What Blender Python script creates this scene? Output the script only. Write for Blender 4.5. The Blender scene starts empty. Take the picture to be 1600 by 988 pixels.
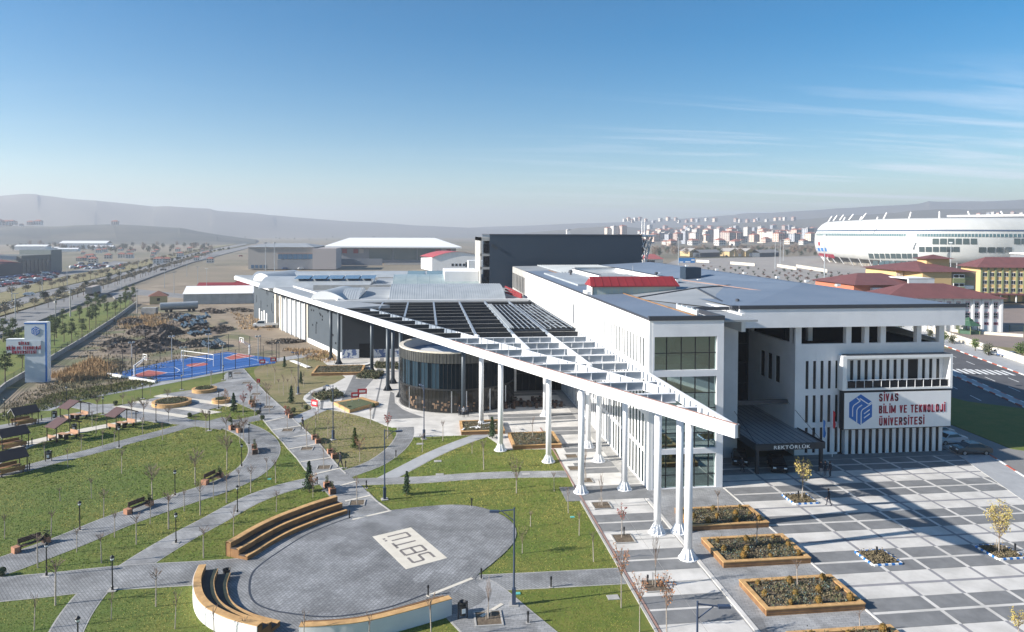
import bpy, math, random
from mathutils import Vector, Matrix
random.seed(7)
SC = bpy.context.scene
COL = SC.collection
# ------------------------------------------------------------------ camera, sky, sun, exposure
F, PYC, PITCH, ROLL, YAW, H = 1110.0, 388.0, 0.02215, 0.0037, 0.1212, 28.0
_c, _s = math.cos(YAW), math.sin(YAW)
_fw, _rt, _up = Vector((_s, _c, 0)), Vector((_c, -_s, 0)), Vector((0, 0, 1))
_f2 = _fw*math.cos(PITCH) - _up*math.sin(PITCH)
_u2 = _up*math.cos(PITCH) + _fw*math.sin(PITCH)
_r3 = _rt*math.cos(ROLL) + _u2*math.sin(ROLL)
_u3 = -_rt*math.sin(ROLL) + _u2*math.cos(ROLL)
cam_d = bpy.data.cameras.new('camera')
cam = bpy.data.objects.new('camera', cam_d); COL.objects.link(cam); SC.camera = cam
m = Matrix((_r3, _u3, -_f2)).transposed().to_4x4(); m.translation = Vector((0, 0, H))
cam.matrix_world = m
cam_d.sensor_width = 36.0; cam_d.lens = F/1600*36.0
cam_d.shift_y = -106.0/1600
cam_d.clip_start = 0.5; cam_d.clip_end = 60000

SUN_AZ, SUN_EL = math.radians(7.0), math.radians(26.0)      # light travels toward +X, slightly +Y
w = bpy.data.worlds.new('World'); SC.world = w; w.use_nodes = True
nt = w.node_tree; nt.nodes.clear()
def N(t, tree=None, **k):
    n = (tree or nt).nodes.new(t)
    for a, b in k.items():
        setattr(n, a, b)
    return n
sky = N('ShaderNodeTexSky'); sky.sky_type = 'NISHITA'; sky.sun_disc = False
sky.sun_elevation = SUN_EL; sky.sun_rotation = math.radians(263)
sky.altitude = 1200; sky.air_density = 1.0; sky.dust_density = 1.0; sky.ozone_density = 0.7
tc = N('ShaderNodeTexCoord')
sep = N('ShaderNodeSeparateXYZ'); nt.links.new(tc.outputs['Generated'], sep.inputs[0])
# high thin cirrus: project the direction on a flat layer and stretch noise along one axis
def M(op, a, b=None, tree=None, clamp=False):
    t = tree or nt
    n = t.nodes.new('ShaderNodeMath'); n.operation = op; n.use_clamp = clamp
    for i, v in enumerate((a, b)):
        if v is None: continue
        if isinstance(v, (int, float)): n.inputs[i].default_value = v
        else: t.links.new(v, n.inputs[i])
    return n.outputs[0]
zz = M('ADD', sep.outputs['Z'], 0.06)
px_ = M('DIVIDE', sep.outputs['X'], zz); py_ = M('DIVIDE', sep.outputs['Y'], zz)
cmb = N('ShaderNodeCombineXYZ'); nt.links.new(px_, cmb.inputs[0]); nt.links.new(py_, cmb.inputs[1])
mp = N('ShaderNodeMapping'); nt.links.new(cmb.outputs[0], mp.inputs[0])
mp.inputs['Scale'].default_value = (0.16, 1.1, 1); mp.inputs['Rotation'].default_value = (0, 0, math.radians(-14))
nz = N('ShaderNodeTexNoise'); nt.links.new(mp.outputs[0], nz.inputs['Vector'])
nz.inputs['Scale'].default_value = 1.35; nz.inputs['Detail'].default_value = 7; nz.inputs['Roughness'].default_value = 0.62
nz.inputs['Distortion'].default_value = 0.5
cr = N('ShaderNodeMapRange'); nt.links.new(nz.outputs['Fac'], cr.inputs[0])
cr.inputs['From Min'].default_value = 0.50; cr.inputs['From Max'].default_value = 0.76
# denser toward the east (right of the picture), fading out high up
az = M('DIVIDE', sep.outputs['X'], M('ADD', M('ABSOLUTE', sep.outputs['Y']), 0.15))
m1 = N('ShaderNodeMapRange'); nt.links.new(az, m1.inputs[0])
m1.inputs['From Min'].default_value = 0.02; m1.inputs['From Max'].default_value = 0.55
m1.inputs['To Min'].default_value = 0.06
m2 = N('ShaderNodeMapRange'); nt.links.new(sep.outputs['Z'], m2.inputs[0])
m2.inputs['From Min'].default_value = 0.215; m2.inputs['From Max'].default_value = 0.12
cf = M('MULTIPLY', M('MULTIPLY', cr.outputs[0], m1.outputs[0]), m2.outputs[0])
cf = M('MULTIPLY', cf, 0.95)
mix = N('ShaderNodeMix', data_type='RGBA'); nt.links.new(cf, mix.inputs[0])
nt.links.new(sky.outputs[0], mix.inputs[6]); mix.inputs[7].default_value = (9.0, 9.2, 9.8, 1)
hs = N('ShaderNodeHueSaturation'); hs.inputs['Saturation'].default_value = 1.72; hs.inputs['Hue'].default_value = 0.497
nt.links.new(mix.outputs[2], hs.inputs['Color'])
bg = N('ShaderNodeBackground'); bg.inputs[1].default_value = 0.066
nt.links.new(hs.outputs[0], bg.inputs[0])
wo = N('ShaderNodeOutputWorld'); nt.links.new(bg.outputs[0], wo.inputs[0])
sl = bpy.data.lights.new('sun', 'SUN'); sl.energy = 5.0; sl.angle = math.radians(0.5); sl.color = (1.0, 0.94, 0.86)
so = bpy.data.objects.new('sun', sl); COL.objects.link(so)
ld = Vector((math.cos(SUN_AZ)*math.cos(SUN_EL), math.sin(SUN_AZ)*math.cos(SUN_EL), -math.sin(SUN_EL)))
so.rotation_euler = ld.to_track_quat('-Z', 'Y').to_euler(); so.location = (-60, 0, 120)
SC.view_settings.view_transform = 'Standard'; SC.view_settings.look = 'None'
SC.view_settings.exposure = 1.08; SC.view_settings.gamma = 1.0
SC.cycles.volume_bounces = 0
SC.cycles.max_bounces = 6

# ------------------------------------------------------------------ measuring: photo pixel -> ground
def ray(x, y): return _f2 + _r3*((x-800)/F) - _u3*((y-PYC)/F)
def G(x, y, z=0.0):
    d = ray(x, y); t = (z-H)/d.z; return (d.x*t, d.y*t)
def AY(x, y, Y):
    d = ray(x, y); t = Y/d.y; return (d.x*t, Y, H+d.z*t)
def PX(X, Y, Z=0):
    d = Vector((X, Y, Z-H)); q = d.dot(_f2); return 800+F*d.dot(_r3)/q
def GL(pts, z=0.0): return [G(x, y, z) for x, y in pts]
def DIST(p): return math.hypot(p[0], p[1])

# ------------------------------------------------------------------ mesh builder
class MB:
    def __init__(s): s.v = []; s.f = []; s.m = []
    def add(s, vs, fs, mi=0):
        b = len(s.v); s.v += [tuple(v) for v in vs]; s.f += [tuple(b+i for i in f) for f in fs]; s.m += [mi]*len(fs); return s
    def box(s, x0, y0, z0, x1, y1, z1, mi=0):
        return s.add([(x0,y0,z0),(x1,y0,z0),(x1,y1,z0),(x0,y1,z0),(x0,y0,z1),(x1,y0,z1),(x1,y1,z1),(x0,y1,z1)],
                     [(0,3,2,1),(4,5,6,7),(0,1,5,4),(1,2,6,5),(2,3,7,6),(3,0,4,7)], mi)
    def prism(s, pts, z0, z1, mi=0, bottom=True):
        a = sum(pts[i][0]*pts[(i+1)%len(pts)][1]-pts[(i+1)%len(pts)][0]*pts[i][1] for i in range(len(pts)))
        if a < 0: pts = pts[::-1]
        n = len(pts)
        zz1 = z1 if isinstance(z1, (list, tuple)) else [z1]*n
        vs = [(p[0],p[1],z0) for p in pts]+[(p[0],p[1],zz1[i]) for i, p in enumerate(pts)]
        fs = [tuple(range(n, 2*n))]+[(i,(i+1)%n,n+(i+1)%n,n+i) for i in range(n)]
        if bottom: fs.append(tuple(range(n-1,-1,-1)))
        return s.add(vs, fs, mi)
    def flat(s, pts, z, mi=0):
        a = sum(pts[i][0]*pts[(i+1)%len(pts)][1]-pts[(i+1)%len(pts)][0]*pts[i][1] for i in range(len(pts)))
        if a < 0: pts = pts[::-1]
        return s.add([(p[0],p[1],z) for p in pts], [tuple(range(len(pts)))], mi)
    def quad(s, a, b, c, d, mi=0): return s.add([a,b,c,d], [(0,1,2,3)], mi)
    def bar(s, p, q, w, h=None, mi=0, up=(0,0,1)):
        h = h or w; p, q = Vector(p), Vector(q); d = (q-p).normalized(); u = Vector(up)
        if abs(d.dot(u)) > .98: u = Vector((1,0,0))
        r = d.cross(u).normalized(); u = r.cross(d).normalized()
        vs = []
        for c in (p, q):
            for a, b in ((-1,-1),(1,-1),(1,1),(-1,1)): vs.append(c+r*(a*w/2)+u*(b*h/2))
        return s.add(vs, [(0,1,2,3),(7,6,5,4),(0,4,5,1),(1,5,6,2),(2,6,7,3),(3,7,4,0)], mi)
    def tube(s, p, q, r0, r1=None, n=8, mi=0, caps=True):
        r1 = r0 if r1 is None else r1; p, q = Vector(p), Vector(q); d = (q-p)
        if d.length < 1e-6: return s
        d.normalize(); u = Vector((0,0,1)) if abs(d.z) < .9 else Vector((1,0,0))
        a = d.cross(u).normalized(); b = d.cross(a)
        vs = [c+a*(r*math.cos(6.28318*i/n))+b*(r*math.sin(6.28318*i/n)) for c, r in ((p,r0),(q,r1)) for i in range(n)]
        fs = [(i,(i+1)%n,n+(i+1)%n,n+i) for i in range(n)]
        if caps: fs += [tuple(range(n-1,-1,-1)), tuple(range(n,2*n))]
        return s.add(vs, fs, mi)
    def lathe(s, prof, c=(0,0,0), n=12, mi=0):
        vs = [(c[0]+r*math.cos(6.28318*i/n), c[1]+r*math.sin(6.28318*i/n), c[2]+z) for r, z in prof for i in range(n)]
        fs = [(k*n+i,k*n+(i+1)%n,(k+1)*n+(i+1)%n,(k+1)*n+i) for k in range(len(prof)-1) for i in range(n)]
        fs += [tuple(range(n-1,-1,-1)), tuple(range((len(prof)-1)*n, len(prof)*n))]
        return s.add(vs, fs, mi)
    def blob(s, c, rx, ry, rz, mi=0, n=8, k=5, jit=.12, rnd=random):
        vs = [(c[0],c[1],c[2]-rz)]
        for j in range(1, k):
            t = math.pi*j/k
            for i in range(n):
                q = 1+rnd.uniform(-jit, jit); a = 6.28318*i/n
                vs.append((c[0]+rx*q*math.sin(t)*math.cos(a), c[1]+ry*q*math.sin(t)*math.sin(a), c[2]-rz*q*math.cos(t)))
        vs.append((c[0],c[1],c[2]+rz)); L = len(vs)-1
        fs = [(0,1+(i+1)%n,1+i) for i in range(n)]
        for j in range(k-2):
            for i in range(n):
                a = 1+j*n; fs.append((a+i,a+(i+1)%n,a+n+(i+1)%n,a+n+i))
        a = 1+(k-2)*n; fs += [(a+i,a+(i+1)%n,L) for i in range(n)]
        return s.add(vs, fs, mi)
    def leaf(s, c, sz, mi=0, rnd=random):
        a = Vector((rnd.gauss(0,1),rnd.gauss(0,1),rnd.gauss(0,1))).normalized()
        b = a.cross(Vector((rnd.gauss(0,1),rnd.gauss(0,1),rnd.gauss(0,1)))).normalized(); c = Vector(c)
        return s.add([c-a*sz*.5, c+b*sz*.35, c+a*sz*.5, c-b*sz*.35], [(0,1,2,3)], mi)
    def mesh(s, name):
        me = bpy.data.meshes.new(name); me.from_pydata(s.v, [], s.f)
        if any(s.m): me.polygons.foreach_set('material_index', s.m)
        me.update(); return me

def obj(name, mb, mats, parent=None, loc=None, smooth=False):
    me = mb.mesh(name) if isinstance(mb, MB) else mb
    if isinstance(mb, MB):
        for mt in (mats if isinstance(mats, (list, tuple)) else [mats]): me.materials.append(mt)
        if smooth: me.polygons.foreach_set('use_smooth', [True]*len(me.polygons))
    o = bpy.data.objects.new(name, me); COL.objects.link(o)
    if parent: o.parent = parent
    if loc: o.location = loc
    return o
def thing(name, label, cat, loc=(0,0,0), rz=0, group=None):
    o = bpy.data.objects.new(name, None); COL.objects.link(o); o.empty_display_size = .3
    o.location = loc; o.rotation_euler = (0,0,rz); o['label'] = label; o['category'] = cat
    if group: o['group'] = group
    return o
def tag(o, label, cat, group=None):
    o['label'] = label; o['category'] = cat
    if group: o['group'] = group
    return o
def struct(name, mb, mt, parent=None, loc=None):
    o = obj(name, mb, mt, parent, loc)
    o['kind'] = 'structure'
    return o
KIDS = {}
def kids_of(o):
    if o.name not in KIDS: KIDS[o.name] = [c for c in o.children]
    return KIDS[o.name]
def dup(root, loc, rz=0.0, sc=1.0, label=None, group=None):
    r = root.copy(); COL.objects.link(r); r.location = loc; r.rotation_euler = (0,0,rz)
    r.scale = (sc, sc, sc) if isinstance(sc, (int, float)) else sc
    if label: r['label'] = label
    if group: r['group'] = group
    for ch in kids_of(root):
        c = ch.copy(); COL.objects.link(c); c.parent = r
        for g in kids_of(ch):
            d = g.copy(); COL.objects.link(d); d.parent = c
    return r
ORD = ['first','second','third','fourth','fifth','sixth','seventh','eighth','ninth','tenth','eleventh','twelfth','thirteenth','fourteenth','fifteenth','sixteenth','seventeenth','eighteenth','nineteenth','twentieth']
TENS = {2:'twenty',3:'thirty',4:'forty',5:'fifty',6:'sixty',7:'seventy',8:'eighty',9:'ninety'}
def ordn(i):
    if i < 20: return ORD[i]
    if i == 99: return 'hundredth'
    t, u = divmod(i+1, 10)
    if t >= 10: return 'hundred and ' + ordn(i-100)
    return (TENS[t][:-1]+'ieth') if u == 0 else TENS[t]+'-'+ORD[u-1]
def place(proto, spots, what, group, used, rz=None, sc=None):
    """spots: (x, y[, scale[, z]]) in metres; labels run left to right as the photo shows them"""
    spots = sorted(spots, key=lambda p: PX(p[0], p[1]))
    n = len(spots); out = []
    for i, p in enumerate(spots):
        s_ = p[2] if len(p) > 2 else 1.0; z = p[3] if len(p) > 3 else 0
        r_ = rz if rz is not None else random.uniform(0, 6.28)
        if n == 1: lb = what
        elif i == 0: lb = 'leftmost of the ' + what
        elif i == n-1: lb = 'rightmost of the ' + what
        else: lb = ordn(i) + ' from the left of the ' + what
        pr = proto[i % len(proto)] if isinstance(proto, list) else proto
        if pr.name not in used:
            used.add(pr.name); kids_of(pr)
            for c in kids_of(pr): kids_of(c)
            o = pr; o.location = (p[0], p[1], z); o.rotation_euler = (0,0,r_); o.scale = (s_,s_,s_) if isinstance(s_, (int, float)) else s_
            o['label'] = lb; o['group'] = group
        else: o = dup(pr, (p[0],p[1],z), r_, s_, lb, group)
        out.append(o)
    return out
USED = set()

# ------------------------------------------------------------------ materials
MAT = {}
def mat(name, col, rough=.7, col2=None, scale=1.0, detail=4, bump=0.0, bscale=None, metal=0.0, spec=.5, stretch=None, lo=.35, hi=.65, alpha=None, coord='Object', col3=None, scale3=.05, f3=.5, nrough=.6):
    m = bpy.data.materials.new(name); m.use_nodes = True; t = m.node_tree; b = t.nodes['Principled BSDF']
    b.inputs['Roughness'].default_value = rough; b.inputs['Metallic'].default_value = metal
    b.inputs['Specular IOR Level'].default_value = spec
    c4 = lambda c: (c[0], c[1], c[2], 1)
    b.inputs['Base Color'].default_value = c4(col)
    if col2 or bump:
        g = t.nodes.new('ShaderNodeNewGeometry') if coord == 'World' else t.nodes.new('ShaderNodeTexCoord')
        src = g.outputs['Position'] if coord == 'World' else g.outputs['Object']
        mp = t.nodes.new('ShaderNodeMapping'); t.links.new(src, mp.inputs[0])
        if stretch: mp.inputs['Scale'].default_value = stretch
    if col2:
        n = t.nodes.new('ShaderNodeTexNoise'); n.inputs['Scale'].default_value = scale; n.inputs['Detail'].default_value = detail
        n.inputs['Roughness'].default_value = nrough
        t.links.new(mp.outputs[0], n.inputs['Vector'])
        r = t.nodes.new('ShaderNodeMapRange'); r.inputs[1].default_value = lo; r.inputs[2].default_value = hi
        t.links.new(n.outputs['Fac'], r.inputs[0])
        x = t.nodes.new('ShaderNodeMix'); x.data_type = 'RGBA'; t.links.new(r.outputs[0], x.inputs[0])
        x.inputs[6].default_value = c4(col); x.inputs[7].default_value = c4(col2); out = x.outputs[2]
        if col3:
            n3 = t.nodes.new('ShaderNodeTexNoise'); n3.inputs['Scale'].default_value = scale3; n3.inputs['Detail'].default_value = 5
            t.links.new(mp.outputs[0], n3.inputs['Vector'])
            r3 = t.nodes.new('ShaderNodeMapRange'); r3.inputs[1].default_value = .48; r3.inputs[2].default_value = .62; r3.inputs[4].default_value = f3
            t.links.new(n3.outputs['Fac'], r3.inputs[0])
            x3 = t.nodes.new('ShaderNodeMix'); x3.data_type = 'RGBA'; t.links.new(r3.outputs[0], x3.inputs[0])
            t.links.new(out, x3.inputs[6]); x3.inputs[7].default_value = c4(col3); out = x3.outputs[2]
        t.links.new(out, b.inputs['Base Color'])
    if bump:
        n2 = t.nodes.new('ShaderNodeTexNoise'); n2.inputs['Scale'].default_value = bscale or scale*3; n2.inputs['Detail'].default_value = 5
        t.links.new(mp.outputs[0], n2.inputs['Vector'])
        bp = t.nodes.new('ShaderNodeBump'); bp.inputs['Strength'].default_value = bump; bp.inputs['Distance'].default_value = .1
        t.links.new(n2.outputs['Fac'], bp.inputs['Height']); t.links.new(bp.outputs[0], b.inputs['Normal'])
    MAT[name] = m; return m
def brick_mat(name, c1, c2, mortar, w, h, ms=.02, rough=.85, patch=None, rot=0.0, bump=.3):
    """small pavers, too fine to build one by one: courses, tone per paver, worn patches, sunk joints"""
    m = bpy.data.materials.new(name); m.use_nodes = True; t = m.node_tree; b = t.nodes['Principled BSDF']
    b.inputs['Roughness'].default_value = rough
    g = t.nodes.new('ShaderNodeNewGeometry'); mp = t.nodes.new('ShaderNodeMapping'); t.links.new(g.outputs['Position'], mp.inputs[0])
    mp.inputs['Rotation'].default_value = (0, 0, rot)
    br = t.nodes.new('ShaderNodeTexBrick'); t.links.new(mp.outputs[0], br.inputs['Vector'])
    br.inputs['Color1'].default_value = (*c1, 1); br.inputs['Color2'].default_value = (*c2, 1); br.inputs['Mortar'].default_value = (*mortar, 1)
    br.inputs['Scale'].default_value = 1; br.inputs['Brick Width'].default_value = w; br.inputs['Row Height'].default_value = h
    br.inputs['Mortar Size'].default_value = ms; br.inputs['Mortar Smooth'].default_value = .3
    n = t.nodes.new('ShaderNodeTexNoise'); n.inputs['Scale'].default_value = .35; n.inputs['Detail'].default_value = 6; n.inputs['Roughness'].default_value = .65
    t.links.new(g.outputs['Position'], n.inputs['Vector'])
    r = t.nodes.new('ShaderNodeMapRange'); r.inputs[1].default_value = .35; r.inputs[2].default_value = .7; r.inputs[3].default_value = .72; r.inputs[4].default_value = 1.3
    t.links.new(n.outputs['Fac'], r.inputs[0])
    v = t.nodes.new('ShaderNodeVectorMath'); v.operation = 'SCALE'; t.links.new(br.outputs['Color'], v.inputs[0]); t.links.new(r.outputs[0], v.inputs['Scale'])
    # laid in batches: big rectangles of slightly different tone
    vo = t.nodes.new('ShaderNodeTexVoronoi'); vo.distance = 'CHEBYCHEV'; vo.inputs['Scale'].default_value = .28; vo.inputs['Randomness'].default_value = .8
    t.links.new(mp.outputs[0], vo.inputs['Vector'])
    sp = t.nodes.new('ShaderNodeSeparateColor'); t.links.new(vo.outputs['Color'], sp.inputs[0])
    r2 = t.nodes.new('ShaderNodeMapRange'); r2.inputs[3].default_value = .84; r2.inputs[4].default_value = 1.14; t.links.new(sp.outputs[0], r2.inputs[0])
    v2 = t.nodes.new('ShaderNodeVectorMath'); v2.operation = 'SCALE'; t.links.new(v.outputs[0], v2.inputs[0]); t.links.new(r2.outputs[0], v2.inputs['Scale'])
    t.links.new(v2.outputs[0], b.inputs['Base Color'])
    bp = t.nodes.new('ShaderNodeBump'); bp.inputs['Strength'].default_value = bump; bp.inputs['Distance'].default_value = .02; bp.invert = True
    t.links.new(br.outputs['Fac'], bp.inputs['Height']); t.links.new(bp.outputs[0], b.inputs['Normal'])
    MAT[name] = m; return m
def glass_mat(name, col, rough=.05, spec=.8, metal=0.0):
    m = mat(name, col, rough, spec=spec, metal=metal); m.node_tree.nodes['Principled BSDF'].inputs['IOR'].default_value = 1.5; return m
white = mat('white_render', (.78,.78,.77), .6, (.66,.66,.65), .25, stretch=(1,1,.35), detail=8, lo=.42, hi=.75, bump=.03, bscale=2, coord='World')
whitep = mat('white_painted_steel', (.82,.83,.84), .45, (.76,.77,.79), .8)
lightgrey = mat('light_grey_render', (.56,.57,.585), .65, (.47,.48,.50), .3, detail=6, coord='World', bump=.03)
frontwhite = mat('weathered_white_render', (.74,.745,.76), .65, (.64,.65,.67), .25, detail=7, coord='World', lo=.4, hi=.7)
darktrim = mat('dark_trim', (.045,.05,.062), .5)
greyroof = mat('blue_grey_roofing', (.135,.175,.235), .62, (.165,.205,.265), .12, detail=6, bump=.05, bscale=.8, coord='World')
paleroof = mat('pale_grey_roofing', (.32,.34,.355), .65, (.25,.27,.285), .15, coord='World')
zinc = mat('zinc_roofing', (.38,.41,.43), .5, (.31,.34,.36), .3, metal=.0, coord='World')
redroof = mat('red_roof_sheet', (.24,.022,.028), .6, (.20,.02,.025), .5)
slate = mat('slate_blue_cladding', (.020,.038,.062), .6, (.017,.033,.055), .05, coord='World')
darkclad = mat('charcoal_cladding', (.009,.015,.023), .6, (.012,.019,.028), .5)
greyclad = mat('grey_panel_cladding', (.048,.064,.080), .65, (.056,.073,.090), .3)
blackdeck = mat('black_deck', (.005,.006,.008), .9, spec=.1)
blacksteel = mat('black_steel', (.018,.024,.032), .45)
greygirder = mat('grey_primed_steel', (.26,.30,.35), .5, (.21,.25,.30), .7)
glass = glass_mat('blue_green_glass', (.20,.27,.265), .05, .9)
def clear_glass(name, tint, refl=.22):
    m = bpy.data.materials.new(name); m.use_nodes = True; t = m.node_tree; t.nodes.clear()
    a = t.nodes.new('ShaderNodeBsdfTransparent'); a.inputs[0].default_value = (*tint, 1); b = t.nodes.new('ShaderNodeBsdfGlossy'); b.inputs['Roughness'].default_value = .02; b.inputs[0].default_value = (.75,.9,.9,1)
    x = t.nodes.new('ShaderNodeMixShader'); x.inputs[0].default_value = refl; t.links.new(a.outputs[0], x.inputs[1]); t.links.new(b.outputs[0], x.inputs[2])
    o = t.nodes.new('ShaderNodeOutputMaterial'); t.links.new(x.outputs[0], o.inputs[0]); MAT[name] = m; return m
frontglass = clear_glass('clear_green_glass', (.55,.70,.66), .30); slitglass = clear_glass('slit_glass', (.50,.56,.58), .10); slitdark = mat('slit_pane', (.10,.115,.13), .4, spec=.2)
darkglass = glass_mat('dark_glass', (.010,.013,.017), .12, .3)
blackframe = mat('black_window_frame', (.01,.012,.014), .5)
soil = mat('planting_soil', (.095,.070,.048), .95, (.16,.125,.085), 3, bump=.6, bscale=9)
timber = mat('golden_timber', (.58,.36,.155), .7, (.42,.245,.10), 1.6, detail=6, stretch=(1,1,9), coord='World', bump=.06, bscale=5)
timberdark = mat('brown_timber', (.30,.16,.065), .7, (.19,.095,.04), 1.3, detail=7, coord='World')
treadmat = mat('dark_tread', (.065,.052,.044), .8, (.09,.07,.058), 1.5, coord='World')
tile_white = mat('white_paving', (.62,.60,.565), .7, (.47,.455,.425), .45, detail=6, coord='World', bump=.04, bscale=3)
tile_grey = mat('grey_paving', (.205,.208,.21), .8, (.150,.153,.155), .7, detail=7, coord='World', bump=.08, bscale=4)
tile_greyjoint = mat('grey_paving_line', (.27,.265,.28), .8, (.22,.22,.23), 1, coord='World')
pave = brick_mat('grey_cobble_paving', (.255,.26,.262), (.20,.205,.208), (.12,.125,.13), .42, .21, .022, rot=.9)
pave_light = brick_mat('pale_cobble_paving', (.30,.303,.305), (.245,.248,.25), (.15,.155,.16), .5, .25, .016, rot=.25, bump=.15)
stagepave = brick_mat('stage_cobble_paving', (.255,.262,.27), (.20,.207,.215), (.105,.11,.118), .36, .28, .024, rot=-1.1, bump=.25)
smoothpave = mat('pale_concrete_paving', (.36,.37,.38), .8, (.30,.31,.32), .7, detail=7, coord='World', bump=.05)
concrete = mat('concrete', (.40,.39,.37), .85, (.30,.295,.28), .8, detail=6, coord='World', bump=.1)
creamstone = mat('cream_stone', (.62,.58,.50), .75, (.56,.52,.44), 1, coord='World')
kerbred = mat('reddish_kerb', (.33,.20,.16), .8, (.25,.17,.15), 1, coord='World')
grass = mat('mown_grass', (.062,.118,.008), .95, (.190,.175,.035), .35, detail=13, bump=.55, bscale=16, coord='World', col3=(.070,.125,.018), scale3=.045, f3=.5, lo=.34, hi=.68, nrough=.85)
drygrass = mat('worn_dry_lawn', (.24,.19,.095), .95, (.12,.13,.04), .35, detail=13, nrough=.8, bump=.6, bscale=12, coord='World', col3=(.26,.21,.12), scale3=.12, f3=.6)
dirt = mat('bare_earth', (.20,.155,.11), .95, (.29,.235,.17), .08, detail=10, bump=.7, bscale=1.2, coord='World', col3=(.13,.105,.07), scale3=.03, f3=.7)
wild = mat('wild_ground', (.19,.155,.11), .95, (.28,.22,.155), .25, detail=9, bump=1.0, bscale=1.5, coord='World', col3=(.075,.10,.03), scale3=.09, f3=.7)
plain = mat('dry_plain', (.23,.185,.13), .95, (.17,.145,.10), .012, detail=10, bump=.3, bscale=.3, coord='World', col3=(.115,.115,.07), scale3=.004, f3=.8)
asphalt = mat('asphalt', (.075,.075,.08), .85, (.10,.10,.105), .3, detail=7, coord='World', bump=.05)
asphaltlight = mat('worn_asphalt', (.22,.215,.21), .85, (.17,.17,.168), .06, detail=8, coord='World')
linewhite = mat('white_road_paint', (.75,.75,.73), .6)
bluep = mat('blue_paint', (.02,.17,.50), .5)
courtblue = mat('blue_court_surface', (.012,.085,.29), .7, (.015,.10,.33), .5, coord='World')
courtred = mat('red_court_surface', (.38,.10,.08), .7)
logoblue = mat('emblem_blue', (.005,.12,.42), .5)
textred = mat('sign_red', (.33,.008,.035), .45)
signwhite = mat('sign_panel_white', (.78,.78,.77), .5, (.73,.73,.73), .4)
brightwhite = mat('bright_white_metal', (.85,.85,.83), .4)
signgrey = mat('sign_tower_grey', (.50,.56,.62), .55, (.46,.52,.58), .6)
bark = mat('pale_bark', (.42,.37,.32), .9, (.28,.24,.20), 6)
darkbark = mat('dark_bark', (.12,.09,.07), .9)
twig = mat('twigs', (.20,.15,.12), .95)
conifer = mat('conifer_needles', (.028,.060,.030), .9, (.05,.09,.035), 2)
conifer2 = mat('yellow_green_needles', (.085,.12,.025), .9, (.05,.08,.02), 2)
pineg = mat('pine_needles', (.060,.095,.035), .9, (.12,.15,.06), 1)
leafred = mat('red_leaves', (.30,.055,.045), .8, (.20,.05,.03), 3)
leaforange = mat('orange_brown_leaves', (.42,.19,.08), .8, (.30,.13,.06), 3)
leafgold = mat('golden_leaves', (.50,.38,.12), .8, (.38,.33,.10), 3)
leafyg = mat('yellow_green_leaves', (.20,.22,.05), .8, (.13,.17,.04), 3)
shrubgreen = mat('shrub_green', (.055,.080,.035), .9, (.10,.11,.05), 3)
shrubdry = mat('dry_shrub', (.21,.165,.10), .95, (.13,.11,.06), 3)
shrubblue = mat('blue_grey_shrub', (.12,.17,.16), .9)
thujag = mat('golden_thuja', (.22,.115,.02), .9, (.11,.085,.02), 4)
blackpaint = mat('black_paint', (.012,.013,.015), .35)
lampwhite = mat('lantern_glass', (.75,.77,.80), .3)
navy = mat('navy_lamp_paint', (.035,.055,.10), .4)
woodslat = mat('dark_wood_slat', (.055,.032,.024), .6, (.08,.045,.03), 3)
brickend = mat('brick_bench_end', (.40,.20,.12), .8, (.30,.14,.08), 3)
paletable = mat('pale_table_wood', (.50,.30,.19), .6, (.42,.25,.16), 2)
gazroof = mat('brown_gazebo_roof', (.105,.055,.050), .6, (.085,.045,.042), 1)
cloth_dark = mat('dark_clothing', (.018,.022,.035), .9)
cloth_blue = mat('blue_clothing', (.05,.09,.16), .9)
cloth_grey = mat('grey_clothing', (.30,.31,.33), .9)
skin = mat('skin', (.45,.27,.19), .6)
hair = mat('dark_hair', (.02,.015,.012), .8)
carglass = glass_mat('car_glass', (.015,.02,.025), .08, .7)
tyre = mat('tyre_rubber', (.02,.02,.02), .8)
rim_m = mat('wheel_rim', (.40,.41,.43), .35, metal=.6)
car_grey = mat('dark_grey_car_paint', (.055,.057,.062), .25)
car_silver = mat('silver_car_paint', (.33,.37,.42), .25)
car_white = mat('white_car_paint', (.75,.75,.74), .3)
car_black = mat('black_car_paint', (.010,.010,.012), .2)
car_blue = mat('blue_car_paint', (.05,.10,.22), .3)
car_red = mat('red_car_paint', (.35,.04,.03), .3)
headl = mat('headlight_glass', (.75,.78,.80), .1)
# ================================================================== SETTING: ground, roads, paving
g = MB()
R_ = 9000
g.add([(-R_,-300,-.6),(R_,-300,-.6),(R_,R_,-.6),(-R_,R_,-.6)], [(0,1,2,3)])
struct('ground', g, plain)
def smooth(pts, n=6, closed=False):
    out = []; L = len(pts)
    rng = range(L) if closed else range(L-1)
    for i in rng:
        p0 = pts[(i-1) % L] if closed or i > 0 else pts[i]; p1 = pts[i]; p2 = pts[(i+1) % L]
        p3 = pts[(i+2) % L] if closed or i+2 < L else pts[(i+1) % L]
        for k in range(n):
            t = k/n; t2, t3 = t*t, t*t*t
            out.append(tuple(.5*((2*p1[a])+(-p0[a]+p2[a])*t+(2*p0[a]-5*p1[a]+4*p2[a]-p3[a])*t2+(-p0[a]+3*p1[a]-3*p2[a]+p3[a])*t3) for a in (0,1)))
    if not closed: out.append(tuple(pts[-1]))
    return out
def offset(line, d):
    out = []
    for i, p in enumerate(line):
        a = line[max(0, i-1)]; b = line[min(len(line)-1, i+1)]
        dx, dy = b[0]-a[0], b[1]-a[1]; L = math.hypot(dx, dy) or 1
        out.append((p[0]-dy/L*d, p[1]+dx/L*d))
    return out
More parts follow.
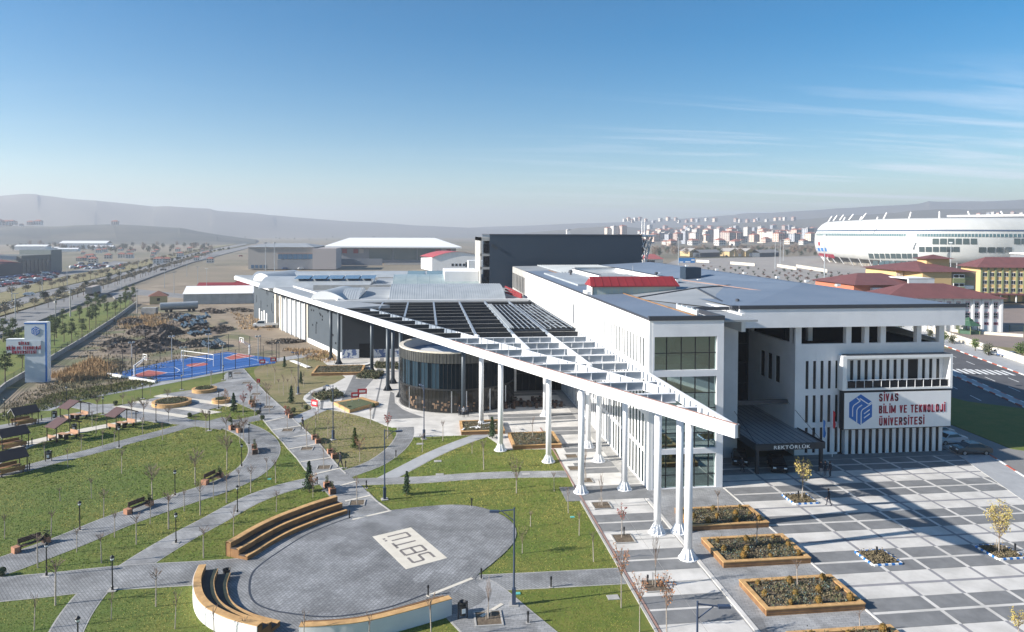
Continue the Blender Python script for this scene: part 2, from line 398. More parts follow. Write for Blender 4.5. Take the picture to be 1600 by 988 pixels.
def strip(mb, line, d0, d1, z, mi=0, thick=0):
    a, b = offset(line, d0), offset(line, d1); n = len(line)
    vs = [(p[0],p[1],z) for p in a]+[(p[0],p[1],z) for p in b]
    fs = [(i+1, i, n+i, n+i+1) if d1 > d0 else (i, i+1, n+i+1, n+i) for i in range(n-1)]
    fs = [tuple(reversed(f)) for f in fs]
    mb.add(vs, fs, mi)
    if thick:
        for q in (a, b):
            vs = [(p[0],p[1],z) for p in q]+[(p[0],p[1],z-thick) for p in q]
            mb.add(vs, [(i,i+1,n+i+1,n+i) for i in range(n-1)], mi)
    return mb
EXCL_POLY, EXCL_LINE = [], []
def sheet(name, px, z, mt, world=False, sm=0):
    p = px if world else GL(px)
    if sm: p = smooth(p, sm, True)
    if name in ('boulevard','stage','stage_apron','forecourt','site_earth','walkway'): EXCL_POLY.append(p)
    return struct(name, MB().prism(p, -.7, z), mt)
def path(name, px, width, z, mt, sm=6, kerb=True, world=False):
    ln = smooth(px if world else GL(px), sm); EXCL_LINE.append((ln, width/2+.12))
    o = struct(name, strip(MB(), ln, -width/2, width/2, z, thick=z+.5), mt)
    if kerb:
        k = MB(); strip(k, ln, -width/2-.12, -width/2, z-.014, thick=.2); strip(k, ln, width/2, width/2+.12, z-.014, thick=.2)
        kk = obj('kerb', k, concrete, o); 
    return o
# wild earth of the building site, park lawn
sheet('site_earth', [(-60,690),(0,620),(60,590),(77,563),(180,500),(212,476),(215,452),(262,442),(395,440),(540,470),(700,520),(700,560),(560,640),(430,640),(300,620),(150,650)], -.06, dirt)
sheet('wild_ground', [(-60,700),(0,612),(77,566),(182,502),(213,480),(260,478),(330,490),(380,520),(432,548),(445,562),(300,592),(200,608),(120,625),(60,640),(0,668)], -.03, wild, sm=3)
LAWN_PX = [(-120,1120),(-120,690),(0,646),(45,632),(93,624),(130,613),(243,594),(350,575),(420,563),(500,552),(540,560),(560,600),(650,640),(720,650),(930,680),(1010,741),(1080,988),(1180,1120)]
sheet('lawn', LAWN_PX, 0.0, grass)
sheet('worn_lawn', [(405,572),(470,558),(520,560),(552,590),(521,600),(505,604),(486.7,610),(475,619),(479,630),(492,640),(511,640),(547,646.6),(580,656),(602,666),(615,690),(590,712),(545,733),(500,700),(460,655),(430,625),(400,590)], .012, drygrass, sm=3)
# forecourt of pale slabs under and in front of the canopy
sheet('forecourt', GL([(640,684),(632,668),(613,668.6),(602,665.5),(580,656),(547,646.6),(511,640),(492,640),(479,630),(473.5,624),(475,619),(486.7,610),(505.5,604),(521.8,600),(540,590),(515,573),(500,562)])+[(-18,166),(24.2,166),(24.2,76.2),(16.2,76.2)]+GL([(868,702),(790,703),(757,679.5)]), .03, tile_white, world=True)
gs = MB(); Z0 = .036
for p in ([(553.7,584),(583,593.3),(548,633),(530.2,633)], [(566,571),(578,570),(573,582),(560,583)],
          [(610,612),(603,656),(664,653),(640,645),(629,640),(617,630),(616,615)], [(598,581),(600,581),(584,655),(581,655)],
          [(586,590),(599,583),(600,560),(594,560)], [(478,624),(490,612),(509,607),(505,616),(490,628)], [(505,603),(510,603),(504,640),(500,640)]):
    gs.prism(GL(p), 0, Z0)
for k in range(-1, 12):
    y0 = 50.4+7.95*k
    if y0 > 75: xa_ = 9.5 if y0 > 100 else 17.8; gs.box(xa_, y0-1.95, 0, 22.6, y0-.12, Z0); gs.box(xa_, y0+.12, 0, 22.6, y0+1.95, Z0)
struct('paving_stripes', gs, tile_grey)
sheet('wall_apron', [(22.6,76.5),(24.1,76.5),(24.1,125),(22.6,125)], .045, concrete, world=True)
# paths
bl_poly = [(352,584),(372,575.5),(381,577),(396,594),(416,615),(443,639),(460,657),(485,680),(500,695),(530,731),(558,753),(589,784),(625,812),(575,830),(541,806),(508,768),(489,744),(477,735),(463,716),(450,702),(440,690),(427,676),(414,660),(403,647),(394,634),(380,618),(365,602),(350,592)]
sheet('boulevard', bl_poly, .05, pave_light)
kb0 = MB(); strip(kb0, GL([(381,577),(396,594),(416,615),(443,639),(460,657),(485,680),(500,695),(530,731),(541,741)]), -.1, .05, .09, thick=.2); strip(kb0, GL([(575,770),(589,784),(610,799)]), -.1, .05, .09, thick=.2); strip(kb0, GL([(403,647),(427,676),(440,690),(450,702),(463,716),(477,735),(489,744)]), -.05, .1, .09, thick=.2)
obj('kerb', kb0, concrete, bpy.data.objects['boulevard'])
path('boulevard', [(720,925),(740,938),(780,975),(840,1030),(900,1090)], 5.6, .05, pave_light)
path('path', [(60,642),(100,628),(150,617),(205,607),(243,600),(290,591),(345,580),(400,568.5),(450,560),(500,553)], 3.6, .035, smoothpave)
path('path', [(-40,682),(0,669),(60,659),(115,650),(150,642),(165,632)], 3.0, .038, pave_light)
path('path', [(-60,752),(0,741),(45,731),(85,720),(150,704),(200,690),(250,677),(290,666),(320,661)], 2.3, .032, pave)
path('path', [(-20,728),(40,696),(80,684.5),(125,674),(172,665),(222,656)], 2.0, .041, creamstone)
path('path', [(-80,912),(0,886),(63,863),(118,842),(175,818),(233,797),(288,779),(340,762),(378,745),(402,726),(413,705),(407,688),(388,674),(362,664),(330,657)], 3.7, .044, pave)
path('path', [(352,664),(376,659),(400,654),(425,648)], 2.6, .040, pave)
path('path', [(-80,928),(0,921),(75,914),(180,903),(300,896),(385,890)], 4.1, .047, pave)
path('path', [(185,902),(236,868),(283,840),(330,815),(385,785),(430,767),(475,755),(510,750)], 2.5, .030, pave_light)
path('path', [(170,905),(146,925),(122,955),(103,988),(80,1040)], 2.1, .034, pave)
path('path', [(540,754),(600,752),(660,750),(730,745),(800,742),(885,741)], 2.0, .036, pave_light)
path('path', [(598,751),(640,729),(675,711),(715,694),(757,679)], 1.9, .031, smoothpave)
path('path', [(530,745),(578,728),(603,714),(622,698),(633,681),(634,668)], 2.3, .042, pave)
path('path', [(716,913),(800,909),(880,905),(972,900)], 2.5, .033, pave)
path('path', [(440,668),(470,653),(485,646),(500,640)], 2.4, .039, smoothpave)
# planter square with pale bands
PQ_PX = [(93,633),(136,629),(157,634),(173,637.5),(207,629.5),(239,623),(256,616),(303,609.5),(355,594.5),(350,587),(370,576),(381,577),(400,600),(420,634),(403,649),(398,642),(370,630),(325,641),(290,652.5),(297,656),(355,662),(345,672),(300,666),(260,662),(225,658),(198,654.5),(170,646.5),(141,643.5)]
pq = struct('planter_square', MB().prism(GL(PQ_PX), -.5, .055), pave_light); EXCL_POLY.append(GL(PQ_PX))
for p in ([(175,636.5),(190,634.5),(300,651),(287,653.5)], [(206,629),(223,626),(347,644.5),(330,647.5)], [(240,620),(252,617),(372,632.5),(358,636)]):
    struct('paving_band', MB().prism(GL(p), .02, .064), creamstone, pq)
# amphitheatre stage
stage_px = [(389,912),(392,900),(401,888),(427.7,868),(475,838),(512,822),(550.6,808),(609.5,799),(651,793.5),(688.6,791),(736,792.5),(776,804),(798,820),(802,840),(789,859),(764,881),(738,905),(706,930),(666,930),(600,953),(518,966),(448,960),(416.5,953),(397,943),(389,928)]
apron_px = [(335,925),(345,900),(362,885),(395,868),(430,848),(480,822),(545,798),(609,798),(690,790),(740,791.5),(779,803),(803,821),(806,841),(792,861),(766,884),(742,906),(760,935),(712,960),(640,972),(540,985),(470,998),(420,990),(375,975),(345,950)]
sheet('stage_apron', apron_px, .057, pave, sm=3)
st = sheet('stage', stage_px, .066, stagepave, sm=4)
rg = MB(); strip(rg, smooth(GL(stage_px[18:]+stage_px[:7]), 5), -.14, .02, .074); obj('drain_ring', rg, darktrim, st)
# pale cross bands on the boulevard
for a, b in (((394,634),(402,632)),):
    pass
lb = MB()
for a, b, wd in [((414,660),(444.5,653),.3),((425,673),(471,666),.3),((439.5,687),(484,679.5),.32),((451.5,702.5),(500,694),.3),((469,723),(516,716),.3),((489,742.5),(536,731.5),.3),((503,768),(557,753),.3),((540,784),(581,775),.3),((551,813),(611,799),.3),((668,933),(738,905),.32),((752,965),(785,945),.3)]:
    p, q = G(*a), G(*b); lb.bar((p[0],p[1],.04), (q[0],q[1],.04), wd, .085)
struct('paving_band', lb, creamstone)
# inlaid panel with letters
C0 = Vector(G(699,873.5)); D0 = Vector(G(635.5,892)); B0 = Vector(G(642,825.5))
eu = (B0-C0); Lu = eu.length; eu.normalize(); ev = Vector((-eu.y, eu.x)); Lv = (D0-C0).length
def PP(u, v): p = C0+eu*u+ev*v; return (p.x, p.y)
ip = tag(obj('inlaid_panel', MB().prism([PP(0,0),PP(Lu,0),PP(Lu,Lv),PP(0,Lv)], .03, .084), creamstone), 'cream stone panel with dark letters set into the round stage paving', 'paving inlay')
k = Lu/7.5; T_ = .23
def seg(mb, u0, v0, u1, v1): mb.prism([PP(min(u0,u1)*k-(T_/2 if u0==u1 else 0), min(v0,v1)*k-(T_/2 if v0==v1 else 0)), PP(max(u0,u1)*k+(T_/2 if u0==u1 else 0), min(v0,v1)*k-(T_/2 if v0==v1 else 0)), PP(max(u0,u1)*k+(T_/2 if u0==u1 else 0), max(v0,v1)*k+(T_/2 if v0==v1 else 0)), PP(min(u0,u1)*k-(T_/2 if u0==u1 else 0), max(v0,v1)*k+(T_/2 if v0==v1 else 0))], .07, .091)
lo, mid, hi = .85, 1.85, 2.85
inl = mat('inlay_letter_stone', (.17,.155,.15), .8)
a, b = .75, 1.85
S_ = MB(); [seg(S_, *q) for q in ((a,lo,b,lo),(b,lo,b,mid),(a,mid,b,mid),(a,mid,a,hi),(a,hi,b,hi))]
B_ = MB(); a, b = 2.35, 3.5; [seg(B_, *q) for q in ((a,lo,b,lo),(a,mid,b,mid),(a,hi,b,hi),(a,lo,a,hi),(b,lo,b,hi))]
Tt = MB(); a, b = 4.0, 5.2; [seg(Tt, *q) for q in ((a,hi,b,hi),((a+b)/2,lo,(a+b)/2,hi))]
U_ = MB(); a, b = 5.7, 6.7; [seg(U_, *q) for q in ((a,lo,a,hi-.15),(b,lo,b,hi-.15),(a,lo,b,lo),(a+.15,hi+.3,a+.4,hi+.3),(b-.4,hi+.3,b-.15,hi+.3))]
for q in (S_, B_, Tt, U_): obj('letter', q, inl, ip)
# ---------------------------------------------------------------- big chequered plaza: every slab field is a piece
ax, by = 3.641, 3.97477; X0, Y0 = 38.12, 48.096
pz = struct('plaza', MB().box(32.6, 30, -.6, 67.3, 83.95, .02), concrete)
me_cache = {}
def panel(x0, y0, x1, y1, z, mt, par, nm='paving_panel'):
    key = (round(x1-x0, 2), round(y1-y0, 2), z, mt.name)
    if key not in me_cache:
        b_ = MB().box(0, 0, .0, x1-x0, y1-y0, z); me = b_.mesh(nm); me.materials.append(mt); me_cache[key] = me
    o = bpy.data.objects.new(nm, me_cache[key]); COL.objects.link(o); o.parent = par; o.location = (x0, y0, 0); return o
Wl = .34; hw = Wl/2
for j in range(-2, 9):
    for i in range(-1, 8):
        xa = X0+i*ax+hw; xb = X0+(i+1)*ax-hw
        if i == -1: xa = 32.75
        ya = Y0+j*by; 
        if PX(xa, ya+3) > 1640 or (j < 0 and ya < 38): continue
        m1_, m2_ = (tile_grey, tile_white) if j % 2 == 0 else (tile_white, tile_grey)
        yt = min(ya+by-hw, 82.0) if j == 8 else ya+by-hw
        panel(xa, ya+hw, xb, ya+by/2-.02, .036, m1_, pz)
        if j < 8: panel(xa, ya+by/2+.02, xb, yt, .036, m2_, pz)
ls = MB(); ld_ = MB()
for j in range(-2, 9):
    (ls if j % 2 == 0 else ld_).box(32.75, Y0+j*by-hw+.015, 0, 67.2, Y0+j*by+hw-.015, .034)
for i in range(0, 9):
    x = X0+i*ax
    for j in range(-2, 9):
        ya = Y0+j*by+hw; ym = Y0+j*by+by/2; yb = ya+by-Wl
        (ls if j % 2 == 0 else ld_).box(x-hw+.015, ya, 0, x+hw-.015, ym, .033)
        if j < 8: (ld_ if j % 2 == 0 else ls).box(x-hw+.015, ym, 0, x+hw-.015, yb, .033)
obj('white_paving_lines', ls, tile_white, pz); obj('grey_paving_lines', ld_, tile_greyjoint, pz)
obj('paving_strip', MB().box(33, 82.1, 0, 67, 83.9, .05), tile_grey, pz)
# strip of slab fields below the columns, west of the planters
sp_ = struct('walkway', MB().box(16.3, 30, -.5, 24.1, 76.3, .02), concrete)
wh, gr_ = tile_white, tile_grey
for k in range(-2, 4):
    yw = 50.4+7.95*k
    if yw+2 > 72: 
        continue
    panel(16.5, yw-.13, 22.9, yw+.13, .040, wh, sp_, 'paving_panel')
    for x0 in (16.5, 19.7):
        panel(x0, yw-1.93, x0+3.15, yw-.15, .036, gr_, sp_); panel(x0, yw+.15, x0+3.15, yw+1.93, .036, gr_, sp_)
        panel(x0, yw+1.98, x0+3.15, yw+3.85, .036, wh, sp_); panel(x0, yw+4.1, x0+3.15, yw+5.97, .036, wh, sp_)
panel(14.6, 72.1, 24.0, 76.2, .05, gr_, sp_)
kb = MB().box(23.0, 30, 0, 23.35, 71.9, .09); obj('kerb', kb, tile_white, sp_)
obj('kerb', MB().box(16.0, 30, -.2, 16.2, 72, .10), concrete, sp_); obj('kerb', MB().box(16.28, 30, -.2, 16.46, 100, .07), kerbred, sp_)
obj('drain_channel', MB().box(16.2, 30, -.2, 16.28, 72, .045), darktrim, sp_)
bx_ = struct('planter_paving', MB().box(23.35, 30, -.5, 32.6, 74.3, .045), pave_light)
obj('kerb', MB().box(32.45, 30, 0, 32.62, 74, .10), tile_white, bx_)
sheet('walkway', [(16.46,76.3),(24.1,76.3),(24.1,71.9),(16.46,71.9)], .021, concrete, world=True)
# driveway and lawn on the right of the building, street beyond
sheet('driveway', [(67.2,20),(67.2,96),(64,130),(72,130),(76.5,96),(75.8,83.6),(83,79),(90,60),(90,20)], .03, asphaltlight, world=True)
sheet('lawn', [(76.6,140),(76.8,96),(75.9,83.4),(79,80.5),(86,72),(98,70),(98,100),(90,108),(84,140)], .06, grass, world=True)
def gline(a, b, t): return (a[0]+(b[0]-a[0])*t, a[1]+(b[1]-a[1])*t)
# street: direction from measured kerb points
A1, B1 = G(1480,545), G(1600,590); A2, B2 = G(1480,600), G(1600,655)
dv = Vector((B1[0]-A1[0], B1[1]-A1[1])).normalized(); nv = Vector((dv.y, -dv.x))
if nv.x > 0: nv = -nv
def SP(s, t): p = Vector(A1)+dv*s+nv*t; return (p.x, p.y)
def sband(name, t0, t1, z, mt, s0=-260, s1=160): return struct(name, MB().prism([SP(s0,t0),SP(s1,t0),SP(s1,t1),SP(s0,t1)], -.6, z), mt)
sband('road', -2, 33, -.02, asphalt)
rd = sband('pavement', -7.5, -1.2, .10, smoothpave)
md = sband('median', 11.2, 12.9, .14, smoothpave)
sband('pavement', 30.5, 34.5, .10, smoothpave)
kr, kw = MB(), MB()
for q in range(-60, 60):
    for t in (-1.2, 11.2, 12.9, 30.5):
        (kr if q % 2 else kw).prism([SP(q*2.2,t-.12),SP(q*2.2+2.2,t-.12),SP(q*2.2+2.2,t+.12),SP(q*2.2,t+.12)], 0, .155)
kerbpaint = mat('red_kerb_paint', (.42,.10,.06), .7)
obj('painted_kerb_red', kr, kerbpaint, md); obj('painted_kerb_white', kw, linewhite, md)
ln = MB()
for q in range(-20, 16):
    for t in (3.2, 7.3, 17.5, 22.5): ln.prism([SP(q*9,t-.08),SP(q*9+4,t-.08),SP(q*9+4,t+.08),SP(q*9,t+.08)], -.1, -.012)
for q in range(9):
    ln.prism([SP(2+q*1.2,13.6),SP(2.7+q*1.2,13.6),SP(2.7+q*1.2,20),SP(2+q*1.2,20)], -.1, -.011)
    ln.prism([SP(28,.4+q*1.2),SP(33,.4+q*1.2),SP(33,1.0+q*1.2),SP(28,1.0+q*1.2)], -.1, -.011)
obj('road_markings', ln, linewhite, bpy.data.objects['road'])
# avenue on the left, side road, car parks
nrtop = [(-120,534),(0,496),(120,460),(250,417.5),(325,395),(420,379)]; nrbot = [(425,382),(390,387),(300,410),(250,427.5),(175,455),(45,507),(-20,530),(-120,566)]
sheet('avenue_road', nrtop+nrbot, .0, asphaltlight)
sheet('avenue_road', [(-120,512),(0,476),(60,457),(125,442),(200,424),(300,396),(385,380),(385,382),(300,400),(200,431),(125,450),(60,467),(0,488),(-120,526)], .0, asphaltlight)
sheet('median', [(-120,527),(0,489),(60,468),(125,451),(200,432),(300,401),(400,380),(325,394),(250,416),(120,458),(0,494),(-120,532)], .06, drygrass)
sheet('verge', [(-120,511),(0,475),(60,456),(125,441),(200,423),(300,395),(380,379),(300,390),(200,412),(100,432),(40,447),(0,458),(-120,480)], .04, drygrass)
sheet('car_park', [(-150,470),(0,432),(60,428),(110,424),(180,408),(230,412),(150,428),(60,446),(0,457),(-150,486)], .02, asphaltlight)
sheet('side_road', [(170,458),(215,452),(300,461),(440,458),(560,452),(560,456),(440,463),(300,467),(212,461),(180,466)], .01, asphaltlight)
sheet('lawn', [(-90,660),(8,604),(77,561),(180,498),(211,474),(200,468),(150,476),(100,491),(60,507),(0,532),(-90,572)], .02, grass)
sheet('stadium_forecourt', [(1010,425),(1060,405),(1280,400),(1600,430),(1600,446),(1400,440),(1280,445),(1100,425)], .0, mat('stone_court', (.30,.28,.26), .9, (.25,.23,.21), .05, coord='World'))
sheet('school_yard', [(1380,505),(1640,470),(1640,560),(1560,545),(1490,530),(1400,520)], -.02, mat('school_court', (.24,.19,.165), .9, (.20,.165,.145), .1, coord='World'))
sheet('dry_field', [(1380,528),(1640,548),(1640,600),(1500,548),(1400,532)], .0, drygrass)
# sports court
cp = GL([(169,585),(243,597),(300,590),(430,568),(424,562),(355,551)])
crt = sheet('sports_court', [(169,586),(243,597),(290,591.5),(345,581),(430,568),(432,561),(355,550.5),(270,563)], .06, courtblue)
rd_ = MB()
for p in ([(205,588),(232,591),(262,583),(232,579)], [(350,560),(362,563),(398,557),(372,553)]): rd_.prism(GL(p), .02, .066)
c0 = G(308,570.5); rd_.prism([(c0[0]+2.1*math.cos(t*.3142), c0[1]+2.1*math.sin(t*.3142)) for t in range(20)], .02, .066)
obj('court_paint_red', rd_, courtred, crt)
cl = MB()
def cline(pts, wd=.12, z=.07):
    q = GL(pts)
    for a, b in zip(q[:-1], q[1:]): cl.bar((a[0],a[1],z-.03), (b[0],b[1],z-.03), wd, .06)
cline([(205,588),(232,591),(262,583),(232,579),(205,588)]); cline([(350,560),(362,563),(398,557),(372,553),(350,560)])
cline([(180,586.5),(240,594.5),(420,567),(357,552.5),(270,564.5),(180,586.5)]); cline([(285,578),(330,563)]); cline([(262,583),(276,583),(281,579),(272,574),(250,575)])
obj('court_lines', cl, linewhite, crt)
obj('kerb', MB().bar((*G(168,586),.15), (*G(243,598.5),.15), .35, .5), bpy.data.materials['white_render'], crt)
# hills and rising ground far behind
def hill(name, ctrl, mt, zb=-1, seed=1, nx=160, rows=14):
    """ctrl: (px_x, px_y ridge, distance). A ridge with a front slope down to the plain and a back slope"""
    rnd = random.Random(seed); mb = MB(); vs = []; ph = [rnd.uniform(0, 6.28) for _ in range(12)]
    def lerp(t):
        t *= (len(ctrl)-1); i = min(int(t), len(ctrl)-2); f = t-i; f = f*f*(3-2*f); return [ctrl[i][q]*(1-f)+ctrl[i+1][q]*f for q in range(3)]
    for k in range(nx+1):
        x, y, d = lerp(k/nx); r = ray(x, y); hr = math.hypot(r.x, r.y); ux, uy = r.x/hr, r.y/hr; zr = 28+r.z/hr*d
        for q in range(rows):
            t = q/(rows-1); dd = d*(.70+.45*t); u = min(1, t/.6)
            hh = zr*(u*u*(3-2*u) if t < .6 else math.cos((t-.6)/.4*1.45))
            w_ = math.sin(k*.13+ph[0]+q*.35)+.6*math.sin(k*.29+ph[1]-q*.6)+.35*math.sin(k*.61+ph[2]+q*1.1)
            hh *= 1+.05*w_*(1-abs(t-.35)*1.6 if t < .55 else .12)*(1 if 0 < t < .95 else 0)
            vs.append((ux*dd, uy*dd, zb+max(hh,-.5)))
    fs = [(k*rows+q, (k+1)*rows+q, (k+1)*rows+q+1, k*rows+q+1) for k in range(nx) for q in range(rows-1)]
    mb.add(vs, fs); mb_o = struct(name, mb, mt); mb_o.data.polygons.foreach_set('use_smooth', [True]*len(mb_o.data.polygons)); return mb_o
hillm = mat('far_hill', (.15,.135,.105), .95, (.11,.105,.08), .002, detail=8, coord='World')
hill2m = mat('near_hill', (.025,.036,.032), .95, (.085,.08,.06), .004, detail=9, coord='World', lo=.42, hi=.6)
hill('hills', [(-300,320,4700),(-60,309,4700),(60,308,4600),(150,314,4500),(240,323,4450),(330,329,4500),(430,337,4800),(540,346,5100),(660,353,5300),(780,358,5400),(900,361,5400)], hillm, seed=3)
hill('hills', [(-200,352,2600),(-40,350,2550),(80,354,2500),(180,350,2450),(280,356,2400),(340,366,2300),(400,374,2300)], hill2m, seed=5)
hill('hills', [(820,364,3300),(900,357,3400),(960,353,3500),(1010,357,3600),(1100,354,3700),(1200,347,3750),(1300,339,3800),(1420,332,3800),(1550,327,3850),(1750,323,3850)], hillm, seed=8)
hill('hills', [(700,357,6000),(850,352,6000),(1000,346,6000),(1150,337,6000),(1300,327,6000),(1450,319,6000),(1600,313,6000),(1850,308,6000)], hillm, seed=11)
# ================================================================== MAIN UNIVERSITY BUILDING
mb_ = thing('university_building', 'long white university building with narrow slit windows, glazed end and terrace roof', 'university building', (0,0,0))
XL, YF = 24.05, 74.3
def P_(name, mb, mt, par=None, smooth=False): return obj(name, mb, mt, par or mb_, smooth=smooth)
# west wall: bands and piers between slits (slits are real gaps with recessed panes)
wl = MB(); panes = []
YE = 171.0
ROWS = [(0.25,3.75,.7),(4.2,7.9,.66),(8.6,12.1,.6),(13.2,16.35,.46)]
wl.box(XL, YF, 0, XL+.4, YE, .25); wl.box(XL, YF, 3.75, XL+.4, YE, 4.2); wl.box(XL, YF, 7.9, XL+.4, YE, 8.6); wl.box(XL, YF, 12.1, XL+.4, YE, 13.2); wl.box(XL, YF, 16.35, XL+.4, YE, 18.5)
pm = {}
NS = 78
for r, (za, zb, ww) in enumerate(ROWS):
    step = 1.24; y = YF+2.0; ys = []
    while y < YE-1: ys.append(y); y += step
    prev = YF
    for n_, y in enumerate(ys):
        gw = ww
        wl.box(XL, prev, za, XL+.4, y-gw/2, zb); prev = y+gw/2
        key = (r,)
        if key not in pm:
            q = MB().box(0, -ww/2-.02, za, .03, ww/2+.02, zb).mesh('window_pane'); q.materials.append(slitdark); pm[key] = q
        if n_ < 11: 
            P_('window_pane', MB().box(XL+.03, y-gw/2-.01, za, XL+.05, y+gw/2+.01, zb), slitglass)
        elif (r == 3 or r == 1) and n_ < 74:
            o = bpy.data.objects.new('window_pane', pm[key]); COL.objects.link(o); o.parent = mb_; o.location = (XL+.07, y, 0)
    wl.box(XL, prev, za, XL+.4, YE, zb)
P_('west_wall', wl, white)
q = MB()
for r in (0, 2): q.box(XL+.10, YF+15, ROWS[r][0], XL+.13, YE-1, ROWS[r][1])
P_('glazing_strip', q, slitdark)
P_('wall_light_column', MB().box(XL-.25, 113.6, 12.6, XL-.003, 113.9, 17.3), white)
# glazed front
fr = MB(); X1 = 32.5
fr.box(XL+.4, YF-.02, 0, XL+.6, YF+.5, 18.5); fr.box(31.72, YF-.02, 0, X1, YF+.5, 18.5)
fr.box(XL+.6, YF-.02, 16.72, 31.72, YF+.5, 18.5); fr.box(XL+.6, YF-.02, 12.35, 31.72, YF+.5, 13.05); fr.box(XL+.6, YF-.02, 3.85, 31.72, YF+.5, 4.42); fr.box(XL+.6, YF-.02, 0, 31.72, YF+.5, .12)
P_('front_frame', fr, frontwhite)
xs = [XL+.6, 26.1, 27.75, 29.35, 30.95, 31.72]
bf = MB()
for za, zb, cuts in ((13.05,16.72,(14.9,)),(4.42,12.35,(6.1,8.8,10.5)),(.12,3.85,(1.5,))):
    zs = [za, *cuts, zb]
    for a, b in zip(xs[:-1], xs[1:]):
        for c, d in zip(zs[:-1], zs[1:]): P_('window_pane', MB().box(a+.02, YF+.26, c+.02, b-.02, YF+.29, d-.02), frontglass)
    for x in xs[1:-1]: bf.box(x-.045, YF+.20, za, x+.045, YF+.34, zb)
    for z in cuts: bf.box(xs[0], YF+.21, z-.04, xs[-1], YF+.33, z+.04)
P_('window_frame', bf, blackframe)
P_('side_wall', MB().box(X1-.4, YF+.5, 0, X1-.003, 84.4, 18.5), lightgrey)
P_('pier', MB().box(X1, 84.0, 0, 38.6, 84.5, 16.4), lightgrey)
P_('rear_wall', MB().box(X1, 84.5, 0, X1+.3, 96.5, 16.4), lightgrey)
# inner core so the glass shows floors and not sky
P_('floor_slab', MB().box(XL+.5, YF+.6, 3.9, X1-.5, 170, 4.3).box(XL+.5, YF+.6, 12.45, X1-.5, 170, 12.9).box(XL+.5, YF+.6, 8.3, X1-.5, 170, 8.6).box(XL+.5, YF+14, 0, X1-.5, YF+14.3, 18.2), lightgrey)
P_('interior_wall', MB().box(X1-.55, YF+.6, 0, X1-.45, YF+14, 18.2).box(XL+4.5,YF+7,0,XL+4.8,YF+14,18), mat('interior_grey_green', (.16,.19,.18), .8))
P_('interior_railing', MB().box(XL+.6,YF+4,13.0,X1-.6,YF+4.06,13.95).box(XL+.6,YF+4,4.4,X1-.6,YF+4.06,5.3).box(XL+.6,YF+3,8.6,X1-.6,YF+3.06,9.6), MAT['cream_stone'])
# roof edges
tr = MB()
tr.box(XL-.06, YF-.12, 18.5, X1+.05, YF+.35, 18.98); tr.box(XL-.06, YF+.35, 18.5, XL+.12, YE, 18.72); tr.box(X1-.3, YF+.35, 18.5, X1+.05, 83.2, 18.98)
tr.box(X1+.05, 82.9, 18.6, 36.9, 83.2, 18.99)
P_('roof_trim', tr, darktrim)
P_('strip_roof', MB().add([(XL+.12,YF+.35,18.6),(29.8,YF+.35,18.75),(29.8,171,18.75),(XL+.12,171,18.6),(XL+.12,YF+.35,18.3),(29.8,YF+.35,18.3),(29.8,171,18.3),(XL+.12,171,18.3)],[(0,1,2,3),(0,4,5,1),(1,5,6,2),(2,6,7,3),(3,7,4,0)]), greyroof)
P_('roof_gutter', MB().box(29.8, YF+.4, 18.3, 30.0, 171, 18.86), timberdark)
P_('low_roof', MB().box(30.0, YF+.4, 18.2, 36.6, 108, 18.42), paleroof)
# main east roof: big low hip of blue-grey sheet
e = 18.95
P_('main_roof', MB().add([(38,82.3,e),(68.0,82.3,e),(70.2,196,e),(49,196,e),(50,141,e),(37.4,96,e),(58,104,20.2),(60,185,20.2)],
    [(0,1,6),(1,2,7,6),(2,3,7),(3,4,6,7),(4,5,6),(5,0,6)]), greyroof)
P_('pale_roof', MB().add([(30,100,18.5),(38,83.2,18.6),(39,83.2,18.6),(50,112,19.4),(46,150,19.2),(30,150,18.5),(41,104,19.6)],[(0,1,6),(1,2,3,6),(3,4,5,6),(5,0,6)]), paleroof)
P_('north_roof', MB().add([(24.1,150,18.6),(49,150,18.9),(49,196,18.9),(24.1,196,18.6),(30,196,17.5),(30,150,17.5)],[(0,1,2,3),(0,5,1)]), paleroof)
rb = MB()
for i in range(26): rb.box(31+i*.68, 160, 18.75, 31.16+i*.68, 196, 19.02)
P_('roof_ribs', rb, zinc)
hp = MB()
for a, b in (((38,83.2,18.66),(41,104,19.68)),((50,112,19.46),(41,104,19.68)),((30,100,18.56),(41,104,19.68))): hp.bar(a, b, .35, .12)
P_('roof_ridge_flashing', hp, darktrim)
# light well with glass balustrade near the front
P_('roof_balustrade', MB().box(30.2, 76.2, 18.4, 30.3, 82.8, 19.35), glass_mat('pale_glass', (.42,.50,.52), .1))
pp = MB(); [pp.box(30.15, y, 18.4, 30.35, y+.1, 19.5) for y in (76.2,77.8,79.4,81,82.7)]
P_('balustrade_post', pp, whitep)
P_('roof_upstand', MB().box(36.6, 78.8, 16.5, 37.1, 83.2, 18.6), white)
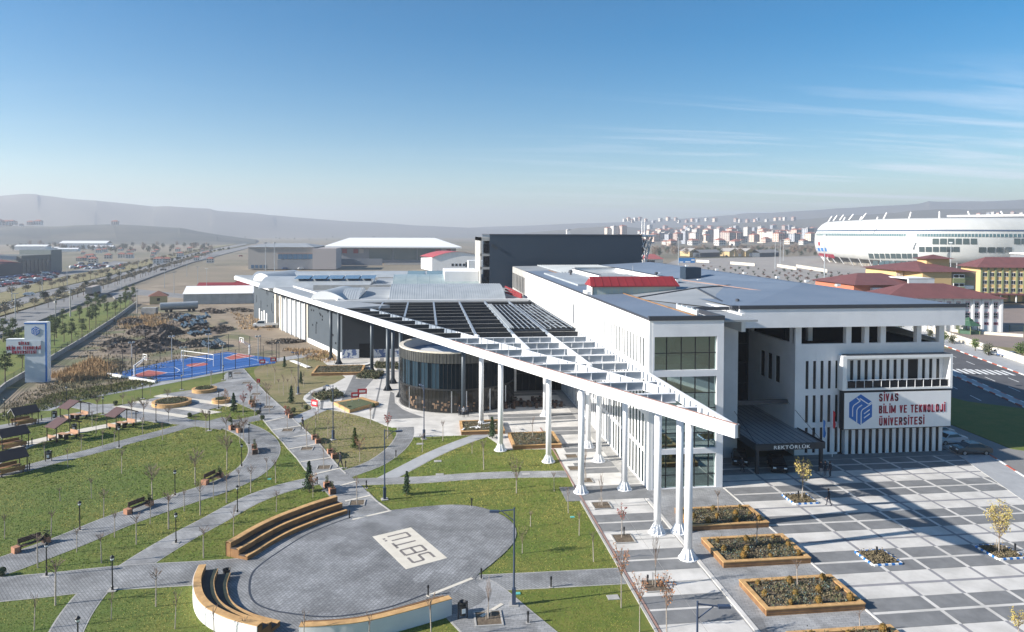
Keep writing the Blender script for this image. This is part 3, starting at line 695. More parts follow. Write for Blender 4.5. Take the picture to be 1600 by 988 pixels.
# red roofed monitor with polycarbonate sides
mon = P_('roof_lantern', MB().box(25.2, 105, 17.6, 38.2, 108.4, 19.98), mat('polycarbonate', (.36,.43,.45), .3, (.46,.46,.36), 2.5, stretch=(5,5,.04), coord='World', detail=3))
obj('red_roof', MB().add([(24.7,104.6,19.95),(38.6,104.6,19.95),(38.6,108.8,19.95),(24.7,108.8,19.95),(25.1,106.9,21.25),(38.3,106.9,21.25),(24.7,104.6,19.8),(38.6,104.6,19.8)],[(0,1,5,4),(2,3,4,5),(1,2,5),(3,0,4),(0,6,7,1)]), redroof, mon)
obj('gable_wall', MB().add([(25.0,104.9,17.8),(25.0,108.4,17.8),(25.0,108.4,19.9),(25.0,106.9,21.1),(25.0,104.9,19.9)],[(0,1,2,3,4)]).box(24.3,105.2,18.5,25.0,108,19.1), white, mon)
rrb = MB(); [rrb.bar((25.4+i*1.25,104.6,19.98),(25.6+i*1.22,106.9,21.28),.05,.04) for i in range(11)]; o_ = obj('sheet_ribs', rrb, redroof, mon); o_['kind'] = 'stuff'
# light court with pale parapet
P_('courtyard_parapet', MB().box(33.5, 135, 18.6, 33.9, 160, 19.7).box(33.9, 159.7, 18.6, 44, 160, 19.9).box(43.6,120,18.6,44,160,19.9), white)
P_('courtyard_roof', MB().box(26.5, 122, 18.55, 33.3, 158, 18.95), zinc)
P_('parapet_cap', MB().box(33.4, 135, 19.7, 34.0, 160, 19.8).box(34,159.6,19.9,44.1,160.1,20).box(43.5,120,19.9,44.1,159.5,20), darktrim)
# ---- east block
slab = P_('roof_slab', MB().box(37.95, 82.2, 16.45, 67.9, 83.0, 18.75).box(37.95, 83.0, 16.45, 38.4, 92, 18.75).box(38.4,83.0,16.45,67.9,96,16.75).box(67.5,83,16.5,67.9,196,18.7), frontwhite)
P_('roof_trim', MB().box(37.9, 82.1, 18.75, 68.0, 82.5, 19.2).box(37.1, 82.5, 18.75, 37.98, 83.3, 19.15), darktrim)
P_('roof_step_wall', MB().box(36.8, 83.3, 16.45, 37.95, 90, 18.75), white)
XB0, XB1, YB = 46.1, 66.4, 83.9
fw_ = MB()
SL = [47.5+1.0*i for i in range(5)]          # slit windows left of the framed balcony
def wallrow(mb, z0, z1, slits, x0, x1, gw=.40, y=YB, th=.45):
    prev = x0
    for sx in slits: mb.box(prev, y, z0, sx-gw/2+.2, y+th, z1); prev = sx+gw/2+.2
    mb.box(prev, y, z0, x1, y+th, z1)
fw_.box(XB0, YB, 0, 51.9, YB+.45, .3); wallrow(fw_, .3, 3.5, SL, XB0, 52.2); fw_.box(XB0, YB, 3.5, 52.2, YB+.45, 4.15)
wallrow(fw_, 4.15, 7.6, SL, XB0, 52.2); fw_.box(XB0, YB, 7.6, 52.2, YB+.45, 8.4); wallrow(fw_, 8.4, 11.95, SL, XB0, 52.2)
fw_.box(XB0, YB, 11.95, XB1, YB+.45, 14.1)
fw_.box(52.2, YB+.6, 3.5, XB1, YB+.9, 8.4)
fw_.box(52.2, YB+.003, 3.4, XB1, YB+.5, 3.75)
P_('front_wall', fw_, frontwhite)
for za, zb in ((.3,3.5),(4.15,7.6),(8.4,11.95)):
    for sx in SL: P_('window_pane', MB().box(sx+.02, YB+.10, za, sx+.38, YB+.13, zb), darkglass)
# side wall of the recess and its openings
sw = MB()
sw.box(XB0, YB+.45, 0, XB0+.4, 97, 8.4); sw.box(XB0, YB+.45, 11.9, XB0+.4, 97, 14.1)
ys = (87.8, 89.9, 92.0); prev = YB+.45
for y in ys: sw.box(XB0, prev, 8.4, XB0+.4, y, 11.9); prev = y+1.1
sw.box(XB0, prev, 8.4, XB0+.4, 97, 11.9); sw.box(XB0, YB+.45, 14.1, XB0+.4, 85.4, 16.45); sw.box(XB0, 96, 14.1, XB0+.4, 97, 16.45)
P_('recess_wall', sw, frontwhite)
for y in ys: P_('window_pane', MB().box(XB0+.06, y, 8.4, XB0+.09, y+1.1, 11.9), darkglass)
P_('recess_glazing', MB().box(X1+.3, 96.9, 0, XB0+.4, 97.0, 16.45), darkglass)
gm = MB(); [gm.box(x-.05, 96.8, 0, x+.05, 96.9, 16.4) for x in (38.9,40.3,41.7,43.1,44.5,45.9)]; [gm.box(X1+.3, 96.8, z-.05, 46, 96.9, z+.05) for z in (6.5,9.5,12.2,14.3)]
P_('window_frame', gm, blackframe)
P_('recess_lintel', MB().box(38.6, 85.6, 6.2, XB0+.1, 86.0, 6.72), darktrim)
# terrace under the slab
tcol = MB()
for x in (46.15, 47.0): pass
for x0, x1 in ((46.1,46.9),(52.9,53.6),(55.4,56.0),(57.6,58.3),(62.6,63.2),(65.7,66.4)): P_('terrace_column', MB().box(x0, YB+.003, 14.1, x1, YB+.7, 16.45), frontwhite)
for x in (49.2, 54.6): P_('terrace_column', MB().box(x, 86.4, 14.1, x+.6, 87.0, 16.45), lightgrey)
P_('terrace_floor', MB().box(XB0+.4, YB+.45, 13.6, XB1, 110, 13.9), blackdeck)  # floor coloured near black to carry the deep shade under the slab
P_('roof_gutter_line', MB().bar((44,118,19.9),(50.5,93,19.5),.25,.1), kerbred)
P_('terrace_inner_wall', MB().box(XB0+.4, 87.2, 13.9, 59.5, 87.5, 16.45).box(59.2, 87.5, 13.9, 59.5, 110, 16.45), blackdeck)  # black closing walls, the opening's shade put into their colour
P_('terrace_ramp_wall', MB().add([(66.4,84.4,13.9),(66.4,110,13.9),(66.4,110,15.9),(66.4,84.4,14.3),(66.1,84.4,13.9),(66.1,110,13.9),(66.1,110,15.9),(66.1,84.4,14.3)],[(0,1,2,3),(7,6,5,4),(3,2,6,7),(0,3,7,4)]), lightgrey)
P_('east_wall', MB().box(66.0, YB+.45, 0, 66.4, 196, 14.1).box(66,110,14.1,66.4,196,18.7), white)
P_('back_wall', MB().box(24.1, 195.6, 0, 66.4, 196, 18.5), white)
# ground floor fins under the sign
for i in range(15):
    x = 52.75+i*.925
    P_('fin', MB().box(x, YB-.25, 0, x+.46, YB+.5, 3.5), frontwhite)
    if i < 14: P_('window_pane', MB().box(x+.44, YB-.12, .05, x+.99, YB-.09, 3.48), darkglass)
# framed balcony
bfm = MB()
yb0 = 82.7
bfm.box(51.75, yb0, 8.35, 52.3, YB, 12.7).box(66.35, yb0, 8.35, 66.7, YB, 12.7).box(52.3, yb0, 12.35, 66.35, YB, 12.7).box(52.3, yb0, 8.35, 66.35, YB, 8.6)
P_('balcony_frame', bfm, white)
P_('balcony_frame_cap', MB().box(52.3, yb0+.1, 12.7, 66.5, YB, 12.78), darktrim)
for i in range(14):
    x = 52.5+i*.99
    if i == 9: continue
    P_('fin', MB().box(x+.45, YB+.02, 8.6, x+.99, YB+.4, 12.35), frontwhite)
P_('window_band', MB().box(52.3, YB+.12, 8.6, 66.35, YB+.15, 12.35), darkglass)
rl = MB().bar((52.3,yb0+.1,9.62),(66.35,yb0+.1,9.62),.06); [rl.box(52.4+i*1.15, yb0+.08, 8.6, 52.45+i*1.15, yb0+.13, 9.62) for i in range(13)]
P_('balcony_railing', rl, whitep)
P_('railing_glass', MB().box(52.3, yb0+.14, 8.65, 66.35, yb0+.15, 9.5), darkglass)
for (x, y, s_, nm) in ((31,150,.9,'vent'),(35,126,.6,'vent'),(44.5,141,.7,'vent'),(46,128,.6,'vent'),(48.7,146,.7,'vent'),(40.5,88.5,.5,'vent')):
    v = P_('roof_vent', MB().lathe([(.25*s_,0),(.25*s_,.7*s_),(.55*s_,.8*s_),(.5*s_,1.25*s_),(.1,1.4*s_)], (x,y,18.75), 10), darktrim if nm else zinc)
P_('roof_tank', MB().box(49.5,131,19.2,52.6,134,21.4), slate)
P_('lightning_rod', MB().tube((35.2,118,18.6),(35.2,118,22.4),.06,.04), zinc)
for x, y in ((70.2,185),(70.2,165),(70.3,150),(70.2,135),(70.2,124),(70.2,114),(50.5,150),(51,128),(52,118),(53,112),(54.5,104)):
    P_('roof_light', MB().box(x-.35, y-.3, 19.0, x+.35, y+.3, 19.35), brightwhite)
# open frame end of the west wing
oe = MB()
oe.box(XL, YE, 16.9, XL+.4, 196, 18.5); oe.box(XL, YE, 0, XL+.4, 196, 12.8)
for i in range(9): oe.box(XL, YE+i*3.0, 12.8, XL+.4, YE+.7+i*3.0, 16.9)
P_('open_frame', oe, concrete)
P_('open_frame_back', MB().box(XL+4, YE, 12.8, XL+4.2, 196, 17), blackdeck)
rdb = MB()
for i in range(3): rdb.bar((19.5,173+i*.2,13.3+i*.7),(22.6,166,12.6+i*.35),.35,.35)
P_('red_handrail', rdb, redroof)

# --- sign on the facade
sg = thing('facade_sign', 'large white sign with blue hexagon emblem and dark red lettering on facade', 'sign', (51.95,82.6,3.55))
obj('sign_panel', MB().box(0,0,0,14.5,.9,4.55), signwhite, sg); obj('sign_frame', MB().box(-.12,.04,-.1,0,.9,4.65).box(0,.04,4.55,14.5,.9,4.65).box(0,.04,-.1,14.5,.9,0), blackframe, sg)
def text(name, body, size, loc, mt, par, sx=1.0, ext=.02, off=0.0, rot=(math.pi/2,0,0), spacing=1.0):
    c = bpy.data.curves.new(name, 'FONT'); c.body = body; c.size = size; c.extrude = ext; c.offset = off; c.space_character = spacing
    o = bpy.data.objects.new('tmp_text', c); COL.objects.link(o)
    me = bpy.data.meshes.new_from_object(o.evaluated_get(bpy.context.evaluated_depsgraph_get())); me.name = name
    bpy.data.objects.remove(o); bpy.data.curves.remove(c); me.materials.clear(); me.materials.append(mt)
    o = bpy.data.objects.new(name, me); COL.objects.link(o); o.parent = par; o.location = loc; o.rotation_euler = rot; xs_ = [v.co.x for v in me.vertices]; o.scale = (sx/(max(xs_)-min(xs_)),1,1); return o
GLY = {'S':[[(1,.82),(.8,1),(.2,1),(0,.82),(0,.68),(.2,.54),(.8,.44),(1,.3),(1,.18),(.8,0),(.2,0),(0,.18)]],
 'I':[[(.5,0),(.5,1)]], 'V':[[(0,1),(.5,0),(1,1)]], 'A':[[(0,0),(.5,1),(1,0)],[(.22,.32),(.78,.32)]],
 'B':[[(0,0),(0,1),(.75,1),(.95,.85),(.95,.66),(.75,.53),(0,.53)],[(.75,.53),(1,.38),(1,.16),(.8,0),(0,0)]],
 'L':[[(0,1),(0,0),(1,0)]], 'M':[[(0,0),(0,1),(.5,.15),(1,1),(1,0)]], 'E':[[(1,1),(0,1),(0,0),(1,0)],[(0,.52),(.85,.52)]],
 'T':[[(0,1),(1,1)],[(.5,1),(.5,0)]], 'K':[[(0,0),(0,1)],[(1,1),(.05,.42)],[(.3,.55),(1,0)]], 'N':[[(0,0),(0,1),(1,0),(1,1)]],
 'O':[[(.2,0),(0,.18),(0,.82),(.2,1),(.8,1),(1,.82),(1,.18),(.8,0),(.2,0)]], 'J':[[(1,1),(1,.18),(.8,0),(.2,0),(0,.18)]],
 'U':[[(0,1),(0,.18),(.2,0),(.8,0),(1,.18),(1,1)]], 'R':[[(0,0),(0,1),(.8,1),(1,.84),(1,.64),(.8,.48),(0,.48)],[(.5,.48),(1,0)]]}
def blocktext(body, x0, z0, cap, width, y, mt, par, thick=.17, d=.03):
    """bold condensed capitals, one object per letter"""
    base = {'İ':'I','Ü':'U','Ö':'O'}; adv = []
    for ch in body: adv.append(.55 if ch == ' ' else .36 if ch in 'İI' else 1.18 if ch == 'M' else .86)
    k = width/(sum(adv)-.22); x = x0
    t_ = cap*thick; 
    for ch, a in zip(body, adv):
        if ch != ' ':
            g = base.get(ch, ch); w_ = (a-.22)*k - t_ if g != 'I' else 0.0; mb = MB()
            zb, h_ = z0+t_/2, cap-t_
            for pl in GLY[g]:
                pts = [(x+t_/2+p[0]*w_ if g != 'I' else x+t_/2, zb+p[1]*h_) for p in pl]
                for p, q in zip(pts[:-1], pts[1:]):
                    dx, dz = q[0]-p[0], q[1]-p[1]; L = math.hypot(dx, dz) or 1; e = t_*.42
                    mb.bar((p[0]-dx/L*e, y-d/2, p[1]-dz/L*e), (q[0]+dx/L*e, y-d/2, q[1]+dz/L*e), t_ if abs(dx) > -1 else t_, d, up=(0,-1,0))
            if ch == 'İ': mb.box(x, y-d, z0+cap*1.07, x+t_, y, z0+cap*1.07+t_)
            if ch == 'Ü': mb.box(x+w_*.15, y-d, z0+cap*1.07, x+w_*.15+t_, y, z0+cap*1.07+t_*.9).box(x+w_*.85, y-d, z0+cap*1.07, x+w_*.85+t_, y, z0+cap*1.07+t_*.9)
            obj('letter', mb, mt, par)
        x += a*k
blocktext('SİVAS', 4.65, 3.38, .98, 2.6, -.003, textred, sg)
blocktext('BİLİM VE TEKNOLOJİ', 4.65, 1.86, 1.0, 9.0, -.003, textred, sg)
blocktext('ÜNİVERSİTESİ', 4.7, .32, 1.0, 6.1, -.003, textred, sg)
def emblem(par, cx, cz, hgt, y, d=.03):
    s = hgt/410.0; X = lambda x: cx+(x-360)*s; Zt = lambda z: cz-(z-155)*s
    hx = [(360,-50),(522,55),(522,255),(360,360),(197,255),(197,55)]
    mb = MB(); n = 6; pts = [(X(a),Zt(b)) for a, b in hx]
    mb.add([(p[0],y,p[1]) for p in pts]+[(p[0],y-d,p[1]) for p in pts], [tuple(range(n,2*n)), *[(i,(i+1)%n,n+(i+1)%n,n+i) for i in range(n)]])
    e_ = obj('emblem', mb, logoblue, par)
    st_ = MB()
    for pl in ([(245,245),(245,125),(262,95),(352,38),(300,-5)], [(305,325),(305,160),(322,130),(378,92)], [(368,352),(368,185),(385,155),(525,72)], [(345,5),(470,85),(525,50)], [(408,212),(490,157)], [(408,268),(490,213)]):
        for a, b in zip(pl[:-1], pl[1:]): st_.bar((X(a[0]),y-d-.004,Zt(a[1])),(X(b[0]),y-d-.004,Zt(b[1])), 13*s, .012, up=(0,-1,0))
    obj('emblem_line', st_, signwhite, e_); return e_
emblem(sg, 2.18, 2.42, 3.86, 0)
# --- entrance canopy
ec = thing('entrance_canopy', 'dark sloping entrance canopy with white lettering on its front edge', 'entrance canopy', (38.1,77.8,0))
obj('canopy_roof', MB().add([(0,.05,3.35),(8.35,.05,3.35),(8.35,18.8,3.75),(0,18.8,3.75),(0,.05,3.2),(8.35,.05,3.2),(8.35,18.8,3.6),(0,18.8,3.6)],[(0,1,2,3),(7,6,5,4),(1,5,6,2),(0,3,7,4)]), mat('canopy_sheet', (.30,.315,.33), .6, (.25,.265,.28), 1.0, coord='World'), ec)
sm_ = MB(); [sm_.bar((.6+i*.75,.1,3.38),(.6+i*.75,18.6,3.78),.04,.03) for i in range(11)]; obj('roof_seam', sm_, darktrim, ec)
obj('fascia', MB().box(-.1,-.1,2.8,8.45,.05,3.55).box(-.1,.05,2.8,.02,6.2,3.6).box(8.33,.05,2.8,8.45,6.2,3.6), blacksteel, ec)
text('lettering', 'REKTÖRLÜK', .56, (2.05,-.12,2.94), brightwhite, ec, 4.5, .01, .008, spacing=1.15)
for x in (.2, 8.1): obj('post', MB().box(x-.17,.05,0,x+.17,.4,2.8), blacksteel, ec)
for x in (0.1, 8.3): obj('stay_cable', MB().tube((x,.2,3.5),(x-(0.0 if x < 1 else .3),7.9,6.5),.03), blacksteel, ec)
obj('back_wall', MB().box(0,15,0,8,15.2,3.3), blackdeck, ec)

# ================================================================== GREAT CANOPY (triangular steel pergola)
gc = thing('canopy_frame', 'huge white triangular steel canopy frame with girders pointing to viewer', 'canopy')
T = (24.35, 53.0); XR = 23.72
Fp = G(367, 432, 12.1); FAR = (Fp[0], Fp[1])
def zt(y): return 12.95-(y-53)*.0042          # top of steel, sagging very slightly away from the tip
dirn = Vector((FAR[0]-T[0], FAR[1]-T[1])).normalized()
def near(y): t = (y-T[1])/(FAR[1]-T[1]); return T[0]+(FAR[0]-T[0])*t
midA = G(1064,612.5,12.8)
def midx(y): return 23.7+(y-67.0)*dirn.x/dirn.y
def gbar(mb, a, b, zt_a, zt_b, w, h, mi=0):
    d = Vector((b[0]-a[0], b[1]-a[1])).normalized(); n = Vector((-d.y, d.x))*w/2
    vs = []
    for p, z in ((a, zt_a), (b, zt_b)):
        for s_, q in ((-1,-h),(1,-h),(1,0),(-1,0)): vs.append((p[0]+n.x*s_, p[1]+n.y*s_, z+q))
    mb.add(vs, [(0,1,2,3),(7,6,5,4),(0,4,5,1),(1,5,6,2),(2,6,7,3),(3,7,4,0)], mi); return mb
obj('edge_beam', gbar(MB(), T, FAR, zt(T[1]), zt(FAR[1]), .5, 1.05), whitep, gc)
obj('edge_beam_flashing', gbar(MB(), T, (near(100),100), zt(T[1])+.05, zt(100)+.05, .2, .05), kerbred, gc)
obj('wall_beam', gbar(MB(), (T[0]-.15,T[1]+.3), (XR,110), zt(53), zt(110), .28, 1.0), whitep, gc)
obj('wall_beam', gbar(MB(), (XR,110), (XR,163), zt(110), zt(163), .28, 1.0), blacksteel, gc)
obj('tip_plate', MB().box(T[0]+.1, T[1]-.02, 11.95, T[0]+.24, T[1]+.3, 12.93), blacksteel, gc)
YM1 = 146.0
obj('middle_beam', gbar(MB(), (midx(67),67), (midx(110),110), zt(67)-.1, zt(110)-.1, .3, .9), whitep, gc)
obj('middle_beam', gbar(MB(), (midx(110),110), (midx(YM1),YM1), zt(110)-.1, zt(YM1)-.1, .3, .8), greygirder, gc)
# stiffeners on the lit beams
sf = MB()
y = 55.0
while y < 108:
    sf.box(XR-.28+(T[0]-.15-XR)*max(0,(110-y)/57), y, 12.0, XR-.16+(T[0]-.15-XR)*max(0,(110-y)/57), y+.12, 12.75); y += 1.36
y = 68.0
while y < 140:
    x = midx(y); sf.box(x-.3, y, 11.95, x-.17, y+.1, 12.7); y += 1.8
o_ = obj('stiffener', sf, greygirder, gc); o_['kind'] = 'stuff'
YG = [59.4+5.45*i for i in range(20)]
for i, y in enumerate(YG):
    if y > 160: break
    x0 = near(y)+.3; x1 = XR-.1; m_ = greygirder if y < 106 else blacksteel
    segs = [(x0, x1)]
    if midx(y) < 23.5 and midx(y) > x0+.5: segs = [(x0, midx(y)-.2), (midx(y)+.2, x1)]
    for a, b in segs:
        q = MB(); h = .85; z = zt(y)-.12
        q.box(a, y-.04, z-h, b, y+.04, z); q.box(a, y-.16, z-.04, b, y+.16, z+.02, 1); q.box(a, y-.16, z-h-.02, b, y+.16, z-h+.04, 1)
        n_ = int((b-a)/1.8)
        for s_ in range(1, n_+1): xx = a+(b-a)*s_/(n_+1); q.box(xx-.03, y-.15, z-h, xx+.03, y+.15, z, 1)
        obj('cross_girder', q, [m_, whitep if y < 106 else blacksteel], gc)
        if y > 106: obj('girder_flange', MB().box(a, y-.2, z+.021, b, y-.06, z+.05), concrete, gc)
for x in (-9.3,-3.8, 1.8, 7.5, 13.2, 18.6):
    ys_ = 67+(x-23.7)*dirn.y/dirn.x+1; ye = 159
    if x == -9.3: ys_ = 146
    yc = max(ys_, 106)
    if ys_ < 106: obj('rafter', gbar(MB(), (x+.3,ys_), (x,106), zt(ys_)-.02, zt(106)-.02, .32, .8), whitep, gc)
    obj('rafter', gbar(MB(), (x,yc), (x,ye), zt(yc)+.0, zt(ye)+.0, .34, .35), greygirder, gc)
for i in range(12):
    x = 13.9+i*.85; obj('louvre_rail', MB().bar((x,111.2,zt(111)+.12),(x,149.5,zt(149)+.12),.09,.10), greygirder, gc)
for i in range(3): obj('louvre_rail', MB().bar((13.2+i*.3,111,zt(111)+.2),(13.2+i*.3,149.8,zt(149)+.2),.16,.2), zinc, gc)
lv = MB(); rnd = random.Random(3)
for k in range(44):
    y = 111.5+k*.87; lv.box(13.6, y, 12.35, 23.4, y+.42, 12.42)
obj('louvre_slats', lv, darkclad, gc); bpy.data.objects[lv and 'louvre_slats']['kind'] = 'stuff'
lp = MB()
for k in range(34): x = rnd.uniform(17.5, 22.8); y = 111.5+rnd.random()*37; lp.box(x, y, 12.45, x+rnd.uniform(.5,1.2), y+.35, 12.50)
obj('loose_panel', lp, zinc, gc); 
# columns with ribbed conical feet
def column(name, x, y, z, m_, mf, label, grp):
    t = thing(name, label, 'column', (x, y, 0), 0, grp)
    obj('shaft', MB().tube((0,0,.05),(0,0,z),.34,.33,16), m_, t, smooth=True)
    obj('base_cone', MB().lathe([(.52,.02),(.44,.3),(.38,.6),(.35,.8)], (0,0,0), 14), m_, t)
    rb_ = MB()
    for q in range(10):
        a = q*.6283; ca, sa = math.cos(a), math.sin(a)
        rb_.add([(ca*.33-sa*.03, sa*.33+ca*.03, .95),(ca*.78-sa*.03, sa*.78+ca*.03, .06),(ca*.33-sa*.03, sa*.33+ca*.03, .06),(ca*.33+sa*.03, sa*.33-ca*.03, .95),(ca*.78+sa*.03, sa*.78-ca*.03, .06),(ca*.33+sa*.03, sa*.33-ca*.03, .06)], [(0,1,2),(5,4,3),(0,3,4,1),(1,4,5,2)])
    obj('base_rib', rb_, mf, t); obj('base_plate', MB().lathe([(.84,.0),(.84,.07)], (0,0,.03), 16), mf, t)
    return t
wc = [((1075,873),'nearest white column, in front of the canopy tip'),((1061,832),'white column right behind the nearest one, beside the timber planters'),((1027,833),'white column left of the close pair near the glazed end'),
      ((975.7,765),'white column standing just left of the glazed building end'),((907.9,770),'white column on the edge of the lawn, fifth from the tip'),((935.5,721),'white column close to the slit-window wall, nearer one'),
      ((919,699),'white column close to the slit-window wall, farther one'),((857,722),'white column rising from the lawn corner right of the timber planter'),((851.7,650),'slim white column deep under the canopy by the outdoor tables'),
      ((782,704),'white column on the lawn edge left of the timber planter'),((752,667),'white column right of the rotunda beside the ribbed debris')]
for p, lb_ in wc:
    x, y = G(*p); column('canopy_column', x, y, zt(y)-1.0, whitep, whitep, lb_, 'white columns carrying the canopy')
dc = [((724,647),'dark column rising against the round glass pavilion'),((626,620),'dark column touching the left side of the round pavilion'),((606,610),'dark column second to the left of the round pavilion'),
      ((614,599),'dark column half hidden behind two others left of the pavilion'),((581,582),'dark column behind the low hedge in front of the charcoal hall'),((529.5,569),'dark column at the corner of the charcoal hall, right of its twin'),((517,562),'dark column farthest left at the corner of the grey hall')]
for p, lb_ in dc:
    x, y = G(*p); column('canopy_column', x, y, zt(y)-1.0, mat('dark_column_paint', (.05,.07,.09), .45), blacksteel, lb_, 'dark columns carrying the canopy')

# ================================================================== EXHIBITION HALL behind the canopy
hl = thing('exhibition_hall', 'low charcoal and grey hall with white vaulted roofs behind the canopy', 'hall')
HC = (-18.3, 160.2); HF = (-55.6, 240)
hd = Vector((HF[0]-HC[0], HF[1]-HC[1])); HL = hd.length; hd.normalize(); hn = Vector((-hd.y, hd.x))
if hn.x < 0: hn = -hn
hroot = hl
def hp_(s, off, z): p = Vector(HC)+hd*s+hn*off; return (p.x, p.y, z)
# front wall (dark) facing the canopy
P2 = lambda n, m, mt, par=None: obj(n, m, mt, par or hl)
P2('front_wall', MB().box(HC[0], HC[1], 1.9, 23.9, HC[1]+.4, 12.2), darkclad)
P2('front_plinth', MB().box(HC[0], HC[1]-.02, 0, 23.9, HC[1]+.4, 1.9), mat('printed_foil', (.55,.58,.62), .6, (.08,.13,.28), 1.1, detail=2, lo=.52, hi=.55))
P2('doorway', MB().box(-14.6, HC[1]-.06, 0, -12.2, HC[1]-.01, 3.2), blackdeck)
for x in (-11.8,-6.2,-.5, 4.6,9.5,14.5,19.5): P2('panel_joint', MB().box(x, HC[1]-.05, 1.9, x+.12, HC[1]-.003, 12.2), blacksteel)
# side wall (sunlit), with openings and the big doors
def side(s0, s1, z0, z1, d0=0.0, d1=.4): 
    a, b, c, d = hp_(s0,d0,z0), hp_(s1,d0,z0), hp_(s1,d1,z0), hp_(s0,d1,z0)
    return MB().prism([a[:2],b[:2],c[:2],d[:2]], z0, z1)
P2('side_wall', side(0, 26, 1.2, 11.6), greyclad); P2('side_wall', side(60, HL, 0, 11.2), greyclad); P2('side_wall', side(26,60,9.6,11.4), greyclad)
P2('side_wall', side(26.3,60,0,9.6,3.5,3.8), lightgrey)
P2('side_plinth', side(0, 26, 0, 1.2, -.05, .4), white)
P2('door_surround', side(26,26.9,0,9.7,-.2,.4), creamstone); P2('door_surround', side(53,54,0,9.7,-.2,.4), creamstone); P2('door_surround', side(58.5,60,0,9.7,-.2,.4), creamstone)
for i in range(5): P2('sliding_door', side(29+i*4.6, 33.3+i*4.6, 0, 9.4, .1+.05*(i%2), .3), mat('door_grey', (.42,.45,.48), .5, (.38,.41,.44), .3) if i == 0 else bpy.data.materials['door_grey'])
for i in range(6): P2('door_post', side(28.4+i*4.6, 28.9+i*4.6, 0, 9.7, -.25, .3), white)
for i in range(17): P2('eaves_shadow_bar', MB().bar(hp_(8+i*3.3,-.9,11.5), hp_(5.2+i*3.3,-.12,9.9), .22, .22), blacksteel)  # dark bars modelled in place of the slanting rib shadows on the wall
P2('sliding_door', side(54.3,58.3,0,9.4,.6,.7), concrete)
rnd = random.Random(5)
for k in range(26):
    s_ = rnd.uniform(1,25) if k < 17 else rnd.uniform(61, HL-3); z = rnd.uniform(2.5,10); hh = rnd.choice((.45,.45,.5,2.4)); P2('window', side(s_, s_+(.5 if hh > 1 else .8), z, min(z+hh,11), -.02, .02), blackdeck)
P2('window', side(8,9.2,4.6,6.6,-.02,.02), blackdeck); P2('window', side(1.5,3,1.8,3.4,-.02,.02), blackdeck)
for i in range(4): P2('service_door', side(70+i*3.2, 71.2+i*3.2, .0, 3+.6*(i%2), -.03, .02), brightwhite)
# sloped roof strip between the edge beam and the hall, soffit ribs
a0, a1 = (near(160), 160), FAR
rs = MB(); q0 = (-18.5, 163.5)
far_in = (FAR[0]+7.5, FAR[1]-2)
rs.prism([(near(146),146), FAR, far_in, (-19.5,163.2), (near(146)+9,152)], 11.95, 12.55)
P2('eaves_roof', rs, paleroof)
P2('eaves_trim', gbar(MB(), (-19.5,163.2), far_in, 12.95, 12.75, .4, .55), white)
sr = MB()
for i in range(26):
    y = 150+i*3.7; x = near(y)+.3; sr.bar((x,y,11.8),(x+6.2,y+.5,11.8),.22,.28)
P2('soffit_rib', sr, blacksteel)
P2('roof_deck', MB().prism([(-19,163.3),(24,163.3),(24,262),(far_in[0]+3,262),(far_in[0],FAR[1]-2)], 10.5, 12.3), paleroof)
P2('roof_edge', MB().box(-19.5, 161.3, 12.25, 24, 162.2, 12.75), white)
# barrel vaults along X with ribbed sheets
def vault(x0, x1, y0, y1, z0, rise, mt, n=14, capm=white, ribs=0):
    mb = MB(); vs = []; r = []
    for i in range(n+1):
        t = i/n; y = y0+(y1-y0)*t; z = z0+rise*math.sin(math.pi*t)**.8
        vs += [(x0,y,z),(x1,y,z)]
    mb.add(vs, [(2*i,2*i+1,2*i+3,2*i+2) for i in range(n)])
    o = P2('vault_roof', mb, mt)
    for x in (x0, x1):
        cp_ = MB(); pts = [(x,y0+(y1-y0)*i/n, z0+rise*math.sin(math.pi*i/n)**.8) for i in range(n+1)]
        cp_.add(pts, [tuple(range(n+1))]); obj('vault_end', cp_, capm, o)
    if ribs:
        rb2 = MB(); k = int((x1-x0)/ribs)
        for j in range(k):
            x = x0+j*ribs
            for i in range(n):
                t, u = i/n, (i+1)/n
                pa = (x,y0+(y1-y0)*t,z0+rise*math.sin(math.pi*t)**.8+.02); pb = (x,y0+(y1-y0)*u,z0+rise*math.sin(math.pi*u)**.8+.02)
                rb2.add([(pa[0],pa[1],pa[2]),(pa[0]+.12,pa[1],pa[2]+.03),(pb[0]+.12,pb[1],pb[2]+.03),(pb[0],pb[1],pb[2]),(pa[0]+.24,pa[1],pa[2]),(pb[0]+.24,pb[1],pb[2])],[(0,1,2,3),(1,4,5,2)])
        o2 = obj('sheet_ribs', rb2, mt, o); o2['kind'] = 'stuff'
    return o
vault(-8.3, 18.6, 164.5, 190, 12.5, 2.6, zinc, ribs=.55)
vault(-19, -15.2, 165.5, 186, 12.5, 1.9, zinc, ribs=.55)
vault(-15.0, -8.5, 163.8, 262, 12.6, .5, paleroof)
vault(-9.3, 19, 203, 226, 12.3, 3.0, mat('glazed_vault', (.26,.33,.34), .3, (.34,.40,.40), .4), ribs=3.4)
vault(-46, -15.5, 203, 226, 12.3, 2.6, zinc)
vault(-56, 14, 236, 258, 12.0, 2.6, zinc)
for i in range(5):
    x = -37+i*4.6; P2('rooflight', MB().add([(x,207,14.6),(x+4.2,207,14.6),(x+4.2,214,15.18),(x,214,15.18)],[(0,1,2,3)]), glass_mat('rooflight_glass', (.10,.15,.22), .15))
for i in range(3):
    x = -6+i*6.5; P2('rooflight', MB().add([(x,238,13.6),(x+5.8,238,13.6),(x+5.8,246,14.72),(x,246,14.72)],[(0,1,2,3)]), MAT['blue_green_glass'])
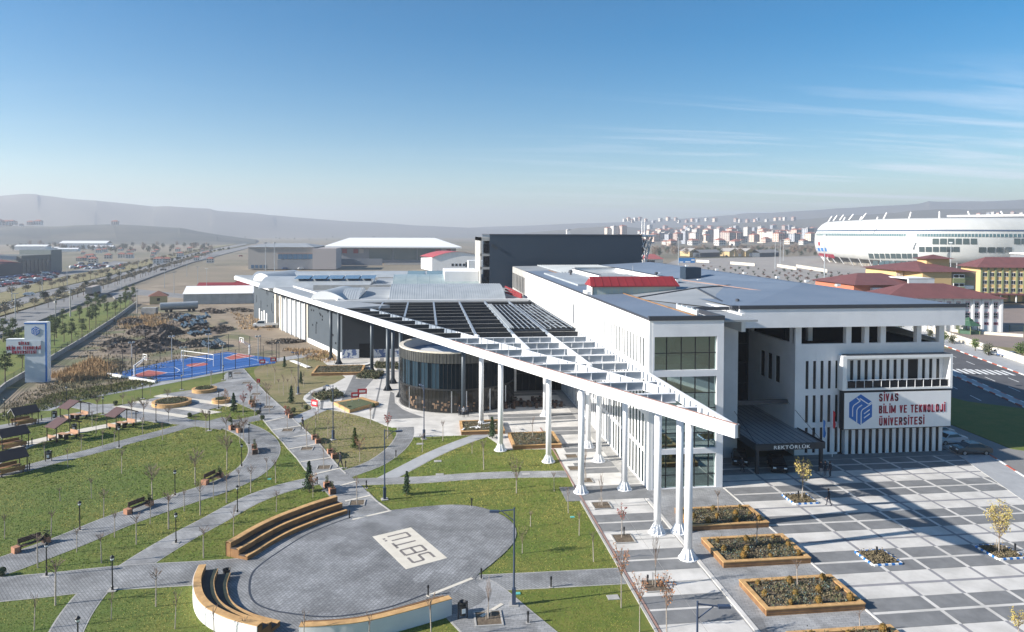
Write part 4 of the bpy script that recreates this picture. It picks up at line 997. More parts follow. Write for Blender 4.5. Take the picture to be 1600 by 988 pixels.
def arch_end(a, b, h, back, z0, skew=.36):
    n = 12; pts = []
    for i in range(n+1):
        t = i/n; q = math.sin(math.pi*t**.72)**.8 if 0 < t < 1 else 0
        pts.append((a[0]+(b[0]-a[0])*t, a[1]+(b[1]-a[1])*t, z0+h*q))
    P2('vault_end', MB().add(pts, [tuple(range(n+1))]), brightwhite)
    P2('vault_roof', MB().add(pts+[(x+back[0],y+back[1],z) for x, y, z in pts], [(i,i+1,n+2+i,n+1+i) for i in range(n)]), zinc)
arch_end((-26.0,165.6), (-18.2,164.3), 1.9, (3,16), 12.6)
arch_end((-54.2,233), (-45.2,222), 2.3, (6,22), 12.6)
for i in range(3): P2('clerestory_wall', MB().box(-30, 196+i*.01, 12.2, 19, 196.4, 13.6-i*.2) if i == 0 else MB().box(-30+i, 228+i*6, 12.2, 18, 228.4+i*6, 13.3), concrete)
# tall dark stage house with open stair side
sh_ = thing('stage_tower', 'tall windowless slate blue block rising behind the roofs', 'tower block')
obj('wall', MB().box(18,200,0,62.3,226,27.2), slate, sh_); obj('parapet', MB().box(17.9,199.9,27.2,62.4,226.1,27.5), darktrim, sh_)
obj('stair_frame', MB().box(15.4,200.2,10,15.7,222,26.6).box(15.4,200.2,25.6,18,222,26.6).box(15.4,200.2,17.5,18,201,18.2).box(15.4,200.2,21.3,18,201,22), concrete, sh_)
for i in range(4): obj('opening', MB().box(16.2,200.05,11.5+i*3.6,17.6,200.2,13.9+i*3.6), blackdeck, sh_)
obj('low_wing', MB().box(5.5,206,10,15.3,226,16.6), white, sh_)
obj('lamp_bracket', MB().bar((18.5,199.6,24.4),(20.2,199.6,23.4),.15,.8), blacksteel, sh_)
# steel lattice bowl behind the block
ls_ = thing('lattice_structure', 'flaring steel lattice bowl with white rim behind the slate block', 'steel lattice')
lt = MB(); cxx, cyy = 70, 236
rings = [(3.2,9.5),(4.0,13.5),(4.9,17.5),(5.9,22),(7.0,26.6)]
for (r0, z0), (r1, z1) in zip(rings[:-1], rings[1:]):
    for i in range(18):
        a = i*.349; b = a+.349/2*3; c2 = a-.349/2
        for t in (a+.35, a-.35): lt.tube((cxx+r0*math.cos(a),cyy+r0*math.sin(a),z0),(cxx+r1*math.cos(t),cyy+r1*math.sin(t),z1),.13,.13,5,caps=False)
obj('lattice', lt, whitep, ls_); obj('rim', MB().lathe([(6.6,0),(8.0,.2),(8.0,.8),(6.6,.8)], (cxx,cyy,26.6), 28), whitep, ls_)
obj('drum', MB().lathe([(2.0,-10),(2.0,0),(2.8,5),(3.8,10),(5,15)], (cxx,cyy,10.5), 14), slate, ls_)

# ================================================================== ROTUNDA
ro = thing('glass_pavilion', 'round dark glass pavilion with cream rim and cafe inside under the canopy', 'pavilion')
RC, RR = (5.3, 118.6), 9.45
def arc(r, a0=70, a1=360, n=44): return [(RC[0]+r*math.cos(math.radians(a0+(a1-a0)*i/n)), RC[1]+r*math.sin(math.radians(a0+(a1-a0)*i/n))) for i in range(n+1)]
base = arc(RR); back = [(RC[0]+RR, 123.5), (RC[0]+RR, 136), (RC[0]-RR, 136), (RC[0]-RR, 123.5)]
def ring(r0, r1, z0, z1, mt, name, n=30):
    a, b = arc(r0, n=44)+[(RC[0]+r0,128)], arc(r1, n=44)+[(RC[0]+r1,128)]
    k = len(a)
    mb = MB(); mb.add([(p[0],p[1],z) for q, z in ((a,z0),(b,z0),(b,z1),(a,z1)) for p in q], [(j*k+i, j*k+i+1, ((j+1)%4)*k+i+1, ((j+1)%4)*k+i) for j in range(4) for i in range(k-1)])
    return obj(name, mb, mt, ro)
ring(RR-.15, RR+.12, 7.75, 9.3, mat('ribbed_fascia', (.045,.048,.046), .35, (.075,.077,.072), .5), 'fascia')
ring(RR-.55, RR+.16, 9.3, 9.5, creamstone, 'rim'); ring(RR-.6, RR-.5, 8.0, 9.3, lightgrey, 'parapet_inside')
rbz = MB()
for p in arc(RR+.14, n=90): rbz.tube((*p,7.75),(*p,9.28),.03,.03,4,caps=False)
o_ = obj('fascia_ribs', rbz, darktrim, ro); o_['kind'] = 'stuff'
obj('dark_roof', MB().box(0.5,128.2,8.6,24.0,160.1,9.1), blackdeck, ro)
obj('roof', MB().prism(arc(RR-.5)+[(RC[0]+RR-.5,128)], 7.9, 8.15), mat('blue_membrane', (.085,.15,.25), .6, (.10,.17,.27), .3), ro)
obj('roof_screed', MB().prism([(3,111.5),(-1,115),(-2.5,120),(2,124),(11,116),(9,112.5)], 8.1, 8.2), lightgrey, ro)
n = 46; pa = arc(RR, 180, 360, n); pa = arc(RR,120,180,12)[:-1]+pa+[(RC[0]+RR,119.7),(RC[0]+RR,121.4),(RC[0]+RR,123.1)]
gl2 = glass_mat('pavilion_upper_glass', (.004,.009,.014), .12, .08); gl3 = glass_mat('pavilion_lower_glass', (.018,.018,.017), .06, .4)
gb = glass_mat('pavilion_blue_glass', (.022,.042,.06), .1, .2)
for i in range(len(pa)-1):
    a, b = pa[i], pa[i+1]
    obj('glass_pane', MB().quad((*a,3.75),(*b,3.75),(*b,7.75),(*a,7.75)), gb if 17 <= i <= 30 and i % 3 else gl2, ro)
    obj('glass_pane', MB().quad((*a,.1),(*b,.1),(*b,3.6),(*a,3.6)), gl3, ro)
mu = MB()
for i, p in enumerate(pa):
    d = Vector((p[0]-RC[0], max(-99,min(0,p[1]-RC[1])))).normalized() if p[1] < RC[1] else Vector((1 if p[0] > RC[0] else -1, 0))
    q = (p[0]+d.x*.06, p[1]+d.y*.06); mu.tube((*q,0),(*q,7.75),.02,.02,4,caps=False)
obj('mullion', mu, blackframe, ro); ring(RR-.05, RR+.08, 3.55, 3.8, blackframe, 'floor_band'); ring(RR-.05, RR+.3, 0, .12, concrete, 'plinth')
it = MB(); rnd = random.Random(9)
for i in range(26):
    a = math.radians(rnd.uniform(190,350)); r = RR+.02
    x, y = RC[0]+(RR-.02)*math.cos(a), RC[1]+(RR-.02)*math.sin(a); h = rnd.uniform(.3,1.1); z = rnd.uniform(.2,1.3)
inn = MB()
for i in range(5):
    a = math.radians((214,262,276,300,322)[i]); inn.box(RC[0]+(RR+.0)*math.cos(a)-.04, RC[1]+(RR+.0)*math.sin(a)-.04, .1, RC[0]+(RR+.0)*math.cos(a)+.1, RC[1]+RR*math.sin(a)+.1, 3.5)
obj('curtain_strip', inn, whitep, ro)
cf_ = MB()
for i in range(40):
    a = math.radians(rnd.uniform(215,300)); rr_ = RR+.012; w_ = rnd.uniform(.02,.05); z = rnd.uniform(.3,1.9); h = rnd.uniform(.15,.5)
    p0 = (RC[0]+rr_*math.cos(a-w_/2), RC[1]+rr_*math.sin(a-w_/2)); p1 = (RC[0]+rr_*math.cos(a+w_/2), RC[1]+rr_*math.sin(a+w_/2))
    cf_.quad((*p0,z),(*p1,z),(*p1,z+h),(*p0,z+h))
obj('interior_furniture', cf_, mat('cafe_orange', (.22,.13,.07), .7, (.10,.07,.05), 3), ro); ro_f = bpy.data.objects['interior_furniture']; ro_f['kind'] = 'stuff'
obj('entrance_pillar', MB().box(15.1,123.4,0,15.9,124.2,8), white, ro)
obj('entrance_glazing', MB().box(15.9,123.9,0,24,124,6.2), darkglass, ro); obj('entrance_lintel', MB().box(15.9,123.5,6.2,24,124.2,8), lightgrey, ro)
em = MB(); [em.box(x-.04,123.8,0,x+.04,123.9,6.2) for x in (17,18.2,19.4,20.6,21.8,23)]; em.box(15.9,123.8,3,24,123.9,3.1); obj('window_frame', em, blackframe, ro)
# ================================================================== AMPHITHEATRE SEATING
def seating(label, front_px, cat='stepped seating', tiers=3, zpx=.43, outer=None, flip=1, name='stepped_seating', outer_mat=None):
    """front_px: top edge of the lowest riser in the photo; tiers climb away from it"""
    ln = smooth(GL(front_px, zpx), 5)
    t = thing(name, label, cat, (ln[0][0], ln[0][1], 0), 0, 'curved timber seating round the stage')
    ox, oy = ln[0]; ln = [(x-ox, y-oy) for x, y in ln]
    def wall(d, z0, z1, mt, nm, th=.12):
        mb = MB(); a = offset(ln, d*flip); b = offset(ln, (d+th)*flip); n = len(a)
        mb.add([(p[0],p[1],z) for q, z in ((a,z0),(b,z0),(b,z1),(a,z1)) for p in q], [(j*n+i, j*n+i+1, ((j+1)%4)*n+i+1, ((j+1)%4)*n+i) for j in range(4) for i in range(n-1)]+[(0,n,2*n,3*n),(n-1,2*n-1,3*n-1,4*n-1)])
        return obj(nm, mb, mt, t)
    dp = .92
    for k in range(tiers):
        d = k*dp
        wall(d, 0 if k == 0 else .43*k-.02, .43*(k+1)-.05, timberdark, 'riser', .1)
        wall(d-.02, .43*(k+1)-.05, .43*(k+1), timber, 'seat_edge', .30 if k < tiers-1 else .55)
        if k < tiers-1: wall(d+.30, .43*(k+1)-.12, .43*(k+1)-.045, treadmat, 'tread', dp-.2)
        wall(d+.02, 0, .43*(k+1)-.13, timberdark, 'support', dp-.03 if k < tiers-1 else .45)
    if outer_mat: wall((tiers-1)*dp+.50, 0, .43*tiers-.06, outer_mat, 'outer_wall', .08)
    return t
def at_z(px, z): return px
seating('long curved timber seating of three steps behind the round stage', [(386.5,869),(402,860),(424,846),(452,831),(483,818),(512,807),(543,797)], outer_mat=timberdark)
seating('curved timber seating with tall white back wall at lower left of stage', [(359.8,894.8),(355,908),(354.5,918),(358,932),(366,943),(380,952),(402,961),(437.8,970)], flip=-1, outer_mat=white)
# third block seen from behind: white wall with a timber top
oln = smooth(GL([(467,979),(500,978),(563,972),(627,957.5),(706,935.5)], 1.29), 6)
t = thing('stepped_seating', 'curved seating block with pale grey back wall below the stage', 'stepped seating', (oln[0][0], oln[0][1], 0), 0, 'curved timber seating round the stage')
ln = [(x-oln[0][0], y-oln[0][1]) for x, y in oln]
def cwall(d0, d1, z0, z1, mt, nm):
    mb = MB(); a = offset(ln, d0); b = offset(ln, d1); n = len(a)
    mb.add([(p[0],p[1],z) for q, z in ((a,z0),(b,z0),(b,z1),(a,z1)) for p in q], [(j*n+i, j*n+i+1, ((j+1)%4)*n+i+1, ((j+1)%4)*n+i) for j in range(4) for i in range(n-1)]+[(0,n,2*n,3*n),(n-1,2*n-1,3*n-1,4*n-1)]); obj(nm, mb, mt, t)
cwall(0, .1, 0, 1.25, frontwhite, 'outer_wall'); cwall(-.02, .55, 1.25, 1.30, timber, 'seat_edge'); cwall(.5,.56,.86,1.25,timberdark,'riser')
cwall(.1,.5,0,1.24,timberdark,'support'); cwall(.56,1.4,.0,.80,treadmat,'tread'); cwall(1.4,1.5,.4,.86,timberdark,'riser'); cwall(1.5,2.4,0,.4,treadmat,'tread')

# ================================================================== PLANTERS
def planter(x0, y0, x1, y1, label, h=.55, wt=.38, plants='thuja', seed=1, grp='rectangular timber planters', mt=timber):
    t = thing('timber_planter', label, 'planter', (x0, y0, 0), 0, grp); L, Wd = x1-x0, y1-y0
    for a in ((0,0,L,wt),(0,Wd-wt,L,Wd),(0,wt,wt,Wd-wt),(L-wt,wt,L,Wd-wt)):
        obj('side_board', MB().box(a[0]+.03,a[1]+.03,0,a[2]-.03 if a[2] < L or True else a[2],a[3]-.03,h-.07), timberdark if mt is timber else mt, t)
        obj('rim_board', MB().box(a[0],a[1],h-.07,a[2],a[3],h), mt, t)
    jt = MB(); [jt.box(-.004+.03, wt, z, .028, Wd-wt, z+.015).box(wt*.1+.03, .024, z, L-.05, .028, z+.015) for z in (.16,.32)]
    obj('board_joint', jt, darktrim, t)
    obj('soil', MB().box(wt,wt,0,L-wt,Wd-wt,h-.16), soil, t)
    rnd = random.Random(seed); cv = [MB(), MB(), MB()]
    n = int(L*Wd*11)
    for _ in range(n):
        x, y = rnd.uniform(wt+.15,L-wt-.15), rnd.uniform(wt+.15,Wd-wt-.15); r = rnd.uniform(.10,.26); c = cv[rnd.choice((0,0,1,1,1,1,1,2))]
        for q in range(11): c.leaf((x+rnd.gauss(0,r), y+rnd.gauss(0,r), h-.14+abs(rnd.gauss(0,r))*.8), rnd.uniform(.07,.16), rnd=rnd)
    for c, m_ in zip(cv, (shrubgreen, shrubdry, shrubblue)):
        o = obj('ground_cover', c, m_, t); o['kind'] = 'stuff'
    return t
def thuja_mesh(seed, h=.62, r=.24):
    rnd = random.Random(seed); mb = MB(); mb.lathe([(r*.6,.0),(r*.95,h*.3),(r*.95,h*.6),(r*.5,h*.9)], n=7)
    for _ in range(110):
        z = rnd.uniform(.02,h); q = r*(1.1-(z/h)**3*.8)*rnd.uniform(.85,1.15); a = rnd.uniform(0,6.28); mb.leaf((q*math.cos(a),q*math.sin(a),z), .10, rnd=rnd)
    return mb
thuja = obj('golden_shrub', thuja_mesh(1), thujag); tag(thuja, '', 'shrub')
thujg = obj('green_shrub', thuja_mesh(2, .8, .24), shrubgreen); tag(thujg, '', 'shrub')
PL = [('nearest the glazed end of the white building', 24.7,63.5,32.5,67.9),('second from the glazed building end',24.7,56.1,32.5,61.0),('second from the bottom edge, beside the plaza',24.7,48.6,32.5,53.2),('cut by the bottom edge of the photo',24.7,41.2,32.5,45.8)]
for i, (w_, *q) in enumerate(PL):
    planter(*q, 'golden timber planter with small clipped shrubs, '+w_, seed=10+i)
    x0, y0, x1, y1 = q; rnd = random.Random(30+i); sp = []
    for a in ((.18,.82),(.50,.80),(.86,.85),(.14,.45),(.40,.40),(.66,.47),(.90,.50),(.28,.16),(.60,.14),(.88,.16)):
        sp.append((x0+(x1-x0)*(a[0]+rnd.uniform(-.03,.03)), y0+(y1-y0)*a[1], rnd.uniform(.7,1.15), .38))
    place(thuja, sp, 'golden shrubs in the '+('planter nearest the glazing','second timber planter','third timber planter','lowest timber planter')[i], 'clipped shrubs in planter '+str('abcd'[i]), USED)
p5 = [G(796,685,.5), G(868,703,.5)]
planter(11.2, 90.2, 17.6, 96.3, 'timber planter on the lawn edge between two white canopy columns', seed=21)
planter(4.9, 97.4, 11.0, 103.2, 'timber planter with tall shrubs below the round pavilion', seed=22)
planter(G(490,583)[0], G(520,578)[1]-6, G(567,583)[0], G(520,578)[1]+2, 'timber planter with dark shrubs in front of the charcoal hall', seed=23)
dp_ = GL([(521,636),(583,650),(592,634),(548,622)])
dt = thing('timber_planter', 'diamond shaped timber planter with grass and red signs behind it', 'planter', (0,0,0), 0, 'rectangular timber planters')
obj('side_board', MB().prism(GL([(521.5,633),(546,646),(592,633.5),(566,625)]), 0, .5), timber, dt)
obj('soil', MB().prism(GL([(527,629.5),(547.5,640.5),(585,630),(563,623.5)], .5), .3, .53), shrubgreen, dt)
def hedge_bed(px, label, seed, h=.65):
    p = GL(px); t = thing('hedge_bed', label, 'hedge', (0,0,0), 0, 'low hedge beds on the forecourt')
    obj('kerb', MB().prism(p, 0, .15), creamstone, t); rnd = random.Random(seed)
    e = MB(); s = MB()
    x0 = min(q[0] for q in p); x1 = max(q[0] for q in p); y0 = min(q[1] for q in p); y1 = max(q[1] for q in p)
    def inside(x, y):
        r = False
        for i in range(len(p)):
            a, b = p[i], p[i-1]
            if (a[1] > y) != (b[1] > y) and x < (b[0]-a[0])*(y-a[1])/(b[1]-a[1])+a[0]: r = not r
        return r
    for _ in range(900):
        x, y = rnd.uniform(x0,x1), rnd.uniform(y0,y1)
        if not inside(x, y): continue
        hh = h*rnd.uniform(.5,1.1)
        for q in range(12): (e if rnd.random() < .7 else s).leaf((x+rnd.gauss(0,.12), y+rnd.gauss(0,.12), .1+rnd.random()*hh), .22, rnd=rnd)
    o = obj('foliage', e, shrubgreen, t); o['kind'] = 'stuff'; o = obj('dry_foliage', s, shrubdry, t); o['kind'] = 'stuff'
hedge_bed([(487,620),(500,628),(537,621),(525,612)], 'low bed of dark clipped shrubs inside the curved kerb', 1)
hedge_bed([(556,592),(590,593),(600,584),(566,583)], 'low hedge bed at the foot of a dark column by the hall', 2)
hedge_bed([(585,576),(620,578),(622,571),(588,569)], 'low hedge bed behind the dark columns close to the charcoal hall', 3)
def round_planter(px, r, label):
    x, y = G(*px, .5); t = thing('round_planter', label, 'planter', (x, y, 0), 0, 'round timber planters')
    obj('side', MB().lathe([(r-.03,0),(r-.03,.55)], n=40), timber, t)
    mb = MB(); n = 40
    mb.add([(q*math.cos(6.2832*i/n), q*math.sin(6.2832*i/n), z) for q, z in ((r-.5,.55),(r,.55),(r,.63),(r-.5,.63)) for i in range(n)], [(j*n+i, j*n+(i+1)%n, ((j+1)%4)*n+(i+1)%n, ((j+1)%4)*n+i) for j in range(4) for i in range(n)])
    obj('rim', mb, timber, t); obj('soil', MB().lathe([(r-.5,.4),(r-.52,.60)], n=30), soil, t)
    e = MB(); rnd = random.Random(int(px[0]))
    for _ in range(int(500*r)): a = rnd.uniform(0,6.28); q = (r-.6)*math.sqrt(rnd.random()); e.leaf((q*math.cos(a), q*math.sin(a), .62+rnd.random()*.22), .15, rnd=rnd)
    o = obj('ground_cover', e, shrubgreen, t); o['kind'] = 'stuff'
round_planter((268.5,627.5), 2.95, 'largest round timber planter, on the banded paving')
round_planter((319.5,607.5), 2.05, 'medium round timber planter nearest the blue sports court')
round_planter((345.5,624.5), 1.45, 'smallest round timber planter, beside the boulevard')
# square tree pits
def pit(px, label, blue=False, s=1.25):
    x, y = G(*px); t = thing('tree_pit', label, 'tree pit', (x, y, 0), 0, 'square tree pits')
    obj('soil', MB().box(-s,-s,.0,s,s,.075), soil, t)
    if blue:
        for i in range(8):
            m_ = bluep if i % 2 else brightwhite; a = -s+i*s/4
            obj('kerb_block', MB().box(a,-s-.14,0,a+s/4,-s,.17), m_, t); obj('kerb_block', MB().box(-s-.14,a,0,-s,a+s/4,.17), m_, t)
            obj('kerb_block', MB().box(a,s,0,a+s/4,s+.14,.17), m_, t); obj('kerb_block', MB().box(s,a,0,s+.14,a+s/4,.17), m_, t)
        e = MB(); rnd = random.Random(int(px[0]))
        for _ in range(1500): e.leaf((rnd.uniform(-s,s),rnd.uniform(-s,s),.08+abs(rnd.gauss(0,.12))), .13, rnd=rnd)
        o = obj('ground_cover', e, shrubdry, t); o['kind'] = 'stuff'
    else: obj('kerb', MB().box(-s-.12,-s-.12,0,s+.12,-s,.12).box(-s-.12,s,0,s+.12,s+.12,.12).box(-s-.12,-s,0,-s,s,.12).box(s,-s,0,s+.12,s,.12), concrete, t)
pit((1250,781), 'tree pit with blue and white kerb nearest the entrance canopy', True)
pit((1372,873), 'empty tree pit with blue and white kerb in mid plaza', True)
pit((1563,864), 'shaded tree pit with blue and white kerb under golden tree', True)
for p, l_ in (((940,791),'tree pit on the walkway farthest from the viewer of the near three'),((974,843),'tree pit on the walkway under the small red tree'),((1023,917),'tree pit on the walkway nearest the viewer'),((915,752),'tree pit between two white columns near the lawn'),((898,733),'small tree pit behind a white column'),((893,714),'farthest small tree pit left of the slit-window wall')): pit(p, l_, s=.85 if p[1] > 780 else .7)
for i, p in enumerate([(558,787),(506,731.5),(479.5,702),(449.5,673),(419.5,637),(400,616.5),(385,599),(371,584)]):
    pit(p, ordn(i)+' tree pit along the boulevard counted from the viewer', s=.7)
pit((763,968), 'tree pit with staked tree at the bottom of the boulevard', s=.9)

# ================================================================== TREES
def limb_tree(seed, h, trunk_r, crown_h, crown_r, nb, twr=.012, leaves=None, nleaf=0, lsz=.12, mt_t=bark, stake=False, name='young_tree', cat='tree', up=.8, sub=3):
    rnd = random.Random(seed); t = thing(name, '', cat)
    tb = MB(); cz = h-crown_h; lean = (rnd.uniform(-.06,.06), rnd.uniform(-.06,.06))
    tb.tube((0,0,0), (lean[0],lean[1],cz), trunk_r, trunk_r*.75, 6)
    obj('trunk', tb, mt_t, t); cb = MB(); tips = []
    cb.tube((lean[0],lean[1],cz), (lean[0]*1.5,lean[1]*1.5,h*.97), trunk_r*.6, twr, 5, caps=False)
    for i in range(nb):
        a = i*2.4+rnd.uniform(-.3,.3); z0 = cz+rnd.uniform(-.1,.45)*crown_h; L = crown_r*rnd.uniform(.7,1.15)
        p0 = Vector((lean[0],lean[1],z0)); p1 = p0+Vector((math.cos(a)*L, math.sin(a)*L, crown_h*up*rnd.uniform(.5,.95)))
        if p1.z > h: p1.z = h
        cb.tube(p0, p1, trunk_r*.38, twr, 4, caps=False); tips += [p1, (p0+p1)/2]
        for q in range(sub):
            f = rnd.uniform(.35,.9); s = p0.lerp(p1, f); b2 = a+rnd.uniform(-1.2,1.2); e = s+Vector((math.cos(b2)*L*.45, math.sin(b2)*L*.45, crown_h*.32*rnd.uniform(.3,1)))
            cb.tube(s, e, twr*1.3, twr*.7, 3, caps=False); tips.append(e)
    obj('branches', cb, twig if mt_t is not darkbark else darkbark, t)
    if leaves:
        lb_ = MB()
        for _ in range(nleaf):
            p = rnd.choice(tips)+Vector((rnd.gauss(0,1),rnd.gauss(0,1),rnd.gauss(0,1)))*(crown_r*.16); lb_.leaf(p, lsz*rnd.uniform(.7,1.3), rnd=rnd)
        o = obj('leaves', lb_, leaves, t); o['kind'] = 'stuff'
    if stake:
        for a in (0, 2.1, 4.2): obj('stake', MB().tube((.28*math.cos(a),.28*math.sin(a),0),(.26*math.cos(a),.26*math.sin(a),1.2),.035,.035,5), bark, t)
    return t
bareA = limb_tree(1, 3.0, .055, 1.0, .34, 7, leaves=None, mt_t=bark)
bareB = limb_tree(2, 3.0, .05, 1.1, .28, 5)
bareC = limb_tree(3, 2.9, .055, .9, .42, 9)
vase = limb_tree(4, 3.6, .06, 1.7, .75, 13, twr=.014, up=.85, sub=5, name='vase_shaped_tree')
redt = limb_tree(5, 3.0, .05, 1.2, .36, 8, leaves=leafred, nleaf=150, lsz=.13, name='red_leaved_tree')
orant = limb_tree(6, 4.6, .045, 2.2, .5, 11, leaves=leaforange, nleaf=210, lsz=.12, name='orange_leaved_tree')
gold = limb_tree(7, 4.4, .06, 2.9, .8, 24, leaves=leafgold, nleaf=1500, lsz=.12, name='golden_leaved_tree', stake=True, sub=5)
goldS = limb_tree(8, 3.4, .05, 2.0, .55, 12, leaves=leafgold, nleaf=380, lsz=.14, name='golden_leaved_tree')
tall = limb_tree(9, 4.6, .05, 2.6, .35, 9, stake=True)
greent = limb_tree(10, 3.4, .05, 2.2, .6, 12, leaves=leafyg, nleaf=420, lsz=.12, name='yellow_green_tree')
dryb = limb_tree(11, 2.8, .045, 1.6, .5, 11, leaves=leaforange, nleaf=160, lsz=.1, name='russet_sapling')
def X_(lst, z=0):
    out = []
    for p in lst:
        x, y = G(p[0], p[1]); h = (p[1]-p[2])*28/(p[1]-363.) ; out.append((x, y, h))
    return out
def trees(proto, base_h, lst, what, grp, thick=True):
    sp = []
    for x, y, h in X_(lst): s = h/base_h; k_ = max(.75, min(1.3, s)); sp.append((x, y, (k_, k_, s)))
    return place(proto, sp, what, grp, USED)
trees([bareA, bareC], 3.0, [(7.5,842,800),(80,838,795),(162,809,763),(120,863,822),(158.6,880,829),(179,840,795),(213,851,800),(234.6,819,780),(263.5,827,765),(288,799,762),(313,805,750),(333.7,780,742),(354,786,735),(59,887.5,830),(374,764,730),(391.7,770,726)], 'bare saplings by the long benches', 'bare saplings by the long benches')
trees([bareB, bareC], 3.0, [(365,838,790),(318,872,820),(86.6,946,870),(53.5,985,928),(174,968,925),(243.4,948,885),(273.5,983,924),(432,800,765)], 'bare saplings on the lawn beside the lowest path', 'bare saplings beside the lowest path')
trees([bareB], 3.0, [(335,1004,945),(384,1000,962),(474,1012,955),(576,1010,957),(674,1000,925)], 'small bare trees at the seating walls', 'small bare trees at the seating walls')
trees([vase], 3.6, [(354.5,734,680),(305,758,705),(238,781,728),(375,693,657),(381,690,650),(353,683,648),(322,676,640),(206,660,622),(263,660,635),(225,662,622),(152,650,617),(192,634,615),(88,652,625),(262,634,607),(416.7,637,598)], 'bare vase-shaped trees around the planter square', 'vase-shaped trees around the planter square')
trees([bareA], 3.0, [(305,672.5,650),(127,704,678),(178.5,692,672),(150,677,650),(70,717,687),(106,730,698),(254,688,657),(190,740,700),(223,679,650),(144,668,640),(94,783,760),(143,779,745),(417.5,745,712),(431,755,714),(160,700,670),(330,604,578),(235,618,600)], 'bare saplings around the gazebos', 'bare saplings among the gazebos')
trees([bareB], 3.0, [(558,789,742),(506,733,690),(479.7,701,660),(421,645,612),(402,622,590)], 'bare trees in the boulevard tree pits', 'bare trees in the boulevard pits')
trees([redt], 3.0, [(449,673,636),(391,632,602),(380,650,616),(971.4,841,793),(606,686,648)], 'small trees with a few red leaves', 'small red-leaved trees')
trees([bareC, bareA], 3.0, [(493,669,640),(497,656,630),(512,683.5,655),(578.8,662,632),(605.5,686,655),(660,707,676),(692,689,655),(737.5,709,690),(756,734,684),(539,652,628),(488,640,610),(579,660,636)], 'bare saplings before the forecourt', 'bare saplings by the forecourt')
trees([bareB, bareA], 3.0, [(418,588,565),(429,600,572),(436,614,590),(443,618,585),(450,612,590),(457,622,600),(462,618,588),(475,606,580),(480,580,555),(455,600,575),(468,590,565),(425,580,560)], 'thin saplings on the worn lawn near the curved kerb', 'thin saplings on the worn lawn')
trees([bareA, bareB], 3.0, [(866,768,735),(888,802,760),(905,837,797),(927.5,878,828),(829,823,798),(1122.4,806,762),(1181.4,859,808),(1246,924,872),(1343.5,990,950),(831.8,690,652)], 'bare pale saplings near the white columns', 'pale saplings near the columns')
trees([orant], 4.6, [(970.6,950,856),(999.5,988,900),(1042,1012,895),(493,1000,975)], 'thin trees with orange brown leaves along the walkway edge', 'orange-leaved trees by the walkway')
trees([tall], 4.6, [(939,791,740),(1024,917,836),(763,968,903),(914,752,700)], 'tall bare staked trees standing in tree pits', 'tall staked trees in pits')
trees([gold], 4.4, [(1561,864,790)], 'small golden leaved tree with stakes in a shaded tree pit', 'golden leaved trees')
trees([goldS], 3.4, [(1253,781,718),(1592,1000,955)], 'small trees with sparse golden leaves on the plaza', 'golden leaved trees')
trees([greent], 3.4, [(807,771,712),(816,865,820)], 'small yellow green trees on the lawn behind the stage', 'yellow green trees')
trees([dryb], 2.8, [(489,778,742),(561.8,722,684),(398,650,620),(353,640,610)], 'russet saplings with a few dry leaves', 'russet saplings')
def conifer_tree(seed, h=3.0, r=.7, mt=conifer, n=620, name='young_conifer', bare=.12):
    rnd = random.Random(seed); t = thing(name, '', 'conifer'); obj('trunk', MB().tube((0,0,0),(0,0,h*.9),.06,.02,6), darkbark, t)
    mb = MB()
    for k in range(16):
        z = h*(bare+(1-bare)*k/16); rr = r*(1-k/16)**.8*rnd.uniform(.8,1.15)
        for q in range(7):
            a = q*.9+k*1.3+rnd.uniform(-.2,.2); L = rr*rnd.uniform(.7,1.1)
            for s_ in range(6):
                f = (s_+.6)/6; mb.leaf((math.cos(a)*L*f+rnd.gauss(0,.04), math.sin(a)*L*f+rnd.gauss(0,.04), z-.12*f+rnd.gauss(0,.05)), .26*r/.7*(1.1-f*.4), rnd=rnd)
    o = obj('needles', mb, mt, t); o['kind'] = 'stuff'; return t
conA = conifer_tree(1); conB = conifer_tree(2, 3.0, .75, conifer2)
trees([conA], 3.0, [(482.8,768,719),(365,644,613),(455,631,602),(470,600,580),(769,685,650),(635.5,773,735),(444.5,575,556)], 'small dark green conifers', 'small conifers in the park')
trees([conB], 3.0, [(554.5,702,668)], 'small yellowish conifer on the worn lawn below the pavilion', 'small conifers in the park')
# topiary balls
ball = MB(); rnd = random.Random(2); ball.blob((0,0,.28),.22,.22,.24)
for _ in range(200): v = Vector((rnd.gauss(0,1),rnd.gauss(0,1),rnd.gauss(0,1))).normalized(); ball.leaf(Vector((0,0,.28))+v*.26, .1, rnd=rnd)
bl = obj('round_shrub', ball, shrubgreen); tag(bl, '', 'shrub')
place(bl, [(*G(x, y), 1.3) for x, y in [(140,622),(180.5,633),(296.5,652),(359,659),(403.5,648),(410,656),(458.5,644),(2,900),(519,628),(546,641),(583,637),(478,640)]], 'tiny round clipped shrubs at the path corners', 'round clipped shrubs', USED)

